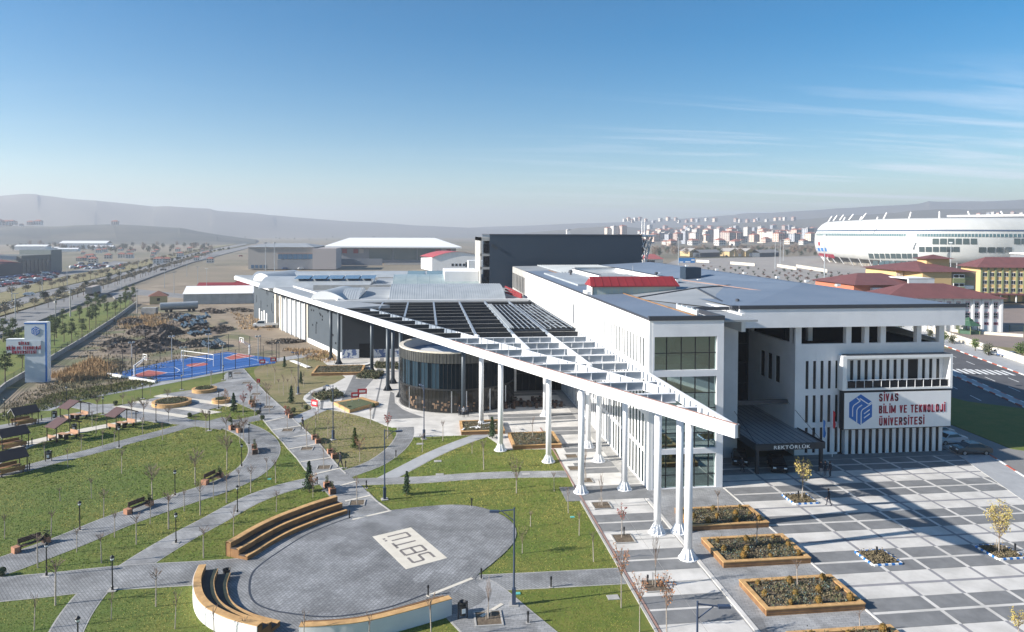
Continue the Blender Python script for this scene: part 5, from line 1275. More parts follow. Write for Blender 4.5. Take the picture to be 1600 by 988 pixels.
# ================================================================== LAMPS, BOLLARDS, BENCHES, BINS
pl = thing('park_lamp', '', 'lamp post')
obj('base', MB().box(-.32,-.32,.02,.32,.32,.07), concrete, pl); obj('post', MB().lathe([(.09,.05),(.09,.35),(.05,.4),(.045,2.35)], n=10), blackpaint, pl)
obj('lantern_collar', MB().lathe([(.05,2.32),(.12,2.36),(.12,2.40)], n=10), blackpaint, pl); lh = obj('lantern_cap', MB().lathe([(.17,2.58),(.16,2.66),(.05,2.76),(.01,2.8)], n=10), blackpaint, pl); obj('lantern_glass', MB().lathe([(.10,2.40),(.15,2.58)], n=10), lampwhite, pl)
place(pl, [G(x, y) for x, y in [(124.7,829),(72.8,900.6),(175.7,923),(122,1028),(275,849),(371,801.5),(273.5,775),(389,695),(377.6,729.4),(327.5,673),(173.7,612),(104,629),(160.9,648),(222.6,623.5),(243.8,660),(284,609.4),(244,593),(186,700),(348.8,594),(341.6,639),(7,650)]], 'black park lamps with white lanterns', 'black park lamps with white lanterns', USED, rz=0)
tl = thing('street_lamp', '', 'lamp post')
obj('base', MB().box(-.35,-.35,.02,.35,.35,.1), concrete, tl); obj('base_box', MB().box(-.14,-.14,.1,.14,.14,1.3), navy, tl); obj('post', MB().tube((0,0,1.3),(0,0,7.4),.075,.055,8), navy, tl)
obj('arm', MB().bar((0,0,7.25),(1.2,0,7.1),.07).bar((0,0,6.4),(.9,0,7.1),.05), navy, tl); obj('lamp_head', MB().box(1.15,-.13,7.02,1.85,.13,7.16), navy, tl)
place(tl, [G(803,946)], 'tall navy street lamp on the lawn right of the round stage', 'tall single-arm street lamps', USED, rz=math.pi-.15)
place(tl, [G(1088,1143)], 'street lamp at the bottom edge beside the timber planters', 'tall single-arm street lamps', USED, rz=-.1)
place(tl, [G(601,781)], 'tall street lamp at the lawn corner above the stage', 'tall single-arm street lamps', USED, rz=.2)
place(tl, [G(520.5,687.5)], 'street lamp on worn lawn in front of the round pavilion', 'tall single-arm street lamps', USED, rz=2.2)
place(tl, [G(662.5,686.5)], 'street lamp against the round glass pavilion', 'tall single-arm street lamps', USED, rz=1.9)
place(tl, [G(466,616)], 'street lamp among saplings near the sports court', 'tall single-arm street lamps', USED, rz=2.4)
bo = thing('bollard_light', '', 'bollard light'); obj('foot', MB().box(-.16,-.16,.02,.16,.16,.06), concrete, bo); obj('post', MB().lathe([(.06,.06),(.06,.62),(.085,.64),(.085,.85),(.03,.9)], n=8), blackpaint, bo)
place(bo, [(*G(x,y), 1.0) for x, y in [(861,918),(825,974),(737,792),(669,932),(546,811),(572.4,763.5),(495.6,757.6),(540,732),(618.6,714.6),(1012,915.5),(975,838),(1247.4,780),(1370,870),(1586,865),(752,905),(391,607),(406,601),(472,638),(913,735),(65,658),(46,735),(50,695)]], 'black bollard lights', 'black bollard lights', USED, rz=0)
def bench_long():
    t = thing('park_bench', '', 'bench')
    for i in range(3): obj('seat_slat', MB().box(-.95,-.25+i*.17,.42,.95,-.10+i*.17,.47), woodslat, t)
    for i in range(3): obj('back_slat', MB().box(-.92,.34,.58+i*.15,.92,.40,.71+i*.15), woodslat, t)
    for sx in (-1, 1):
        obj('brick_end', MB().box(.95 if sx > 0 else -1.45,-.34,0,1.45 if sx > 0 else -.95,.34,.55), brickend, t)
        obj('end_panel', MB().box(sx*.98-.04,-.37,0,sx*.98+.04,.37,.60), woodslat, t)
        obj('bracket', MB().bar((sx*.8,.30,.3),(sx*.8,.40,1.0),.05), blackpaint, t)
    e = MB(); r2 = random.Random(4)
    for _ in range(120): e.leaf((1.2+r2.gauss(0,.12), r2.gauss(0,.15), .55+abs(r2.gauss(0,.3))), .16, rnd=r2)
    o = obj('potted_plant', e, shrubgreen, t); o['kind'] = 'stuff'
    return t
bn = bench_long()
def gang(a, b): p, q = G(*a), G(*b); return math.atan2(q[1]-p[1], q[0]-p[0])
place(bn, [G(49,856)], 'long slatted bench with brick ends, lowest one at left edge', 'long slatted park benches', USED, rz=gang((27,866),(72,851)))
place(bn, [G(217,797)], 'long slatted bench with brick ends, middle of the three', 'long slatted park benches', USED, rz=gang((200,804),(236,790)))
place(bn, [G(332,752)], 'long slatted bench with brick ends, highest of the three', 'long slatted park benches', USED, rz=gang((316,760),(347,745)))
def bench_short():
    t = thing('planter_bench', '', 'bench')
    obj('seat', MB().box(-.7,-.25,.40,.7,.25,.46), woodslat, t); obj('backrest', MB().box(-.7,.2,.5,.7,.27,.85), woodslat, t)
    for sx in (-1,1):
        obj('plant_box', MB().box(sx*1.05-.32,-.32,0,sx*1.05+.32,.32,.62), brickend, t); obj('box_front', MB().box(sx*1.05+.32,-.33,0,sx*1.05+.36,.33,.64), woodslat, t)
        e = MB(); r2 = random.Random(5+sx)
        for _ in range(110): z = r2.random(); e.leaf((sx*1.05+r2.gauss(0,.09), r2.gauss(0,.09), .6+z*.75), .15*(1.2-z*.6), rnd=r2)
        o = obj('potted_conifer', e, shrubgreen, t); o['kind'] = 'stuff'
    return t
bs = bench_short()
for (x, y, dx, dy), lb_ in (((515,767,12,14),'bench between plant boxes by the boulevard, nearest the stage'),((519,713,10,11),'bench between plant boxes right of boulevard, second from stage'),((494,690,9,10),'bench between plant boxes right of boulevard, third from stage'),((452,651,8,9),'bench between plant boxes at the side path near red tree'),((394,634,6,8),'bench between plant boxes left side of boulevard'),((398,706,2,16),'dark bench on the curved path facing the boulevard'),((368,674,8,3),'bench between small trees on the curved path bend')):
    place(bs, [G(x, y)], lb_, 'short benches between plant boxes', USED, rz=gang((x,y),(x+dx,y+dy)))
bi = thing('litter_bin', '', 'litter bin'); obj('bin_body', MB().lathe([(.2,.25),(.24,.9)], n=12), blackpaint, bi); obj('bin_hood', MB().lathe([(.26,1.0),(.24,1.12),(.1,0.97)], n=12), blackpaint, bi)
obj('bin_frame', MB().box(-.32,-.05,0,-.26,.05,1.1).box(.26,-.05,0,.32,.05,1.1), blackpaint, bi); obj('notice', MB().box(-.12,-.262,.45,.12,-.25,.75), brightwhite, bi)
for p, lb_ in (((723,967),'litter bin with white notice beside the seating block'),((76,721),'litter bin on the path left of the lowest gazebo path'),((85,656),'litter bin behind the upper gazebos'),((360,592),'litter bin at the top of the boulevard'),((116,677),'litter bin beside the middle gazebo')): place(bi, [(*G(*p), 1.15)], lb_, 'litter bins', USED, rz=.2)
bk = thing('black_basket', 'black wire basket left by the end of the timber seating', 'basket', (*G(354,899),.0)); obj('basket_body', MB().lathe([(.16,0),(.3,.5),(.33,.5),(.2,.02)], n=10), blackpaint, bk); obj('basket_leg', MB().tube((0,0,0),(.3,.2,.6),.03), blackpaint, bk)
# gazebos with table and benches
def gazebo(brown=True):
    t = thing('gazebo', '', 'gazebo'); L, Wd, hh, rh = (1.0, 1.6, 2.15, 2.95) if brown else (1.5, 1.2, 2.0, 2.8)
    for sx in (-1,1):
        for sy in (-1,1): obj('post', MB().bar((sx*L,sy*Wd,0),(sx*L,sy*Wd,hh),.09), blackpaint, t)
    r_ = gazroof if brown else mat('black_gazebo_roof', (.022,.017,.018), .5)
    for sy in (-1,1):
        o = obj('roof_panel', MB().add([(-L-.15,sy*(Wd+.3),hh-.08),(L+.15,sy*(Wd+.3),hh-.08),(L+.15,0,rh),(-L-.15,0,rh),(-L-.15,sy*(Wd+.3),hh-.15),(L+.15,sy*(Wd+.3),hh-.15),(L+.15,0,rh-.07),(-L-.15,0,rh-.07)],[(0,1,2,3),(7,6,5,4),(0,3,7,4),(1,5,6,2),(0,4,5,1)]), r_, t)
    fr_ = MB()
    for sx in (-1,1):
        for sy in (-1,1): fr_.bar((sx*(L+.1),sy*(Wd+.3),hh-.18),(sx*(L+.1),0,rh-.1),.08)
    obj('roof_frame', fr_, blackpaint if brown else lightgrey, t)
    tl_ = .8 if brown else 1.2; wt_ = paletable if brown else timberdark
    obj('table_top', MB().box(-tl_,-.35,.72,tl_,.35,.78), wt_, t); obj('table_leg', MB().box(-tl_+.15,-.3,0,-tl_+.25,.3,.72).box(tl_-.25,-.3,0,tl_-.15,.3,.72), blackpaint, t)
    yb_ = Wd-.25 if brown else Wd-.05
    for sy in (-1,1): obj('bench_seat', MB().box(-tl_-.05,sy*yb_-.2,.42,tl_+.05,sy*yb_+.2,.48), wt_, t); obj('bench_back', MB().box(-tl_-.05,sy*(yb_+.22)-.03,.5,tl_+.05,sy*(yb_+.22)+.03,.92), wt_, t); obj('bench_leg', MB().box(-tl_+.05,sy*yb_-.15,0,-tl_+.15,sy*yb_+.15,.42).box(tl_-.15,sy*yb_-.15,0,tl_-.05,sy*yb_+.15,.42), blackpaint, t)
    return t
gz = gazebo(True); gz2 = gazebo(False)
place(gz, [(*G(117,655),0.97)], 'brown-roofed gazebo with pale table, farthest up the path', 'picnic gazebos', USED, rz=-.55)
place(gz, [(*G(99,686),0.97)], 'brown-roofed gazebo with pale table, nearest of the three brown', 'picnic gazebos', USED, rz=-.55)
place(gz, [(*G(190,668),0.97)], 'brown-roofed gazebo with a seated person, closest to the square', 'picnic gazebos', USED, rz=-.55)
place(gz2, [(*G(37,664),0.97)], 'black-roofed gazebo highest on the left lawn', 'picnic gazebos', USED, rz=.80)
place(gz2, [(*G(19,700),0.97)], 'black-roofed gazebo in the middle at the left edge', 'picnic gazebos', USED, rz=.80)
place(gz2, [(*G(14,739),0.97)], 'black-roofed gazebo lowest at the left edge', 'picnic gazebos', USED, rz=.80)

# ================================================================== PEOPLE
def person(x, y, label, pose='walk', rz=0.0, top=None, legs=None, h=1.76, bend=0.0, hat=False):
    top = top or cloth_dark; legs = legs or cloth_dark; k = h/1.76
    t = thing('person', label, 'person', (x, y, .04), rz)
    st = .22 if pose == 'walk' else .03
    V = []; E_ = []; R = []
    def v(p, r): V.append(tuple(c*k for c in p)); R.append(r*k); return len(V)-1
    pel = v((0,0,.93),.125); wst = v((0,.01,1.10),.125); ch = v((0,.03+bend,1.33),.15); nk = v((0,.04+bend,1.50),.055); hd = v((0,.06+bend,1.60),.085); hd2 = v((0,.07+bend,1.69),.09)
    E_ += [(pel,wst),(wst,ch),(ch,nk),(nk,hd),(hd,hd2)]
    for sx in (-1,1):
        s_ = st*sx
        hp = v((.09*sx,0,.90),.095); kn = v((.10*sx,s_*.6+.03,.50),.065); an = v((.10*sx,s_-.04,.09),.042); to = v((.11*sx,s_+.13,.035),.035)
        E_ += [(pel,hp),(hp,kn),(kn,an),(an,to)]
        sh_ = v((.19*sx,.03+bend,1.42),.06); el = v((.25*sx,-s_*.5+bend-.03,1.14),.045); wr = v((.26*sx,-s_*.9+bend+.08,.90),.032); ha = v((.26*sx,-s_*1.0+bend+.10,.80),.036)
        E_ += [(ch,sh_),(sh_,el),(el,wr),(wr,ha)]
    me = bpy.data.meshes.new('body'); me.from_pydata(V, E_, []); o = bpy.data.objects.new('tmp', me); COL.objects.link(o)
    o.modifiers.new('s', 'SKIN'); sv = me.skin_vertices[0].data
    for i, r in enumerate(R): sv[i].radius = (r, r*.85); 
    sv[0].use_root = True
    ss = o.modifiers.new('d', 'SUBSURF'); ss.levels = 1; ss.render_levels = 1
    m2 = bpy.data.meshes.new_from_object(o.evaluated_get(bpy.context.evaluated_depsgraph_get())); bpy.data.objects.remove(o); m2.name = 'body'
    for m_ in (legs, top, skin, hair): m2.materials.append(m_)
    for p in m2.polygons:
        z = p.center.z/k; xx = abs(p.center.x)/k
        p.material_index = 0 if z < .93 and not (xx > .2 and z > .75) else (2 if z > 1.5 or (xx > .2 and z < .89) else 1)
    b = bpy.data.objects.new('body', m2); COL.objects.link(b); b.parent = t
    hr = MB(); hr.blob((0,.045+bend,1.70), .105, .115, .10, jit=.03); ho = obj('hair' if not hat else 'cap', hr, hair, t); ho.scale = (k,k,k)
    return t
for (px_x, px_y), lb_, kw_ in [((1295,791),'person in dark clothes walking alone across the checkered plaza',dict(rz=1.2)),((1297,746),'person in black standing right of the small group by the flags',dict(pose='stand',rz=.3)),
    ((1289,744),'person in dark jacket in the middle of the group by the flags',dict(pose='stand',rz=2.9)),((1283,744),'person in pale trousers left in the group by the flags',dict(pose='stand',rz=1.9,legs=cloth_grey)),
    ((406.7,648),'person in dark coat standing on the left of the boulevard',dict(pose='stand',top=cloth_blue)),((473,672),'person carrying a white bag on the right edge of boulevard',dict(rz=2.6)),
    ((532,731.5),'person in dark clothes at the end of the side path',dict(rz=2.2,h=1.9)),((718,651),'person with backpack left in the group beside the dark column',dict(pose='stand',bend=.1)),((724.5,653),'person in pale blue top in the group beside dark column',dict(pose='stand',top=cloth_grey)),((731,652),'person in black right in the group beside the dark column',dict(pose='stand',bend=.15)),
    ((1160,738),'person in black in the shade left of the entrance canopy',dict(rz=1.0)),((186,655),'person in black sitting area of the gazebo near the square',dict(pose='stand',h=1.5)),((893,660+20),'person standing by the slit-window wall behind columns',dict(pose='stand',top=cloth_grey))]:
    x, y = G(px_x, px_y)
    if px_x == 893: x, y = 21.4, 96.5
    person(x, y, lb_, **kw_)

# ================================================================== VEHICLES
def car(paint, hatch=False, name='parked_car'):
    t = thing(name, '', 'car'); L, Wd = 4.35, 1.78
    prof = [(-2.17,.32),(-2.15,.72),(-1.95,.88),(-1.2,.98),(-.55,1.42),(.75,1.45),(1.55,1.02) if not hatch else (1.75,1.08),(2.1,.95) if not hatch else (2.08,.9),(2.17,.6),(2.14,.32)]
    mb = MB(); n = len(prof)
    wid = lambda z: .89 if z < .9 else (.80 if z < 1.2 else .66)
    mb.add([(x,-wid(z),z) for x, z in prof]+[(x,wid(z),z) for x, z in prof], [tuple(range(n)), tuple(range(2*n-1,n-1,-1))]+[(i,n+i,n+(i+1)%n,(i+1)%n) for i in range(n)])
    obj('body', mb, paint, t)
    gm_ = MB(); e = .012
    gm_.add([(-1.16,-.76,1.0),(-1.16,.76,1.0),(-.60,.64,1.385),(-.60,-.64,1.385)],[(0,1,2,3)]); 
    gm_.v = [(x-.02, y, z+.02) for x, y, z in gm_.v]
    rx = 1.5 if not hatch else 1.68
    gm_.add([(rx,-.72,1.07),(rx,.72,1.07),(.82,.62,1.42),(.82,-.62,1.42)],[(3,2,1,0)])
    for sy in (-1,1): gm_.add([(-.98,sy*.805,1.02),(-.50,sy*.70,1.36),(.70,sy*.70,1.38),(rx-.25,sy*.805,1.04)],[(0,1,2,3)])
    obj('windows', gm_, carglass, t)
    for sx in (-1.35,1.32):
        for sy in (-1,1):
            w_ = obj('wheel', MB().tube((sx,sy*.72,.33),(sx,sy*.91,.33),.33,.33,14), tyre, t); obj('rim', MB().tube((sx,sy*.90,.33),(sx,sy*.925,.33),.20,.20,10), rim_m, w_)
    for sy in (-.6,.6): obj('headlight', MB().box(-2.185,sy-.17,.66,-2.12,sy+.17,.80), headl, t)
    for sy in (-.65,.65): obj('tail_light', MB().box(2.10,sy-.14,.72,2.185,sy+.14,.86), car_red, t)
    return t
c1 = car(car_grey, True); c2 = car(car_silver); c3 = car(car_white); c4 = car(car_black); c5 = car(car_blue)
place(c1, [(*G(1517,709),1.03)], 'dark grey hatchback parked nearest at the right corner of building', 'cars parked beside the building', USED, rz=-.10)
place(c2, [(69.6,86.7)], 'silver car parked between hatchback and building corner', 'cars parked beside the building', USED, rz=.05)
place(c2, [(70.4,90.0)], 'pale blue-grey car parked farthest behind the other two', 'cars parked beside the building', USED, rz=.08)
place(c4, [(41.6,79.6)], 'black car under the entrance canopy facing the plaza', 'cars at the entrance', USED, rz=1.25)
place(c4, [(38.2,82.4)], 'second dark car deep in shade under the canopy', 'cars at the entrance', USED, rz=1.2)
place(c3, [(*G(1560,556),1.0)], 'white car parked behind the pale wall right of street', 'cars beyond the street wall', USED, rz=-1.1)
place(c5, [(*G(1577,559),1.0)], 'dark car parked behind the pale wall beside the white one', 'cars beyond the street wall', USED, rz=-1.1)
pk = thing('pickup_truck', 'white crew cab flatbed truck parked beside the grey hall', 'truck', (*G(412,512),0), math.radians(2))
obj('cab', MB().add([(-2.9,-.95,.5),(-2.9,.95,.5),(-2.8,.95,1.2),(-2.8,-.95,1.2),(-2.0,-.9,1.35),(-2.0,.9,1.35),(-1.3,-.8,2.15),(-1.3,.8,2.15),(.6,-.8,2.15),(.6,.8,2.15),(.6,-.95,.5),(.6,.95,.5)],[(0,3,2,1),(3,4,5,2),(4,6,7,5),(6,8,9,7),(8,10,11,9),(0,10,8,6,4,3),(1,2,5,7,9,11),(0,1,11,10)]), car_white, pk)
obj('window', MB().add([(-1.9,-.93,1.38),(-1.25,-.84,2.0),(.3,-.84,2.0),(.3,-.93,1.38)],[(0,1,2,3)]).add([(-2.0,-.8,1.4),(-2.0,.8,1.4),(-1.38,.7,2.1),(-1.38,-.7,2.1)],[(0,1,2,3)]), carglass, pk)
obj('flatbed', MB().box(.7,-1,.8,4.2,1,.95).box(.7,-1,.95,4.2,-.94,1.4).box(.7,.94,.95,4.2,1,1.4), car_white, pk)
for sx in (-2,3):
    for sy in (-1,1): obj('wheel', MB().tube((sx,sy*.7,.4),(sx,sy*.95,.4),.4,.4,12), tyre, pk)
tk = thing('tanker_trailer', 'silver tanker trailer parked on the earth by the greenhouse', 'tanker', (*G(280,487),0), gang((257,487),(303,485)))
obj('tank', MB().tube((-6,0,2.1),(6,0,2.2),1.2,1.2,18), zinc, tk); obj('chassis', MB().box(-5.8,-1,.8,5.8,1,1.1), blacksteel, tk)
for sx in (-4,-2.6,3.2,4.6):
    for sy in (-1,1): obj('wheel', MB().tube((sx,sy*.8,.5),(sx,sy*1.15,.5),.5,.5,12), tyre, tk)

# ================================================================== FLAGS, SIGNS, COURT FURNITURE
def flagpole(x, y, h, mt, label):
    t = thing('flagpole', label, 'flagpole', (x, y, 0)); obj('pole', MB().tube((0,0,0),(0,0,h),.05,.035,8), whitep, t)
    f = MB(); n = 6; vs = []
    for i in range(n+1):
        for j, (dx, dz) in enumerate(((0,0),(0,0))): pass
        z = h-.1-i*.36; vs += [(.04,.0,z),(.04+.30+.08*math.sin(i*1.7),.10*math.sin(i*1.3),z-.25)]
    f.add(vs, [(2*i,2*i+1,2*i+3,2*i+2) for i in range(n)]); obj('flag', f, mt, t)
flagpole(49.3, 82.9, 4.9, bluep, 'flagpole with a drooping blue flag in front of the facade')
flagpole(50.6, 82.9, 6.0, mat('flag_red', (.5,.02,.03), .8), 'flagpole with a drooping red flag in front of the facade')
mt_blue = mat('tower_edge_blue', (.01,.12,.42), .5)
sx0, sy0 = G(39,598); st_ = thing('sign_tower', 'grey T-shaped sign tower with blue edge, emblem and red lettering', 'sign', (sx0, sy0, 0))
obj('tower_body', MB().box(0,0,0,3.75,1.1,11), signgrey, st_); obj('side_arm', MB().box(-3.15,.05,5.2,0,1.05,8.0), signgrey, st_)
obj('blue_edge', MB().box(3.55,-.04,.1,3.85,.3,11.05).box(-.05,-.04,10.8,3.55,.3,11.05), mt_blue, st_); obj('white_cap', MB().box(-.05,-.02,11.05,3.9,1.1,11.15).box(-3.2,0,8,0,1.1,8.08).box(3.85,.0,0,3.95,1.1,11.05), brightwhite, st_)
obj('sign_plate', MB().box(-3.1,-.10,5.35,2.85,-.02,7.75), signgrey, st_)
emblem(st_, 1.95, 9.5, 1.74, -.05)
blocktext('SİVAS', -.98, 6.98, .56, 1.85, -.103, textred, st_, .2, .05); blocktext('BİLİM VE TEKNOLOJİ', -3.02, 6.12, .60, 5.8, -.103, textred, st_, .2, .05); blocktext('ÜNİVERSİTESİ', -2.09, 5.36, .56, 4.1, -.103, textred, st_, .2, .05)
bar_red = mat('barrier_red', (.55,.02,.03), .6)
def barrier(px, label, ang=0, w=1.6, h=1.0, z=1.0):
    w *= .8; h *= .78
    t = thing('barrier_sign', label, 'barrier sign', (*G(*px), 0), ang, 'red and white barrier signs')
    obj('board', MB().box(-w/2,-.03,z,w/2,.03,z+h), bar_red, t); obj('white_field', MB().box(-w/2+.25,-.045,z+h*.3,w/2-.25,-.031,z+h*.7), brightwhite, t); obj('leg', MB().box(-w/2+.1,-.03,0,-w/2+.16,.03,z).box(w/2-.16,-.03,0,w/2-.1,.03,z), whitep, t)
barrier((491.5,641), 'red and white sign leaning at the path corner by the curved kerb', -.6, 1.6, 1.3, .6)
barrier((555,632), 'left one of two red and white signs behind the diamond planter', .1, 1.6, 1.1, 1.1); barrier((566,627), 'right one of two red and white signs behind the diamond planter', .1, 1.9, 1.1, 1.2)
barrier((410,572), 'left red barrier at the corner of the blue court', .1, 1.5, 1.1, .5); barrier((427,568), 'right red barrier at the corner of the blue court', .1, 1.5, 1.1, .4); barrier((403.5,607), 'small red box sign on the right side of the boulevard', .1, .7, .9, 1.0)
def hoop(px, label, rz):
    t = thing('basketball_hoop', label, 'basketball hoop', (*G(*px), 0), rz, 'basketball hoops')
    obj('post', MB().bar((0,0,0),(0,0,2.2),.28), mat('hoop_post', (.55,.60,.66), .4), t); obj('arm', MB().bar((0,0,2.1),(1.9,0,3.3),.16).bar((0,.0,1.5),(1.7,0,2.9),.1), whitep, t)
    obj('backboard', MB().box(1.9,-.9,2.9,1.96,.9,3.0).box(1.9,-.9,3.9,1.96,.9,4.0).box(1.9,-.9,3,1.96,-.8,3.9).box(1.9,.8,3,1.96,.9,3.9).box(1.9,-.3,3.1,1.96,.3,3.2).box(1.9,-.3,3.5,1.96,.3,3.6).box(1.9,-.3,3.2,1.96,-.22,3.5).box(1.9,.22,3.2,1.96,.3,3.5), brightwhite, t)
    obj('ring', MB().lathe([(.24,0),(.24,.04)], (2.25,0,3.05), 14), bar_red, t)
hoop((210.5,588), 'basketball hoop at the near left end of the blue court', .75); hoop((390,553.5), 'basketball hoop at the far end of the blue court', math.pi+.75)
for p, lb_ in (((286.5,587),'goal posts'),): pass
vn = thing('volleyball_net', 'white volleyball net stretched across the blue court', 'net'); a, b = G(283.5,566), G(333.5,573)
obj('post', MB().tube((*a,0),(*a,2.6),.06), whitep, vn); obj('post', MB().tube((*b,0),(*b,2.6),.06), whitep, vn); obj('tape', MB().bar((*a,2.5),(*b,2.5),.03,.12).bar((*a,1.5),(*b,1.5),.03,.08), brightwhite, vn)
fn = thing('court_fence', 'tall thin mesh fence with black posts around the blue court', 'fence'); mesh_m = blacksteel
loop = [(170,584.5),(244,598),(300,590.5),(345,581),(432,566.5),(436,560),(425,557),(357,549),(268,561.5),(170,584.5)]
lw = GL(loop); wires = MB()
for a, b in zip(lw[:-1], lw[1:]):
    L = math.hypot(b[0]-a[0], b[1]-a[1]); n = max(1, int(L/3.1))
    for i in range(n): p = gline(a, b, i/n); obj('fence_post', MB().tube((*p,0),(*p,4.0),.06,.06,5), blacksteel, fn)
    for z in (.1,1.3,2.6,4.0): wires.bar((*a,z),(*b,z),.03)
    for z in (.5,.9,1.7,2.1,3.0,3.4): wires.bar((*a,z),(*b,z),.008)
o = obj('fence_wire', wires, blacksteel, fn); o['kind'] = 'stuff'
fl = thing('court_light', '', 'floodlight pole'); obj('pole', MB().tube((0,0,0),(0,0,5.6),.09,.06,8), zinc, fl); obj('flood_lamp', MB().box(-.6,-.1,5.4,-.15,.15,5.7).box(.15,-.1,5.4,.6,.15,5.7), zinc, fl)
place(fl, [G(x, y) for x, y in [(206,578),(286.5,588),(348,581),(268.5,566),(326,562),(403.5,566)]], 'floodlight poles around the blue court', 'floodlight poles at the court', USED, rz=.6)
# cafe furniture in the forecourt
ct = thing('cafe_table', '', 'table'); obj('table_top', MB().box(-.45,-.45,.7,.45,.45,.75), blackpaint, ct); obj('table_leg', MB().box(-.05,-.05,0,.05,.05,.7), blackpaint, ct)
for a in (0,1.57,3.14,4.71): obj('stool', MB().box(.75*math.cos(a)-.2,.75*math.sin(a)-.2,.0,.75*math.cos(a)+.2,.75*math.sin(a)+.2,.45).box(.95*math.cos(a)-.2,.95*math.sin(a)-.2,.0,.95*math.cos(a)+.2,.95*math.sin(a)+.2,.85), woodslat, ct)
place(ct, [(13.3,112),(15.6,113.2),(17.6,112.2),(19.6,113.4),(14.6,115),(18.4,115.4),(20.8,112)], 'dark cafe tables with stools under the canopy', 'dark cafe tables', USED)
jb = thing('construction_debris', 'pile of white ribs and boards dumped by the column foot', 'debris', (*G(745,673),0))
rnd = random.Random(12)
for i in range(16): a = rnd.uniform(0,6.28); p = (rnd.uniform(-2,2), rnd.uniform(-1,1)); obj('board', MB().bar((p[0],p[1],.1+.04*i),(p[0]+1.1*math.cos(a),p[1]+1.1*math.sin(a),.15+.04*i),.2,.06), whitep, jb)
for i, (a, b, lb_) in enumerate([((456,565),(482,576),'white panels lying on the lawn below the dark columns'),((556,575),(580,569),'stack of white boards beside the dark column and hall')]):
    p, q = G(*a), G(*b); tag(obj('loose_board', MB().bar((*p,.2),(*q,.25),1.0,.12), brightwhite), lb_, 'board')
for p, lb_ in (((958,934),'grey manhole cover on the lawn near the walkway'),((656,694),'pale manhole cover on the lawn below the street lamp'),((684,721),'small manhole cover on the lawn, left of two'),((687,742),'small manhole cover on the lawn near the straight path'),((822,741),'pale manhole cover by the path and the lawn tree')):
    x, y = G(*p); o = tag(obj('manhole_cover', MB().box(x-.45,y-.35,-.1,x+.45,y+.35,.05), concrete), lb_, 'manhole cover')
for p, lb_ in (((809,928),'small turquoise plate on the lawn beside the tall lamp'),((894.5,808.5),'small turquoise plate on the lawn near the saplings'),((421,749),'small turquoise plate on the lawn left of boulevard')):
    x, y = G(*p); tag(obj('valve_plate', MB().box(x-.2,y-.15,-.1,x+.2,y+.15,.06), mat('turquoise_plate', (.10,.42,.38), .6)), lb_, 'valve plate')
# ================================================================== WALLS AND FENCES
def wall_line(name, pts, h, th, mt, label, cat='wall', rail=False, world=False, dark=None):
    p = pts if world else GL(pts); t = thing(name, label, cat)
    for a, b in zip(p[:-1], p[1:]):
        d = Vector((b[0]-a[0], b[1]-a[1])); L = d.length; d.normalize(); n_ = max(1, int(L/12)); nrm = Vector((-d.y, d.x))*th/2
        for i in range(n_):
            q0, q1 = gline(a, b, i/n_), gline(a, b, (i+.985)/n_)
            obj('wall_panel', MB().prism([(q0[0]-nrm.x,q0[1]-nrm.y),(q1[0]-nrm.x,q1[1]-nrm.y),(q1[0]+nrm.x,q1[1]+nrm.y),(q0[0]+nrm.x,q0[1]+nrm.y)], -.6, h), mt, t)
            if rail:
                for z in (.25,.55,.85): obj('rail', MB().bar((*q0,h+z),(*q1,h+z),.05), blacksteel, t)
                for k_ in range(3): pp_ = gline(q0, q1, k_/3); obj('rail_post', MB().bar((*pp_,h),(*pp_,h+.95),.06), blacksteel, t)
    return t
wall_line('boundary_wall', [(-30,640),(9,606),(77,565),(130,533),(181,499),(213,475)], 1.0, .3, concrete, 'long concrete wall with dark railing between pine lawn and wild ground', rail=True)
wall_line('boundary_wall', [SP(s_, 25+9.2) for s_ in (-40,-10,20,50,80)], 1.3, .3, smoothpave, 'grey wall with railing between street and shaded lawn', rail=True, world=True)
wall_line('boundary_wall', [SP(s_, -7.6) for s_ in (-160,-100,-50,-10,30,70)], 1.7, .3, creamstone, 'cream wall along the far side of the street', world=True)
wall_line('boundary_wall', [(1440,512),(1500,520),(1600,527),(1660,532)], .8, .3, creamstone, 'low cream wall in front of the pink school')
gf_ = thing('school_fence', 'green wire fence in front of the pink school', 'fence'); fp = GL([(1415,507),(1470,512),(1600,520),(1660,524)])
for a, b in zip(fp[:-1], fp[1:]):
    L = math.hypot(b[0]-a[0], b[1]-a[1]); n_ = int(L/3)
    for i in range(n_): p = gline(a, b, i/n_); obj('fence_post', MB().box(p[0]-.06,p[1]-.06,0,p[0]+.06,p[1]+.06,2.0), shrubgreen, gf_)
    for z in (.3,.9,1.5,2.0): obj('fence_rail', MB().bar((*a,z),(*b,z),.04), shrubgreen, gf_)

# ================================================================== GRASS TUFTS on the near lawns (kept off every paved surface)
import numpy as np
rg_ = np.random.default_rng(5)
def in_poly(P, poly):
    q = np.asarray(poly); r = np.zeros(len(P), bool); j = len(q)-1
    for i in range(len(q)):
        xi, yi = q[i]; xj, yj = q[j]
        if yi != yj:
            c = ((yi > P[:,1]) != (yj > P[:,1])) & (P[:,0] < (xj-xi)*(P[:,1]-yi)/(yj-yi)+xi); r ^= c
        j = i
    return r
def near_line(P, ln, w_):
    r = np.zeros(len(P), bool)
    for a, b in zip(ln[:-1], ln[1:]):
        a = np.array(a); b = np.array(b); d = b-a; L = d@d
        if L < 1e-9: continue
        t = np.clip(((P-a)@d)/L, 0, 1); r |= ((P-(a+t[:,None]*d))**2).sum(1) < w_*w_
    return r
NT = 330000
Yv = 40*(130/40.)**rg_.random(NT); Xv = (rg_.random(NT)*1.02-.72)*Yv*1.0
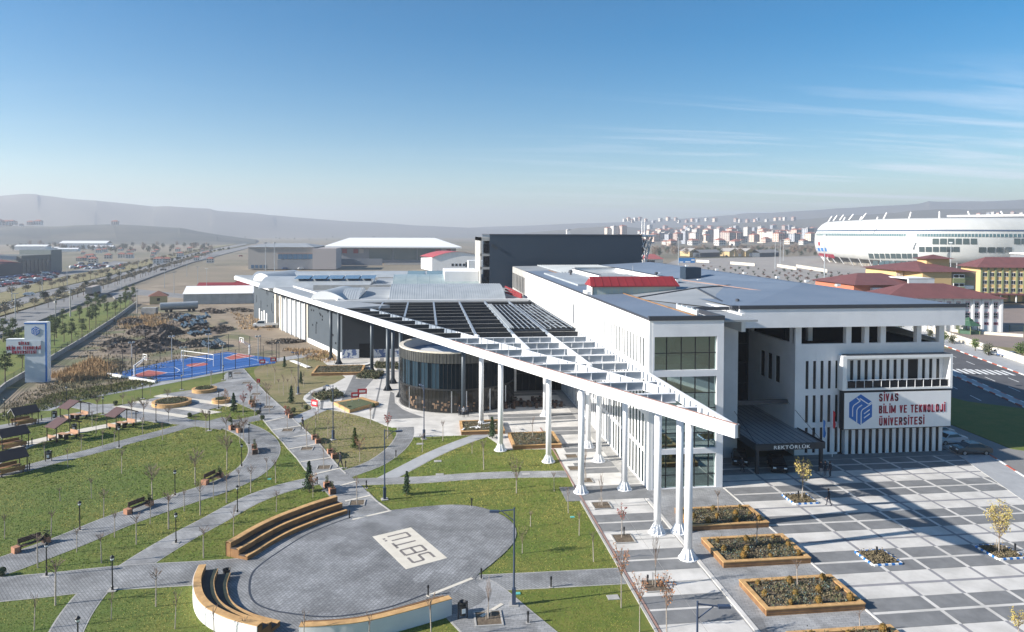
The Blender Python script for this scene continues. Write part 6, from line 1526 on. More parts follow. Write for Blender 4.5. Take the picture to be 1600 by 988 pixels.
P = np.stack([Xv, Yv], 1); P = P[(P[:,0] < 15.9) & (P[:,0] > -78)]
ok = in_poly(P, GL(LAWN_PX))
for q in EXCL_POLY: ok &= ~in_poly(P, q)
for q, w_ in EXCL_LINE: ok &= ~near_line(P, q, w_)
P = P[ok]; n = len(P)
def tufts(P, name, mt, hh, seed):
    rg = np.random.default_rng(seed); n = len(P); a = rg.random(n)*3.1416; sc_ = np.clip(P[:,1]/60, .7, 2.2); w_ = rg.uniform(.02,.06,n)*sc_; h = hh*rg.uniform(.5,1.3,n)*sc_
    dx, dy = np.cos(a)*w_, np.sin(a)*w_; lx, ly = rg.normal(0,.03,n), rg.normal(0,.03,n)
    V = np.empty((n,3,3)); V[:,0] = np.stack([P[:,0]-dx,P[:,1]-dy,np.full(n,-.01)],1); V[:,1] = np.stack([P[:,0]+dx,P[:,1]+dy,np.full(n,-.01)],1); V[:,2] = np.stack([P[:,0]+lx,P[:,1]+ly,h],1)
    me = bpy.data.meshes.new(name); me.vertices.add(3*n); me.vertices.foreach_set('co', V.ravel()); me.loops.add(3*n); me.loops.foreach_set('vertex_index', np.arange(3*n, dtype=np.int32))
    me.polygons.add(n); me.polygons.foreach_set('loop_start', np.arange(0,3*n,3, dtype=np.int32)); me.update(calc_edges=True); me.materials.append(mt)
    o = bpy.data.objects.new(name, me); COL.objects.link(o); o['kind'] = 'stuff'; o['label'] = 'short mown grass tufts covering the park lawns'; o['category'] = 'grass'; return o
noise = np.sin(P[:,0]*.5+np.sin(P[:,1]*.31)*2)+np.sin(P[:,1]*.43+P[:,0]*.17)+rg_.normal(0,.9,n)
tufts(P[noise > .5], 'straw_grass', mat('straw_grass_blades', (.34,.30,.08), .95), .05, 1)
tufts(P[noise <= .5], 'green_grass', mat('green_grass_blades', (.13,.20,.022), .95), .05, 2)
# ================================================================== BUILDING SITE: heaps, pipes, greenhouse, hut
def heap(cx, cy, rx, ry, h, mt, label, seed, rz=0):
    rnd = random.Random(seed); n, k = 26, 7; mb = MB(); vs = []
    for j in range(k):
        f = j/(k-1)
        for i in range(n):
            a = 6.2832*i/n; w_ = 1+.16*math.sin(3*a+seed)+.1*math.sin(5*a+seed*2)+rnd.uniform(-.07,.07)
            vs.append((rx*w_*(1-f)*math.cos(a), ry*w_*(1-f)*math.sin(a), h*(1-(1-f)**1.7)*(1+rnd.uniform(-.22,.22))-.1))
    mb.add(vs, [(j*n+i, j*n+(i+1)%n, (j+1)*n+(i+1)%n, (j+1)*n+i) for j in range(k-1) for i in range(n)]+[tuple(range((k-1)*n,k*n))])
    for _ in range(260):
        a = rnd.uniform(0,6.28); f = rnd.random()**.6; z = h*(1-f**1.7); mb.leaf((rx*f*math.cos(a), ry*f*math.sin(a), z+.1), rnd.uniform(.5,1.1), rnd=rnd)
    o = tag(obj('earth_heap', mb, mt), label, 'earth heap', 'dark heaps of earth and rubble'); o.location = (cx, cy, 0); o.rotation_euler = (0,0,rz); return o
rub = mat('dark_rubble', (.060,.048,.040), .95, (.17,.14,.115), .5, detail=9, bump=1.0, bscale=2.5, lo=.42, hi=.62)
rub2 = mat('pale_rubble', (.24,.205,.165), .95, (.10,.085,.07), .6, detail=9, bump=1.0, bscale=3)
for i, (x, y, rx, ry, h, m_, lb_) in enumerate([(212,548,9,6,2.6,rub,'large dark heap left of the sports court'),(240,540,8,5,2.4,rub,'dark heap directly behind the sports court'),(185,538,6,4,1.6,rub2,'pale streaked heap at the left end of the heaps'),
        (255,522,9,6,2.8,rub,'dark heap in the middle of the rubble field'),(222,520,8,5,2.2,rub,'dark heap behind the large left heap'),(290,508,9,6,2.6,rub,'dark heap under the stacked pipes'),(318,520,7,5,1.9,rub,'dark heap right of the pipes'),
        (275,497,8,5,1.8,rub2,'pale heap behind the dark ones'),(305,540,6,4,1.5,rub2,'small pale heap near the court light poles'),(345,516,6,4,1.2,rub2,'low heap by the dirt track'),(205,505,7,5,1.5,rub2,'brown heap next to the boundary wall'),(330,488,8,4,1.4,rub,'far dark heap near the greenhouse'),
        (372,486,8,4,1.1,rub2,'low pale heap in front of the greenhouse'),(445,535,6,3,.8,rub2,'low spill of earth by the hall doors')]):
    cx, cy = G(x, y); heap(cx, cy, rx*.8, ry*.75, h*.85, m_, lb_, i+1, rz=.5*i)
pipe_m = mat('black_pipe', (.028,.045,.062), .3)
pp_t = thing('pipe_stack', 'stack of black plastic pipes lying on the rubble heaps', 'pipes'); rnd = random.Random(31); k = 0
for (x0, y0, x1, y1, nn, z) in ((285,523,325,515,22,1.9),(305,517,330,505,16,2.4),(322,546,354,541,14,.7),(280,512,300,505,10,2.2),(300,533,330,527,12,1.4)):
    for i in range(nn):
        p = G(x0+(x1-x0)*i/nn, y0+(y1-y0)*i/nn+rnd.uniform(-1.5,1.5)); a = rnd.uniform(1.9,2.3); L = rnd.uniform(2.5,4); zz_ = z+rnd.uniform(-.3,.3)
        obj('pipe', MB().tube((p[0],p[1],zz_),(p[0]+L*math.cos(a),p[1]+L*math.sin(a),zz_+rnd.uniform(-.3,.7)),.32,.32,8), pipe_m, pp_t)
# reeds and dry grass
rd_t = MB(); rnd = random.Random(17)
def scatter(px, n, hgt, wd, mb, rnd, clump=5, sp=.5):
    p = GL(px); x0, x1 = min(q[0] for q in p), max(q[0] for q in p); y0, y1 = min(q[1] for q in p), max(q[1] for q in p); c = 0
    while c < n:
        x, y = rnd.uniform(x0,x1), rnd.uniform(y0,y1); r = False
        for i in range(len(p)):
            a, b = p[i], p[i-1]
            if (a[1] > y) != (b[1] > y) and x < (b[0]-a[0])*(y-a[1])/(b[1]-a[1])+a[0]: r = not r
        if not r: continue
        c += 1
        for _ in range(clump):
            xx, yy = x+rnd.gauss(0,sp), y+rnd.gauss(0,sp); h = hgt*rnd.uniform(.5,1.2); a = rnd.uniform(0,3.14); w_ = wd*rnd.uniform(.6,1.4); lx, ly = rnd.gauss(0,.2)*h, rnd.gauss(0,.2)*h
            mb.add([(xx-math.cos(a)*w_,yy-math.sin(a)*w_,-.05),(xx+math.cos(a)*w_,yy+math.sin(a)*w_,-.05),(xx+lx,yy+ly,h)], [(0,1,2)])
straw = mat('dry_straw', (.44,.29,.15), .95, (.27,.19,.10), .3, coord='World'); dkweed = mat('dark_weeds', (.15,.12,.075), .95, (.20,.175,.10), .4, coord='World'); grweed = mat('green_weeds', (.10,.13,.035), .95, (.15,.14,.05), .4, coord='World')
scatter([(80,588),(150,560),(180,575),(160,592),(100,598)], 550, 1.0, .10, rd_t, rnd); scatter([(185,500),(250,490),(270,510),(215,520),(185,512)], 330, 1.0, .12, rd_t, rnd)
scatter([(440,545),(520,548),(530,572),(480,560)], 200, .6, .10, rd_t, rnd); scatter([(360,488),(410,495),(430,520),(380,515)], 130, .6, .12, rd_t, rnd)
o = obj('dry_reeds', rd_t, straw); o['kind'] = 'stuff'; o['label'] = 'tawny dry reeds and straw on the wild ground'; o['category'] = 'dry grass'
rd_t = MB(); scatter([(0,640),(70,600),(190,590),(240,600),(120,625),(40,640)], 700, .32, .09, rd_t, rnd); scatter([(120,560),(180,500),(240,500),(320,540),(300,560),(200,590)], 420, .5, .12, rd_t, rnd); scatter([(82,600),(185,560),(200,585),(90,602)], 260, .6, .12, rd_t, rnd)
o = obj('dark_weeds', rd_t, dkweed); o['kind'] = 'stuff'; o['label'] = 'dark dead weeds around the rubble heaps'; o['category'] = 'weeds'
rd_t = MB(); scatter([(0,650),(90,615),(240,590),(243,600),(100,632),(0,660)], 1300, .35, .09, rd_t, rnd)
o = obj('green_weeds', rd_t, grweed); o['kind'] = 'stuff'; o['label'] = 'green weeds between wild ground and the park path'; o['category'] = 'weeds'
gh = thing('greenhouse', 'long greenhouse with white sheet roof behind the rubble heaps', 'greenhouse', (*G(287,476),0), gang((287,476.5),(377,475)))
film = mat('greenhouse_film', (.46,.48,.48), .4, (.36,.38,.37), .3)
obj('wall', MB().box(0,0,0,25,12,4.0), film, gh); obj('roof_sheet', MB().add([(-.3,-.5,4),(25.3,-.5,4),(25.3,6,6.6),(-.3,6,6.6),(-.3,12.5,4),(25.3,12.5,4)],[(0,1,2,3),(3,2,5,4),(0,3,4),(1,5,2)]), brightwhite, gh)
hb = MB(); [hb.box(i*2.5-.06,-.1,0,i*2.5+.06,-.01,4) for i in range(11)]; obj('frame_post', hb, zinc, gh); bpy.data.objects['frame_post']['kind'] = 'stuff'
hu = thing('guard_hut', 'small yellow hut with brown tiled roof beside the boundary wall', 'hut', (*G(248,474.5),0), .3)
obj('wall', MB().box(-3,-2.5,0,3,2.5,3.2), mat('hut_yellow', (.45,.38,.20), .8), hu); obj('roof', MB().add([(-3.6,-3.1,3.1),(3.6,-3.1,3.1),(3.6,3.1,3.1),(-3.6,3.1,3.1),(0,0,5.0)],[(0,1,4),(1,2,4),(2,3,4),(3,0,4),(3,2,1,0)]), mat('hut_roof', (.20,.09,.06), .8), hu); obj('window', MB().box(-.5,-2.55,1.2,.5,-2.5,2.3), darkglass, hu)
tag(obj('concrete_box', MB().box(-2.3,-1.2,0,2.3,1.2,2.2), concrete, loc=(*G(234,491),0)), 'grey concrete box on the ground left of the tanker', 'box')
rh = thing('red_roof_shed', 'long low shed with a red roof behind the greenhouse', 'shed', (*G(309,452),0), 0)
obj('wall', MB().box(0,0,0,21,7,1.6), concrete, rh); obj('roof', MB().add([(-.5,-.5,1.6),(21.5,-.5,1.6),(21.5,3.5,3.0),(-.5,3.5,3.0),(-.5,7.5,1.6),(21.5,7.5,1.6)],[(0,1,2,3),(3,2,5,4)]), redroof, rh)
rh2 = thing('red_roof_shed', 'red pitched shed roof beside the tip of the long white roof edge', 'shed', (*G(360,452),0), 0)
obj('wall', MB().box(0,0,0,14,9,1.8), concrete, rh2); obj('roof', MB().add([(-.5,-.5,1.8),(14.5,-.5,1.8),(14.5,4.5,4.4),(3,4.5,4.4),(-.5,9.5,1.8),(14.5,9.5,1.8)],[(0,1,2,3),(3,2,5,4),(0,3,4)]), redroof, rh2)

# ================================================================== PINES, AVENUE TREES, UTILITY POLES
def pine(seed, h=6.2, r=1.5):
    r *= .85; rnd = random.Random(seed); t = thing('pine_tree', '', 'pine tree'); obj('trunk', MB().tube((0,0,0),(.1,0,h*.85),.11,.04,6), darkbark, t)
    mb = MB()
    for c in range(20):
        f = rnd.random(); z = h*(.42+.56*f); rr = r*(1-f*.72); a = rnd.uniform(0,6.28); q = rr*math.sqrt(rnd.random()); cx, cy = q*math.cos(a), q*math.sin(a); s = rnd.uniform(.3,.55)
        for _ in range(44): mb.leaf((cx+rnd.gauss(0,s*.6), cy+rnd.gauss(0,s*.6), z+rnd.gauss(0,s*.42)), rnd.uniform(.18,.34), rnd=rnd)
    obj('crown', mb, pineg, t); return t
pines = [pine(1), pine(2,5.6,1.7), pine(3,6.6,1.3), pine(4,5.0,1.5)]
pw = [(x_, y_) for k_, (x_, y_) in enumerate([(8,600),(24,590),(35,575),(15,560),(30,545),(95,556),(100,535),(112,541),(88,528),(118,522),(128,529),(80,520),(140,515),(133,508),(150,508),(124,503),(145,499),(160,502),(155,492),(168,497),(137,490),(172,488),(180,493),(163,483),(188,486),(176,481),(196,482),(150,484),(203,478),(189,474),(197,473),(208,474),(60,540),(55,528),(20,525),(5,535),(45,560),(112,512),(98,508),(85,540),(70,550),(-8,580)]) if k_ % 4 != 1]
place(pines, [(*G(x,y), random.Random(i).uniform(.8,1.15)) for i, (x, y) in enumerate(pw)], 'pines behind the sign tower', 'pines on the green verge', USED)
def crown_tree(seed, h, r, mt, name, trunk_h, n=240, cl=12, lsz=.5, cat='tree', flat=.6):
    rnd = random.Random(seed); t = thing(name, '', cat)
    obj('trunk', MB().tube((0,0,0),(0,0,trunk_h+.4),.13,.08,5), darkbark if mt is not None else bark, t)
    mb = MB()
    for c in range(cl):
        v = Vector((rnd.gauss(0,1),rnd.gauss(0,1),rnd.gauss(0,1))).normalized()*r*.62*rnd.uniform(.4,1); cz = trunk_h+(h-trunk_h)/2
        for _ in range(n//cl): mb.leaf((v.x+rnd.gauss(0,r*.26), v.y+rnd.gauss(0,r*.26), cz+v.z*(h-trunk_h)/(2*r)*1.2+rnd.gauss(0,(h-trunk_h)*.12)), lsz*rnd.uniform(.6,1.3), rnd=rnd)
    obj('crown', mb, mt, t); return t
grayleaf = mat('grey_brown_foliage', (.20,.18,.13), .95, (.26,.22,.16), .5); darkleaf = mat('dark_evergreen_foliage', (.020,.038,.022), .95, (.035,.055,.03), .5)
midleaf = mat('dull_green_foliage', (.060,.075,.04), .95, (.09,.09,.05), .5)
avt = [crown_tree(1,4.6,1.7,grayleaf,'avenue_tree',1.9), crown_tree(2,4.3,1.9,grayleaf,'avenue_tree',1.7)]
bush = [crown_tree(3,3.4,1.9,darkleaf,'evergreen_tree',.3,n=420), crown_tree(4,3.8,2.1,darkleaf,'evergreen_tree',.4,n=420), crown_tree(5,2.8,1.7,midleaf,'evergreen_tree',.3,n=300)]
def rowpts(px, sp, jit=0.0, seed=1, smin=.85, smax=1.15, lim=200):
    p = GL(px); rnd = random.Random(seed); out = []; 
    for a, b in zip(p[:-1], p[1:]):
        L = math.hypot(b[0]-a[0], b[1]-a[1]); n = max(1, int(L/sp))
        for i in range(n):
            q = gline(a, b, (i+rnd.uniform(-.2,.2))/n); out.append((q[0]+rnd.gauss(0,jit), q[1]+rnd.gauss(0,jit), rnd.uniform(smin,smax)))
    return out[:lim]
place(avt, rowpts([(-30,508),(30,490),(75,480),(130,462),(200,440),(260,421),(330,398)], 8.5, .5, 2), 'round bare trees in nearer avenue row', 'avenue trees, near row', USED)
place(avt, rowpts([(0,468),(60,455),(125,440),(200,420),(260,405),(330,390)], 9.5, 1.2, 3), 'round bare trees beside the car park', 'avenue trees, far row', USED)
place(bush, rowpts([(-20,500),(20,488),(43,476),(110,456),(122,450),(150,444),(190,432),(230,420),(262,410),(300,401),(330,395),(360,389)], 20, 1.5, 4, .7, 1.2), 'dark evergreens on the avenue strip', 'evergreens on the avenue strip', USED)
up = thing('utility_pole', '', 'pole'); obj('pole', MB().tube((0,0,0),(0,0,9),.2,.12,7), concrete, up); obj('cross_arm', MB().box(-.9,-.08,8.4,.9,.08,8.6), concrete, up); obj('insulator', MB().box(-.35,-.3,7.3,.35,.3,7.9), concrete, up)
place(up, [(*G(214,490),1.0),(*G(110,495),1.05),(*G(87,510),.95)], 'concrete utility poles near the boundary wall', 'concrete utility poles', USED)
lp_ = thing('light_pole', '', 'pole'); obj('pole', MB().tube((0,0,0),(0,0,10),.13,.08,6), zinc, lp_); obj('lamp_head', MB().box(-.9,-.1,9.9,.9,.1,10.05), zinc, lp_)
place(lp_, [G(x, y) for x, y in [(19,484),(66,459),(105,447),(216,428),(239,432),(189,452),(251,418),(24,513),(270,408),(292,432),(323,452),(272,461),(257,450),(309,448)]], 'thin light poles along the left avenue and fields', 'light poles by the avenue', USED)
hp2 = thing('mast_light', '', 'light mast'); obj('mast', MB().tube((0,0,0),(0,0,27),.35,.18,8), zinc, hp2); obj('lamp_ring', MB().box(-1.2,-.4,26.6,1.2,.4,27.4), zinc, hp2)
place(hp2, [(*G(x, y), s) for x, y, s in [(415,426,.75),(429,426,.75),(1060,416,.9),(1211,421,.8),(1219,413,.8),(1224,408,.8),(1288,436,1.0),(1485,440,.85)]], 'tall light masts behind the buildings', 'tall light masts', USED)
# shrubs in the field left of the stadium
fs = crown_tree(9, 2.2, 1.3, mat('reddish_shrub', (.14,.055,.045), .95, (.10,.075,.05), .5), 'field_shrub', .3, n=60, cl=6, lsz=.7, cat='shrub')
fs2 = crown_tree(10, 2.6, 1.5, darkleaf, 'field_shrub', .3, n=60, cl=6, lsz=.7, cat='shrub')
rnd = random.Random(44); sp = []
for r_ in range(6):
    for i in range(22): sp.append((*G(1100+i*14+rnd.uniform(-4,4)+r_*6, 418+r_*4.6+i*.75+rnd.uniform(-1,1)), rnd.uniform(.6,1.1)))
place([fs, fs2], [s for s in sp if G and PX(s[0], s[1]) < 1400], 'low shrubs in the stony field', 'shrubs in the stony field', USED)
rt = [crown_tree(21,3.6,1.5,mat('fresh_green_foliage', (.10,.15,.04), .95, (.07,.11,.03), .5),'roadside_tree',1.0,n=500,cl=14,lsz=.35), crown_tree(22,2.8,1.3,midleaf,'roadside_tree',.3,n=400,cl=12,lsz=.35)]
place(rt, [(*G(1544,556),1.05),(*G(1524,549),.85),(*G(1488,538),.9),(*G(1597,560),1.0),(*G(1475,536),.8),(*G(1453,528),.9),(*G(1405,520),.9),(*G(1432,524),.8),(*G(1395,522),.9)], 'green roadside trees behind the cream wall', 'roadside trees behind the wall', USED)

# ================================================================== BACKGROUND BUILDINGS
def tagname(t, lb_): t['label'] = lb_; return t
def winset(mb, x0, x1, z0, z1, nx, nz, y, fw=.6, fh=.6):
    dx, dz = (x1-x0)/nx, (z1-z0)/nz
    for i in range(nx):
        for j in range(nz): cx, cz = x0+dx*(i+.5), z0+dz*(j+.5); mb.box(cx-dx*fw/2, y-.12, cz-dz*fh/2, cx+dx*fw/2, y, cz+dz*fh/2)
# sports hall (grey-beige) and arena
sgm = mat('hall_beige', (.36,.34,.32), .8); sg2 = mat('hall_grey', (.20,.215,.24), .7)
s1 = thing('sports_hall', 'grey and beige sports hall with a ribbon of blue windows', 'hall', (-130.2,545.1,0), 0)
obj('wall', MB().box(0,0,0,47,60,16.4), sgm, s1); obj('grey_band', MB().box(21,-.3,0,46.5,-.05,7.0), sg2, s1); obj('roof', MB().add([(-1,-1,16.4),(48,-1,16.4),(48,61,16.4),(-1,61,16.4),(14,30,19),(36,30,19)],[(0,1,5,4),(1,2,5),(2,3,4,5),(3,0,4)]), paleroof, s1)
obj('entrance_block', MB().box(47,-4,0,64,30,15.6), mat('hall_pinkish', (.42,.38,.37), .8), s1); obj('red_stripe', MB().box(21,-.32,11.6,46.5,-.1,12.1), kerbred, s1)
bw = glass_mat('blue_ribbon_glass', (.05,.13,.23), .1)
for i in range(7): obj('window', MB().box(21.5+i*3.6,-.35,7.6,24.8+i*3.6,-.2,11.2), bw, s1)
for i in range(4): obj('window', MB().box(2+i*3,-.1,.8,4+i*3,-.02,3.2), bw, s1)
s2 = thing('arena', 'wide arena with low white faceted roof and glass front', 'arena', (-91,655,0), .0)
obj('wall', MB().box(6,3,0,119,70,14), sg2, s2); obj('white_roof', MB().add([(0,-3,15),(124,-3,14.5),(118,75,15),(6,75,15),(20,28,22.5),(100,28,22.5),(0,-3,13.8),(124,-3,13.3)],[(0,1,5,4),(1,2,5),(2,3,4,5),(3,0,4),(0,6,7,1)]), brightwhite, s2)
for i in range(3): obj('glass_front', MB().box(40+i*22,2.7,2.5,61+i*22,2.95,13), glass_mat('arena_glass', (.09,.13,.13), .1), s2)
for x, m_ in ((16,redroof),(21,sg2),(26,redroof),(31,sgm),(100,redroof),(106,sgm),(110,redroof)): obj('facade_panel', MB().box(x,2.6,8.5,x+4.2,2.9,12.5), m_, s2)
obj('forecourt_wall', MB().box(5,-50,0,55,-49,5.5), sg2, s2); obj('arcade', MB().box(56,-40,0,110,-38,1.5), concrete, s2)
s3 = thing('arched_hall', 'small white hall with a curved red roof edge', 'hall', (4.6,512,0), 0)
n = 14; pts = [(35*i/n, 8.4+5.6*math.sin(math.pi*i/n*.78+.25)) for i in range(n+1)]
obj('wall', MB().add([(x,0,0) for x, z in pts]+[(x,0,z) for x, z in pts]+[(0,30,0),(0,30,8.8),(-8,36,8.3),(-8,36,0)], [(i,i+1,n+2+i,n+1+i) for i in range(n)]+[(0,n+1,2*n+4,2*n+5)]), white, s3)
obj('red_roof', MB().add([(x,-.8,z+.1) for x, z in pts]+[(x-9,36,z-.1) for x, z in pts], [(i,i+1,n+2+i,n+1+i) for i in range(n)]), mat('red_arched_roof', (.42,.07,.07), .5), s3)
for i in range(4): obj('window', MB().box(14+i*2.7,-.1,3.6,15.6+i*2.7,-.01,5.4), darkglass, s3)
for i in range(4): obj('window', MB().box(24+i*2.4,-.1,3.0,25+i*2.4,-.01,6.4), darkglass, s3)
tag(obj('white_annex', MB().box(24,400,0,46,410,12), white), 'white annex wall left of the slate block stair frame', 'building')
# building with red roofs by the left car park
s4 = thing('shopping_hall', 'low wide building with dark red roofs at the left edge', 'building', (*G(0,432),0), gang((0,432),(110,423)))
dkb = mat('dark_blue_front', (.035,.05,.07), .5); rr4 = mat('dusty_red_roof', (.17,.055,.055), .8)
obj('front_wall', MB().box(-30,0,0,46,30,7.5), dkb, s4); obj('roof', MB().add([(-30,0,7.5),(18,0,7.5),(18,34,13),(-30,34,14)],[(0,1,2,3)]), rr4, s4); obj('roof', MB().add([(-24,36,14),(20,30,12.6),(44,30,12),(30,60,16),(-20,70,17)],[(0,1,2,3,4)]), rr4, s4)
obj('beam', MB().bar((-30,26,14.5),(19,4,10.5),.8,2.4), lightgrey, s4); obj('corner_tower', MB().box(46,0,0,57,22,15), mat('grey_green_front', (.13,.16,.16), .6), s4)
for i in range(7): obj('window', MB().box(19+i*3.7,-.2,1,21.5+i*3.7,-.02,9), glass_mat('front_glass', (.08,.11,.12), .1) if i == 0 else bpy.data.materials['front_glass'], s4)
obj('upper_wall', MB().box(19,.5,7,46,30,12), mat('upper_front', (.14,.15,.14), .7), s4)
# parked cars far left
mc = [(MB(), car_white), (MB(), car_silver), (MB(), car_grey), (MB(), car_red), (MB(), car_blue)]
cars_p = []
for i, (b_, m_) in enumerate(mc):
    t = thing('small_parked_car', '', 'car'); obj('body', MB().add([(-2.1,-.85,.3),(2.1,-.85,.3),(2.1,.85,.3),(-2.1,.85,.3),(-2.1,-.85,.9),(2.1,-.85,.9),(2.1,.85,.9),(-2.1,.85,.9),(-1.1,-.7,1.42),(1.2,-.7,1.42),(1.2,.7,1.42),(-1.1,.7,1.42)],[(3,2,1,0),(0,1,5,4),(1,2,6,5),(2,3,7,6),(3,0,4,7),(4,5,9,8),(5,6,10,9),(6,7,11,10),(7,4,8,11),(8,9,10,11)]), m_, t)
    obj('window_band', MB().box(-1.35,-.79,.95,1.45,.79,1.28), carglass, t); obj('wheels', MB().box(-1.6,-.88,0,-1.0,.88,.55).box(1.0,-.88,0,1.6,.88,.55), tyre, t); cars_p.append(t)
sp = []; rnd = random.Random(8)
for row_ in range(4):
    for i in range(15):
        if rnd.random() < .2: continue
        sp.append((*G(-6+i*6.2+row_*3, 449-row_*4.2-i*.75), 1.0))
for i in range(34): sp.append((*G(112+rnd.uniform(0,80), 421-rnd.uniform(0,9)), 1.0))
place(cars_p, sp, 'cars in the left car park', 'cars parked left of the avenue', USED, rz=.9)
place(cars_p, [G(x,y) for x, y in [(45,462),(255,423),(376,401),(232,424),(470,421),(445,421)]], 'cars on the left avenue and by the sports hall', 'cars on far roads', USED, rz=.4)
tr_ = thing('box_truck', 'pale boxy truck parked by the avenue evergreen strip', 'truck', (*G(146,461),0), gang((120,468),(180,448)))
obj('cargo_box', MB().box(-8,-1.3,1.2,7,1.3,3.9), mat('truck_tarpaulin', (.35,.31,.28), .8), tr_); obj('cab', MB().box(7.2,-1.2,.6,9.4,1.2,3.2), car_white, tr_); obj('wheels', MB().box(-6,-1.2,0,-4,1.2,1).box(6,-1.2,0,8,1.2,1), tyre, tr_)
# far city
WC = [(.66,.64,.60),(.70,.60,.50),(.50,.42,.38),(.74,.71,.67),(.45,.36,.32),(.66,.50,.42),(.40,.42,.46)]
cm = [mat('facade_paint_%s' % n_, c, .85) for n_, c in zip(('cream','sand','taupe','ivory','brown','peach','grey'), WC)]
rr_m = mat('tile_red_far', (.30,.12,.09), .9); rg_m = mat('grey_far_roof', (.30,.29,.28), .9)
def block(w_, d_, h_, fl, mt, roof='hip', bays=4):
    t = thing('apartment_block', '', 'apartment block'); obj('wall', MB().box(-w_/2,-d_/2,0,w_/2,d_/2,h_), mt, t)
    if roof == 'hip': obj('roof', MB().add([(-w_/2-.6,-d_/2-.6,h_),(w_/2+.6,-d_/2-.6,h_),(w_/2+.6,d_/2+.6,h_),(-w_/2-.6,d_/2+.6,h_),(-w_*.2,0,h_+3),(w_*.2,0,h_+3)],[(0,1,5,4),(1,2,5),(2,3,4,5),(3,0,4)]), rr_m, t)
    else: obj('roof', MB().box(-w_/2-.3,-d_/2-.3,h_,w_/2+.3,d_/2+.3,h_+.7).box(-2,-2,h_,2,2,h_+2.6), rg_m, t)
    wm = MB(); winset(wm, -w_/2, w_/2, 1, h_, bays, fl, -d_/2, .55, .5)
    dz = (h_-1)/fl
    for j in range(fl):
        for i in range(3): cy = -d_/2+d_*(i+.5)/3; cz = 1+dz*(j+.5); wm.box(-w_/2-.12, cy-1, cz-dz*.25, -w_/2, cy+1, cz+dz*.25)
    o = obj('windows', wm, dkb, t); o['kind'] = 'stuff'
    bl_ = MB(); [bl_.box(-w_*.18, -d_/2-1.1, 1+dz*j, w_*.18, -d_/2-.15, 1.9+dz*j) for j in range(1, fl)]; o = obj('balconies', bl_, cm[3], t); o['kind'] = 'stuff'; return t
bl_big = [block(17,15,30,10,cm[0],'flat'), block(18,16,31,10,cm[1],'hip'), block(17,15,29,9,cm[3],'flat'), block(16,15,30,10,cm[5],'hip'), block(17,14,28,9,cm[6],'flat')]
bl_mid = [block(16,14,15,5,cm[i], 'hip' if i % 3 else 'flat', 3) for i in range(7)]
bl_low = [block(13,11,8,2,cm[i], 'hip', 3) for i in (0,1,3,5)]
def AtD(x, y, D): r = ray(x, y); hr = math.hypot(r.x, r.y); return (r.x/hr*D, r.y/hr*D, H+r.z/hr*D)
def far(proto, lst, what, grp, rz=.35):
    sp = []
    for x, y, D, s in lst: p = AtD(x, y, D); sp.append((p[0], p[1], s, p[2]))
    place(proto, sp, what, grp, USED, rz=rz)
far(bl_big, [(1072,381,1650,1.0),(1089,380,1650,1.0),(1106,379,1700,.95),(1124,380,1650,1.05),(1143,379,1650,1.0),(1168,372,1700,.8),(1192,380,1700,1.0),(1219,377,1700,.75),(1244,380,1650,.95),(1262,380,1500,1.0),(950,371,1900,.8),(960,370,1900,.95),(973,371,1900,1.0),(888,369,2300,.7),(1150,364,2100,.7)],
    'tall pale towers in the far city', 'tall apartment towers in the city')
rnd = random.Random(77); L1 = []; L2 = []; L3 = []
for i in range(95):
    x = rnd.uniform(1008,1275); f = rnd.random(); y = 378-20*f+rnd.uniform(-1,1); L1.append((x, y, 1350+f*1500, rnd.uniform(.7,1.1)))
far(bl_mid, L1, 'mid-height pale houses of the city', 'mid-height city houses')
for i in range(90):
    x = rnd.uniform(1000,1285); f = rnd.random(); L2.append((x, 384-24*f, 1250+f*1600, rnd.uniform(.7,1.2)))
far(bl_low, L2, 'low red-roofed city houses', 'low city houses')
for x in (976,982,988,993,1000,1009,1021,1032,1044,1056,1061,1073,1082,1090,1104,1117,1150,1156,1168,1180,1184,1198,1212,1220,1226,1240,1530,1545,1552,1560,1583,1597): L3.append((x, 347+rnd.uniform(-2,2)-(0 if x < 1150 else (x-1150)*.024), 3150, rnd.uniform(.75,1.05)))
far(bl_mid, L3, 'small hazy blocks on the ridge', 'hazy blocks on the ridge')
# left distance: scattered houses and sheds
L4 = []
for i in range(30): x = rnd.uniform(120,330); y = rnd.uniform(392,412); L4.append((x, y, 28*1110/(y-363), rnd.uniform(.25,.5)))
far([bl_low[1], bl_low[2], bl_low[0]], L4, 'small houses in the plain by the avenue', 'small houses in the plain', rz=.2)
shed = thing('white_shed', '', 'shed'); obj('wall', MB().box(-18,-8,0,18,8,5), white, shed); obj('roof', MB().add([(-18.5,-8.5,5),(18.5,-8.5,5),(18.5,0,7),(-18.5,0,7),(-18.5,8.5,5),(18.5,8.5,5)],[(0,1,2,3),(3,2,5,4)]), brightwhite, shed)
far([shed], [(52,391,1100,1.0),(68,391,1120,.6),(84,390,1150,.5),(135,389,1300,1.8),(108,393,1000,.6),(160,390,1250,.9)], 'white industrial sheds below the left hill', 'white industrial sheds', rz=.1)
L5 = [(rnd.uniform(-5,25), rnd.uniform(348,356), 2050, rnd.uniform(.7,1.2)) for i in range(14)]+[(48,352,2050,1.0),(60,352,2050,1.2),(180,352,1950,1.1),(34,354,2050,.6)]
far(bl_low, L5, 'tiny white houses on the near hill', 'tiny houses on the left hill', rz=.1)
mn = thing('minaret', '', 'minaret'); obj('shaft', MB().lathe([(2.2,0),(1.6,6),(1.4,26),(2.4,27),(2.4,28.5),(1.2,28.6),(1.1,40),(1.8,41),(1.8,42),(.9,42.1),(.8,46),(.05,56)], n=10), brightwhite, mn)
far([mn], [(1003,366,1500,.62),(1006.8,366,1500,.62)], 'slim white minarets beside the steel lattice bowl', 'pair of white minarets')
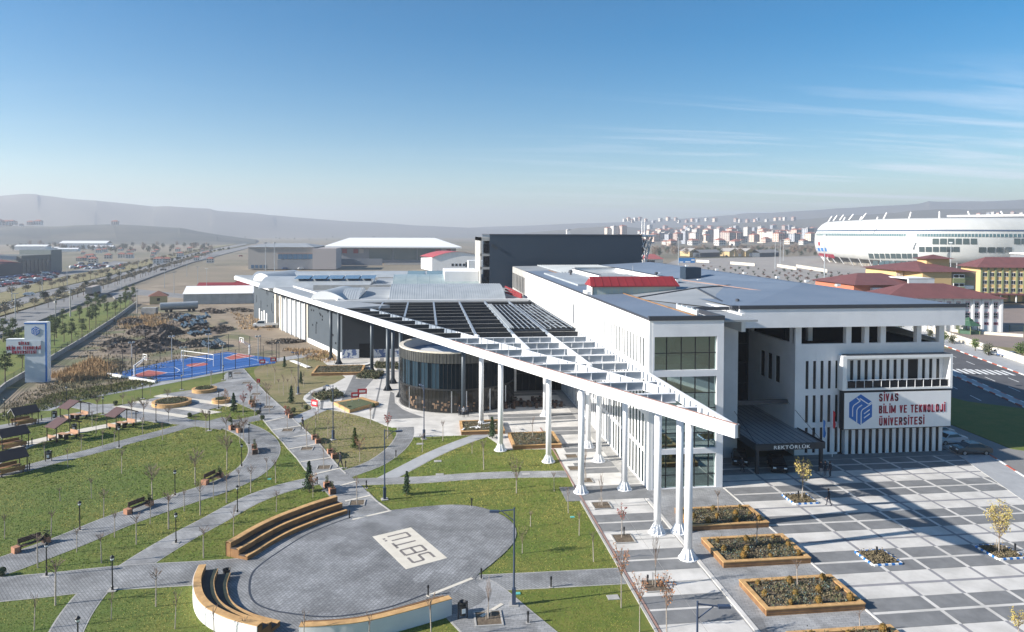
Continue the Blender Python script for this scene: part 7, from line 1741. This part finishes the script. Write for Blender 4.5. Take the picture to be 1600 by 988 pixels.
mn2 = thing('silo', 'pale lone tower block above the slate block roof', 'tower', AtD(888,369,2000)); obj('shaft', MB().box(-5,-5,-2,5,5,16), cm[0], mn2); obj('cap', MB().box(-5.4,-5.4,16,5.4,5.4,17), rg_m, mn2)
# sheds and billboard right of the block
for i, (x, y, w_, lb_) in enumerate([(1086,401,22,'ochre gabled shed at the edge of the trees, leftmost'),(1148,401,12,'ochre gabled shed between two others'),(1156,401,16,'ochre gabled shed with a dark open front beside it'),(1173,401,18,'ochre gabled shed, rightmost of the row'),]):
    p = G(x, y); t = thing('gabled_shed', lb_, 'shed', (*p,0), .1, 'ochre gabled sheds'); sc = .55
    obj('wall', MB().add([(-7,0,0),(7,0,0),(7,0,6),(0,0,9.5),(-7,0,6),(-7,26,0),(7,26,0),(7,26,6),(0,26,9.5),(-7,26,6)],[(0,1,2,3,4),(1,6,7,2),(9,8,7,6,5),(0,4,9,5)]), mat('ochre_wall', (.50,.38,.20), .85), t)
    obj('roof', MB().add([(-7.6,-.5,5.9),(0,-.5,9.8),(0,26.5,9.8),(-7.6,26.5,5.9),(7.6,-.5,5.9),(7.6,26.5,5.9)],[(0,1,2,3),(1,4,5,2)]), rg_m, t)
    obj('door', MB().box(-2,-.1,0,2,-.01,4), lightgrey, t)
for x0, x1, lb_ in ((1094,1125,'long grey-roofed shed behind the bare trees'),(1187,1217,'long grey-roofed shed right of the ochre gables')):
    p, q = G(x0,402), G(x1,401); t = thing('long_shed', lb_, 'shed'); L = math.hypot(q[0]-p[0],q[1]-p[1])
    t.location = (*p,0); t.rotation_euler = (0,0,math.atan2(q[1]-p[1],q[0]-p[0])); obj('wall', MB().box(0,0,0,L,10,5), dkb, t); obj('roof', MB().add([(-1,-1,5),(L+1,-1,5),(L+1,6,8.5),(-1,6,8.5),(-1,12,5),(L+1,12,5)],[(0,1,2,3),(3,2,5,4)]), rg_m, t)
bbp = G(1061,411); bb = thing('billboard', 'long bright blue hoarding standing at the field edge', 'hoarding', (*bbp,0), 0); obj('board', MB().box(0,0,0,15.5,.4,4.6), mat('hoarding_blue', (.02,.22,.55), .5), bb); obj('print_patch', MB().box(.5,-.05,.3,4,-.01,1.4).box(6,-.05,.4,11,-.01,1.6).box(12,-.05,2,15,-.01,3.4), brightwhite, bb)
kh = thing('red_roof_house', 'pale house with pinkish red hip roof below the lattice bowl', 'house', (*G(1004,412),0), .1); obj('wall', MB().box(0,0,0,20,12,4), cm[3], kh); obj('roof', MB().add([(-1,-1,4),(21,-1,4),(21,13,4),(-1,13,4),(6,6,8.5),(14,6,8.5)],[(0,1,5,4),(1,2,5),(2,3,4,5),(3,0,4)]), mat('pink_red_roof', (.36,.10,.10), .8), kh); obj('window', MB().box(2,-.1,1,12,-.01,3), darkglass, kh)
for a, b, lb_ in (((1141,413),(1179,416),'low white wall at the stony field edge'),((1214,417),(1244,422),'long pale retaining wall, left of two near stadium'),((1244,418),(1292,426),'long pale retaining wall, right of two near stadium'),((1088,410),(1108,411),'short white wall right of blue hoarding')):
    p, q = G(*a), G(*b); L = math.hypot(q[0]-p[0],q[1]-p[1]); o = tag(obj('white_wall', MB().box(0,0,0,L,.5,2.2).box(0,-.1,2.2,L,.6,2.4), creamstone), lb_, 'wall'); o.location = (*p,0); o.rotation_euler = (0,0,math.atan2(q[1]-p[1],q[0]-p[0]))
# woods between
bt = [crown_tree(31,11,4.5,mat('bare_wood_brown', (.24,.18,.14), .95, (.18,.14,.11), .3),'bare_tree',2.5,n=420,cl=16,lsz=.9), crown_tree(32,9,4,midleaf,'green_tree',1.5,n=360,cl=14,lsz=.9), crown_tree(33,10,3.8,darkleaf,'dark_tree',1.0,n=360,cl=14,lsz=.9)]
L6 = [(rnd.uniform(1020,1285), rnd.uniform(390,402)) for i in range(120)]
place([bt[0],bt[1],bt[0],bt[2]], [(*G(x,y), rnd.uniform(.6,1.2)) for x, y in L6], 'mixed trees before the city', 'trees in the belt before the city', USED)
L7 = [(rnd.uniform(0,330), rnd.uniform(384,396)) for i in range(90)]
place([bt[1],bt[2],bt[0]], [(*G(x,y), rnd.uniform(.5,1.1)) for x, y in L7], 'trees in the left plain', 'trees in the plain at left', USED)
L8 = [(rnd.uniform(720,1000), rnd.uniform(371,380)) for i in range(30)]+[(rnd.uniform(330,700), rnd.uniform(368,376)) for i in range(40)]
place([bt[1],bt[2]], [(*G(x,y), rnd.uniform(.5,1.0)) for x, y in L8], 'faint far trees on the horizon', 'faint far trees on the horizon', USED)
# ---------------------------------------------------------------- stadium
stt = thing('stadium', 'huge white bulging stadium with ribbon windows and roof masts', 'stadium')
plan = smooth([(404,690),(384,640),(370,580),(366,535),(376,505),(400,487),(443,480),(520,485),(610,520),(650,600),(640,700),(570,770),(470,765)], 8, True)
cxs = sum(p[0] for p in plan)/len(plan); cys = sum(p[1] for p in plan)/len(plan)
def so(p, d): v = Vector((p[0]-cxs, p[1]-cys)).normalized(); return (p[0]+v.x*d, p[1]+v.y*d)
prof = [(-2,6.0),(1,7.2),(3.2,12),(4.4,18),(4.4,24),(3.4,28.5),(1.2,33),(-2.5,37),(-6.5,39.5),(-18,40.4),(-60,41)]
n = len(plan); mb = MB()
mb.add([(*so(p, d), z) for d, z in prof for p in plan], [(j*n+i, j*n+(i+1)%n, (j+1)*n+(i+1)%n, (j+1)*n+i) for j in range(len(prof)-1) for i in range(n)])
a_ = 0
stw = mat('stadium_cladding', (.58,.59,.57), .8, (.50,.51,.49), .06, stretch=(1,1,.12), detail=6, coord='World')
o = obj('shell', mb, stw, stt); o.data.polygons.foreach_set('use_smooth', [True]*len(o.data.polygons))
def offs(z):
    for (d0,z0),(d1,z1) in zip(prof[:-1], prof[1:]):
        if z0 <= z <= z1: return d0+(d1-d0)*(z-z0)/(z1-z0)
    return 0
def band(z0, z1, mt, name, e=.25, i0=0, i1=None):
    i1 = n if i1 is None else i1; mb = MB(); idx = list(range(i0, i1+1)); k = len(idx)
    vs = [(*so(plan[i % n], offs(z)+e), z) for z in (z0, z1) for i in idx]; mb.add(vs, [(i,i+1,k+i+1,k+i) for i in range(k-1)]); return obj(name, mb, mt, stt)
band(30.2, 31.3, glass_mat('stadium_dark_ribbon', (.07,.10,.16), .15), 'dark_ribbon'); band(26.0, 28.2, glass_mat('stadium_green_ribbon', (.10,.17,.18), .15), 'window_ribbon')
rb_ = MB()
for i in range(n):
    for f in (0,.5):
        p = gline(plan[i], plan[(i+1)%n], f); 
        if PX(*p) > 1330 or True: a = so(p, offs(26)+.35); b = so(p, offs(28.2)+.35); rb_.bar((*a,26),(*b,28.2),.25,.2)
o = obj('ribbon_post', rb_, stw, stt); o['kind'] = 'stuff'
def find(px):
    best = None
    for i in range(n):
        for f in range(10):
            p = gline(plan[i], plan[(i+1)%n], f/10)
            if p[1] < 700 and (p[0] < 520):
                e_ = abs(PX(*p)-px); 
                if i < 60 and (best is None or e_ < best[0]): best = (e_, p)
    return best[1]
def swin(px0, px1, z0, z1, name='window', m_=None):
    a, b = find(px0), find(px1); mb = MB(); vs = []
    for p in (a, b):
        for z in (z0, z1): vs.append((*so(p, offs(z)+.3), z))
    mb.add(vs, [(0,2,3,1)]); return obj(name, mb, m_ or glass_mat('stadium_window_glass', (.055,.08,.085), .12) if 'stadium_window_glass' not in bpy.data.materials else (m_ or bpy.data.materials['stadium_window_glass']), stt)
def zpx(px, y):      # height on the stadium face for a photo row
    p = find(px); r = ray(px, y); D = math.hypot(*p)-5; return H+r.z/math.hypot(r.x, r.y)*D
for x0, x1, y0, y1, k in ((1360,1436,396.5,404.5,9),(1364,1436,408,416,8),(1437,1500,386,394,6),(1457.5,1526,373,382,6),(1527.5,1579,386.5,395,4),(1580,1610,373,382,3)):
    for i in range(k):
        a = x0+(x1-x0)*i/k; b = x0+(x1-x0)*(i+.84)/k; swin(a, b, zpx((a+b)/2, y1), zpx((a+b)/2, y0))
for x0, x1, y0, y1, m_ in ((1278,1300,386.5,392.5,'s'),):
    for i in range(4): swin(x0+i*5.2, x0+3.6+i*5.2, zpx(x0+i*5, 393), zpx(x0+i*5, 387.5), 'blue_letter', MAT['blue_paint'])
for i in range(9): swin(1279.5+i*2.9, 1281.9+i*2.9, zpx(1290, 401.5+i*.12), zpx(1290, 396.5), 'red_letter', textred)
swin(1286,1288.5, zpx(1287,384), zpx(1287,378.5), 'red_mark', textred)
for i, p in enumerate(plan[::3]):
    a = so(p, -3); b = so(p, -1.5); obj('strut', MB().bar((*so(p,-5),0),(*so(p,.3),7.2),.5,.6), whitep, stt)
obj('podium_glazing', MB().add([(*so(p,-9), z) for z in (0,7.5) for p in plan], [(i,(i+1)%n,n+(i+1)%n,n+i) for i in range(n)]), mat('podium_wall', (.34,.30,.24), .8, (.12,.12,.12), .1), stt)
for px_, D, ty, by_, dx in ((1297,700,338,345,-6),(1305,690,337,343.5,-6),(1315,660,336,342.5,-6),(1319,700,339.5,343.5,-3),(1330,640,335,342,-7),(1345,690,338.5,342,-3),(1350,600,333.5,341,-7),(1383,590,332.5,340.5,-5),(1371,640,339,341,-1),(1422,590,331.5,340,-3),(1468,585,330.5,339.5,0),(1514,590,330,337.5,3),(1566,590,330,337,4)):
    p = AtD(px_+dx*.5, by_+2, D-5); q = AtD(px_-dx*.5, ty, D-5); obj('roof_mast', MB().tube(p, q, .55, .45, 6), brightwhite, stt)
obj('roof_ring', MB().bar(AtD(1478,338,585), AtD(1640,336,585), 2, 1.2), brightwhite, stt)
obj('entrance_deck', MB().box(430,452,0,560,486,13.5), sg2, stt); obj('deck_edge', MB().box(429,451,13.5,560,486,14.6), brightwhite, stt)
for i, (x, y) in enumerate(((1375,437),(1393,436))):
    c = G(x, y); t = thing('curved_ramp', ('left' if i == 0 else 'right')+' of two small curved white canopies before the stadium', 'canopy', (*c,0)); obj('rim', MB().lathe([(7,2.6),(7.2,3.2),(6.2,3.3)], n=20), brightwhite, t); obj('drum', MB().lathe([(6.2,0),(6.2,2.8)], n=20), sg2, t)
# ---------------------------------------------------------------- schools
ps = thing('pink_school', 'pink and white school with a dark red hip roof', 'school')
ang = gang((1468,518.3),(1567,519)); A = G(1567,519); D_ = Vector((math.cos(ang), math.sin(ang))); ps.location = (*A,0); ps.rotation_euler = (0,0,ang)
pkm = mat('pink_wall', (.62,.50,.52), .8); pk2 = mat('deep_pink_panel', (.45,.17,.22), .8); pr = mat('school_red_roof', (.15,.055,.055), .85, (.12,.045,.046), .3)
Ls = 33
obj('wall', MB().box(-Ls,0,0,0,15,9.6), white, ps)
obj('roof', MB().add([(-Ls-1,-1.2,9.6),(.9,-1.2,9.6),(.9,16,9.6),(-Ls-1,16,9.6),(-Ls+9,7,13.4),(-13,7,13.4),(-Ls+9,7,13.4)],[(0,1,5,4),(1,2,5),(2,3,4,5),(3,0,4)]), pr, ps)
wfm = None
for i in range(9):
    xw = -2.4-i*2.65
    obj('pilaster', MB().box(xw+1.5,-.35,0,xw+2.1,-.01,9.5), white, ps)
    for z in (6.9,4.0): 
        f = obj('window_surround', MB().box(xw-.9,-.06,z-.15,xw+.9,-.01,z+1.75), pk2, ps); obj('window_frame', MB().box(xw-.6,-.12,z,xw+.75,-.07,z+1.55), brightwhite, f); obj('pane', MB().box(xw-.5,-.15,z+.75,xw+.02,-.125,z+1.45).box(xw+.12,-.15,z+.75,xw+.65,-.125,z+1.45).box(xw-.5,-.15,z+.1,xw+.02,-.125,z+.65).box(xw+.12,-.15,z+.1,xw+.65,-.125,z+.65), darkglass, f)
    f = obj('window_surround', MB().box(xw-.9,-.06,2.0,xw+.9,-.01,2.8), pk2, ps); obj('pane', MB().box(xw-.7,-.1,2.2,xw-.3,-.065,2.6).box(xw-.1,-.1,2.2,xw+.3,-.065,2.6).box(xw+.5,-.1,2.2,xw+.8,-.065,2.6), darkglass, f)
pe = [G(1352,492), G(1366,496)]
p2 = thing('red_roof_wing', 'red-roofed school wing behind the pink school with a white gable', 'school', (145,226,0), 0)
obj('wall', MB().box(0,0,0,26,24,10.6), mat('terracotta_wall', (.50,.16,.09), .8), p2); obj('white_wall', MB().box(6,-1.5,0,27,0,9.6), white, p2)
obj('roof', MB().add([(-1,-2,10.6),(28,-2,10.6),(28,26,10.6),(-1,26,10.6),(9,12,13.9),(18,12,13.9)],[(0,1,5,4),(1,2,5),(2,3,4,5),(3,0,4)]), pr, p2)
obj('white_gable', MB().box(18,-3,9,27.5,-2.3,12.8).box(18,-3,12.6,27.5,8,12.9), white, p2)
ys_ = thing('yellow_school', 'yellow school with green pilasters and red roof, right edge', 'school', (*G(1531,471),0), gang((1531,471),(1600,472)))
ym = mat('yellow_wall', (.60,.42,.20), .8); gm2 = mat('sage_green_pilaster', (.21,.24,.12), .8)
obj('wall', MB().box(0,0,0,60,16,14.2), ym, ys_); obj('roof', MB().add([(-2,-1.2,14.2),(62,-1.2,14.2),(62,17,14.2),(-2,17,14.2),(6,8,18.3),(56,8,18.3)],[(0,1,5,4),(1,2,5),(2,3,4,5),(3,0,4)]), pr, ys_)
for i in range(12):
    x = 1.2+i*2.75
    obj('pilaster', MB().box(x-1.2,-.4,0,x-.6,-.01,14.1), gm2, ys_)
    for z in (10.4,7.2,4.0): f = obj('window_frame', MB().box(x-.25,-.1,z,x+1.3,-.01,z+1.7), brightwhite, ys_); obj('pane', MB().box(x-.15,-.14,z+.15,x+.45,-.105,z+1.55).box(x+.6,-.14,z+.15,x+1.2,-.105,z+1.55), darkglass, f)
obj('entrance_roof', MB().box(2,-4,3.0,60,0,3.5), pr, ys_); obj('entrance_posts', MB().box(6,-3.5,0,6.4,-3.2,3).box(12,-3.5,0,12.4,-3.2,3).box(18,-3.5,0,18.4,-3.2,3), brightwhite, ys_)
y2 = thing('yellow_school_wing', 'orange-yellow school wing with green stair bays and balconies', 'school', (*G(1486,484),0), gang((1456,484),(1486,484)))
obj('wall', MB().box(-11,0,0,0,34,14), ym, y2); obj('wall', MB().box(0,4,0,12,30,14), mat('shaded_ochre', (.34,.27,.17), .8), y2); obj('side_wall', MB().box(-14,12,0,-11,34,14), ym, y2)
obj('roof', MB().add([(-15.5,11,14),(-12,-1,14),(9.5,-1,14),(9.5,36,14),(-15.5,36,14),(-3,17,17.4)],[(0,1,5),(1,2,5),(2,3,5),(3,4,5),(4,0,5)]), pr, y2); obj('roof_turret', MB().box(-2,12,15,7,18,18.4), ym, y2); obj('turret_roof', MB().add([(-3.5,10.5,18.4),(8.5,10.5,18.4),(8.5,19.5,18.4),(-3.5,19.5,18.4),(2.5,15,20)],[(0,1,4),(1,2,4),(2,3,4),(3,0,4),(3,2,1,0)]), pr, y2)
for j in range(4):
    z = 1.5+j*3.2; obj('green_panel', MB().box(.5,-.2,z-1.2,5,3.9,z+.6), gm2, y2); f = obj('stair_window', MB().box(.7,-.1,z+.6,4.8,3.8,z+2.0), brightwhite, y2); obj('pane', MB().box(.9,-.15,z+.8,2.6,-.105,z+1.8).box(2.9,-.15,z+.8,4.6,-.105,z+1.8), darkglass, f)
    obj('balcony', MB().box(5,1,z-.3,9.2,3.9,z+.9), gm2 if j % 2 else brightwhite, y2)
for i in range(5): obj('white_strip', MB().box(-13.8+i*.55,11.9,2,-13.5+i*.55,11.98,13), brightwhite, y2)
gzb = thing('green_pavilion', 'small green-roofed hexagonal pavilion beside the pink school', 'pavilion', (*G(1513,521),0)); obj('roof', MB().lathe([(3.4,2.4),(1.2,3.6),(1.2,3.9),(.1,4.6)], n=6), mat('dark_green_roof', (.04,.10,.06), .6), gzb)
for i in range(6): a = i*1.047; obj('post', MB().tube((2.9*math.cos(a),2.9*math.sin(a),0),(2.9*math.cos(a),2.9*math.sin(a),2.45),.1), gm2, gzb)
obj('low_wall', MB().lathe([(2.8,0),(2.8,.9)], n=6), MAT['dark_green_roof'], gzb)
# ================================================================== AIR
hz = bpy.data.materials.new('haze_air'); hz.use_nodes = True; t_ = hz.node_tree; t_.nodes.clear()
pv = t_.nodes.new('ShaderNodeVolumePrincipled'); pv.inputs['Density'].default_value = 0.00023; pv.inputs['Color'].default_value = (.80,.86,.97,1); pv.inputs['Anisotropy'].default_value = .2
ot = t_.nodes.new('ShaderNodeOutputMaterial'); t_.links.new(pv.outputs[0], ot.inputs['Volume'])
hb_ = obj('haze', MB().box(-9600,-600,-2.2,9600,9600,305), hz); hb_['kind'] = 'stuff'
# drop prototypes that were never placed
for o in list(bpy.data.objects):
    if o.parent is None and o.get('label') == '':
        for c in list(o.children_recursive): bpy.data.objects.remove(c)
        bpy.data.objects.remove(o)
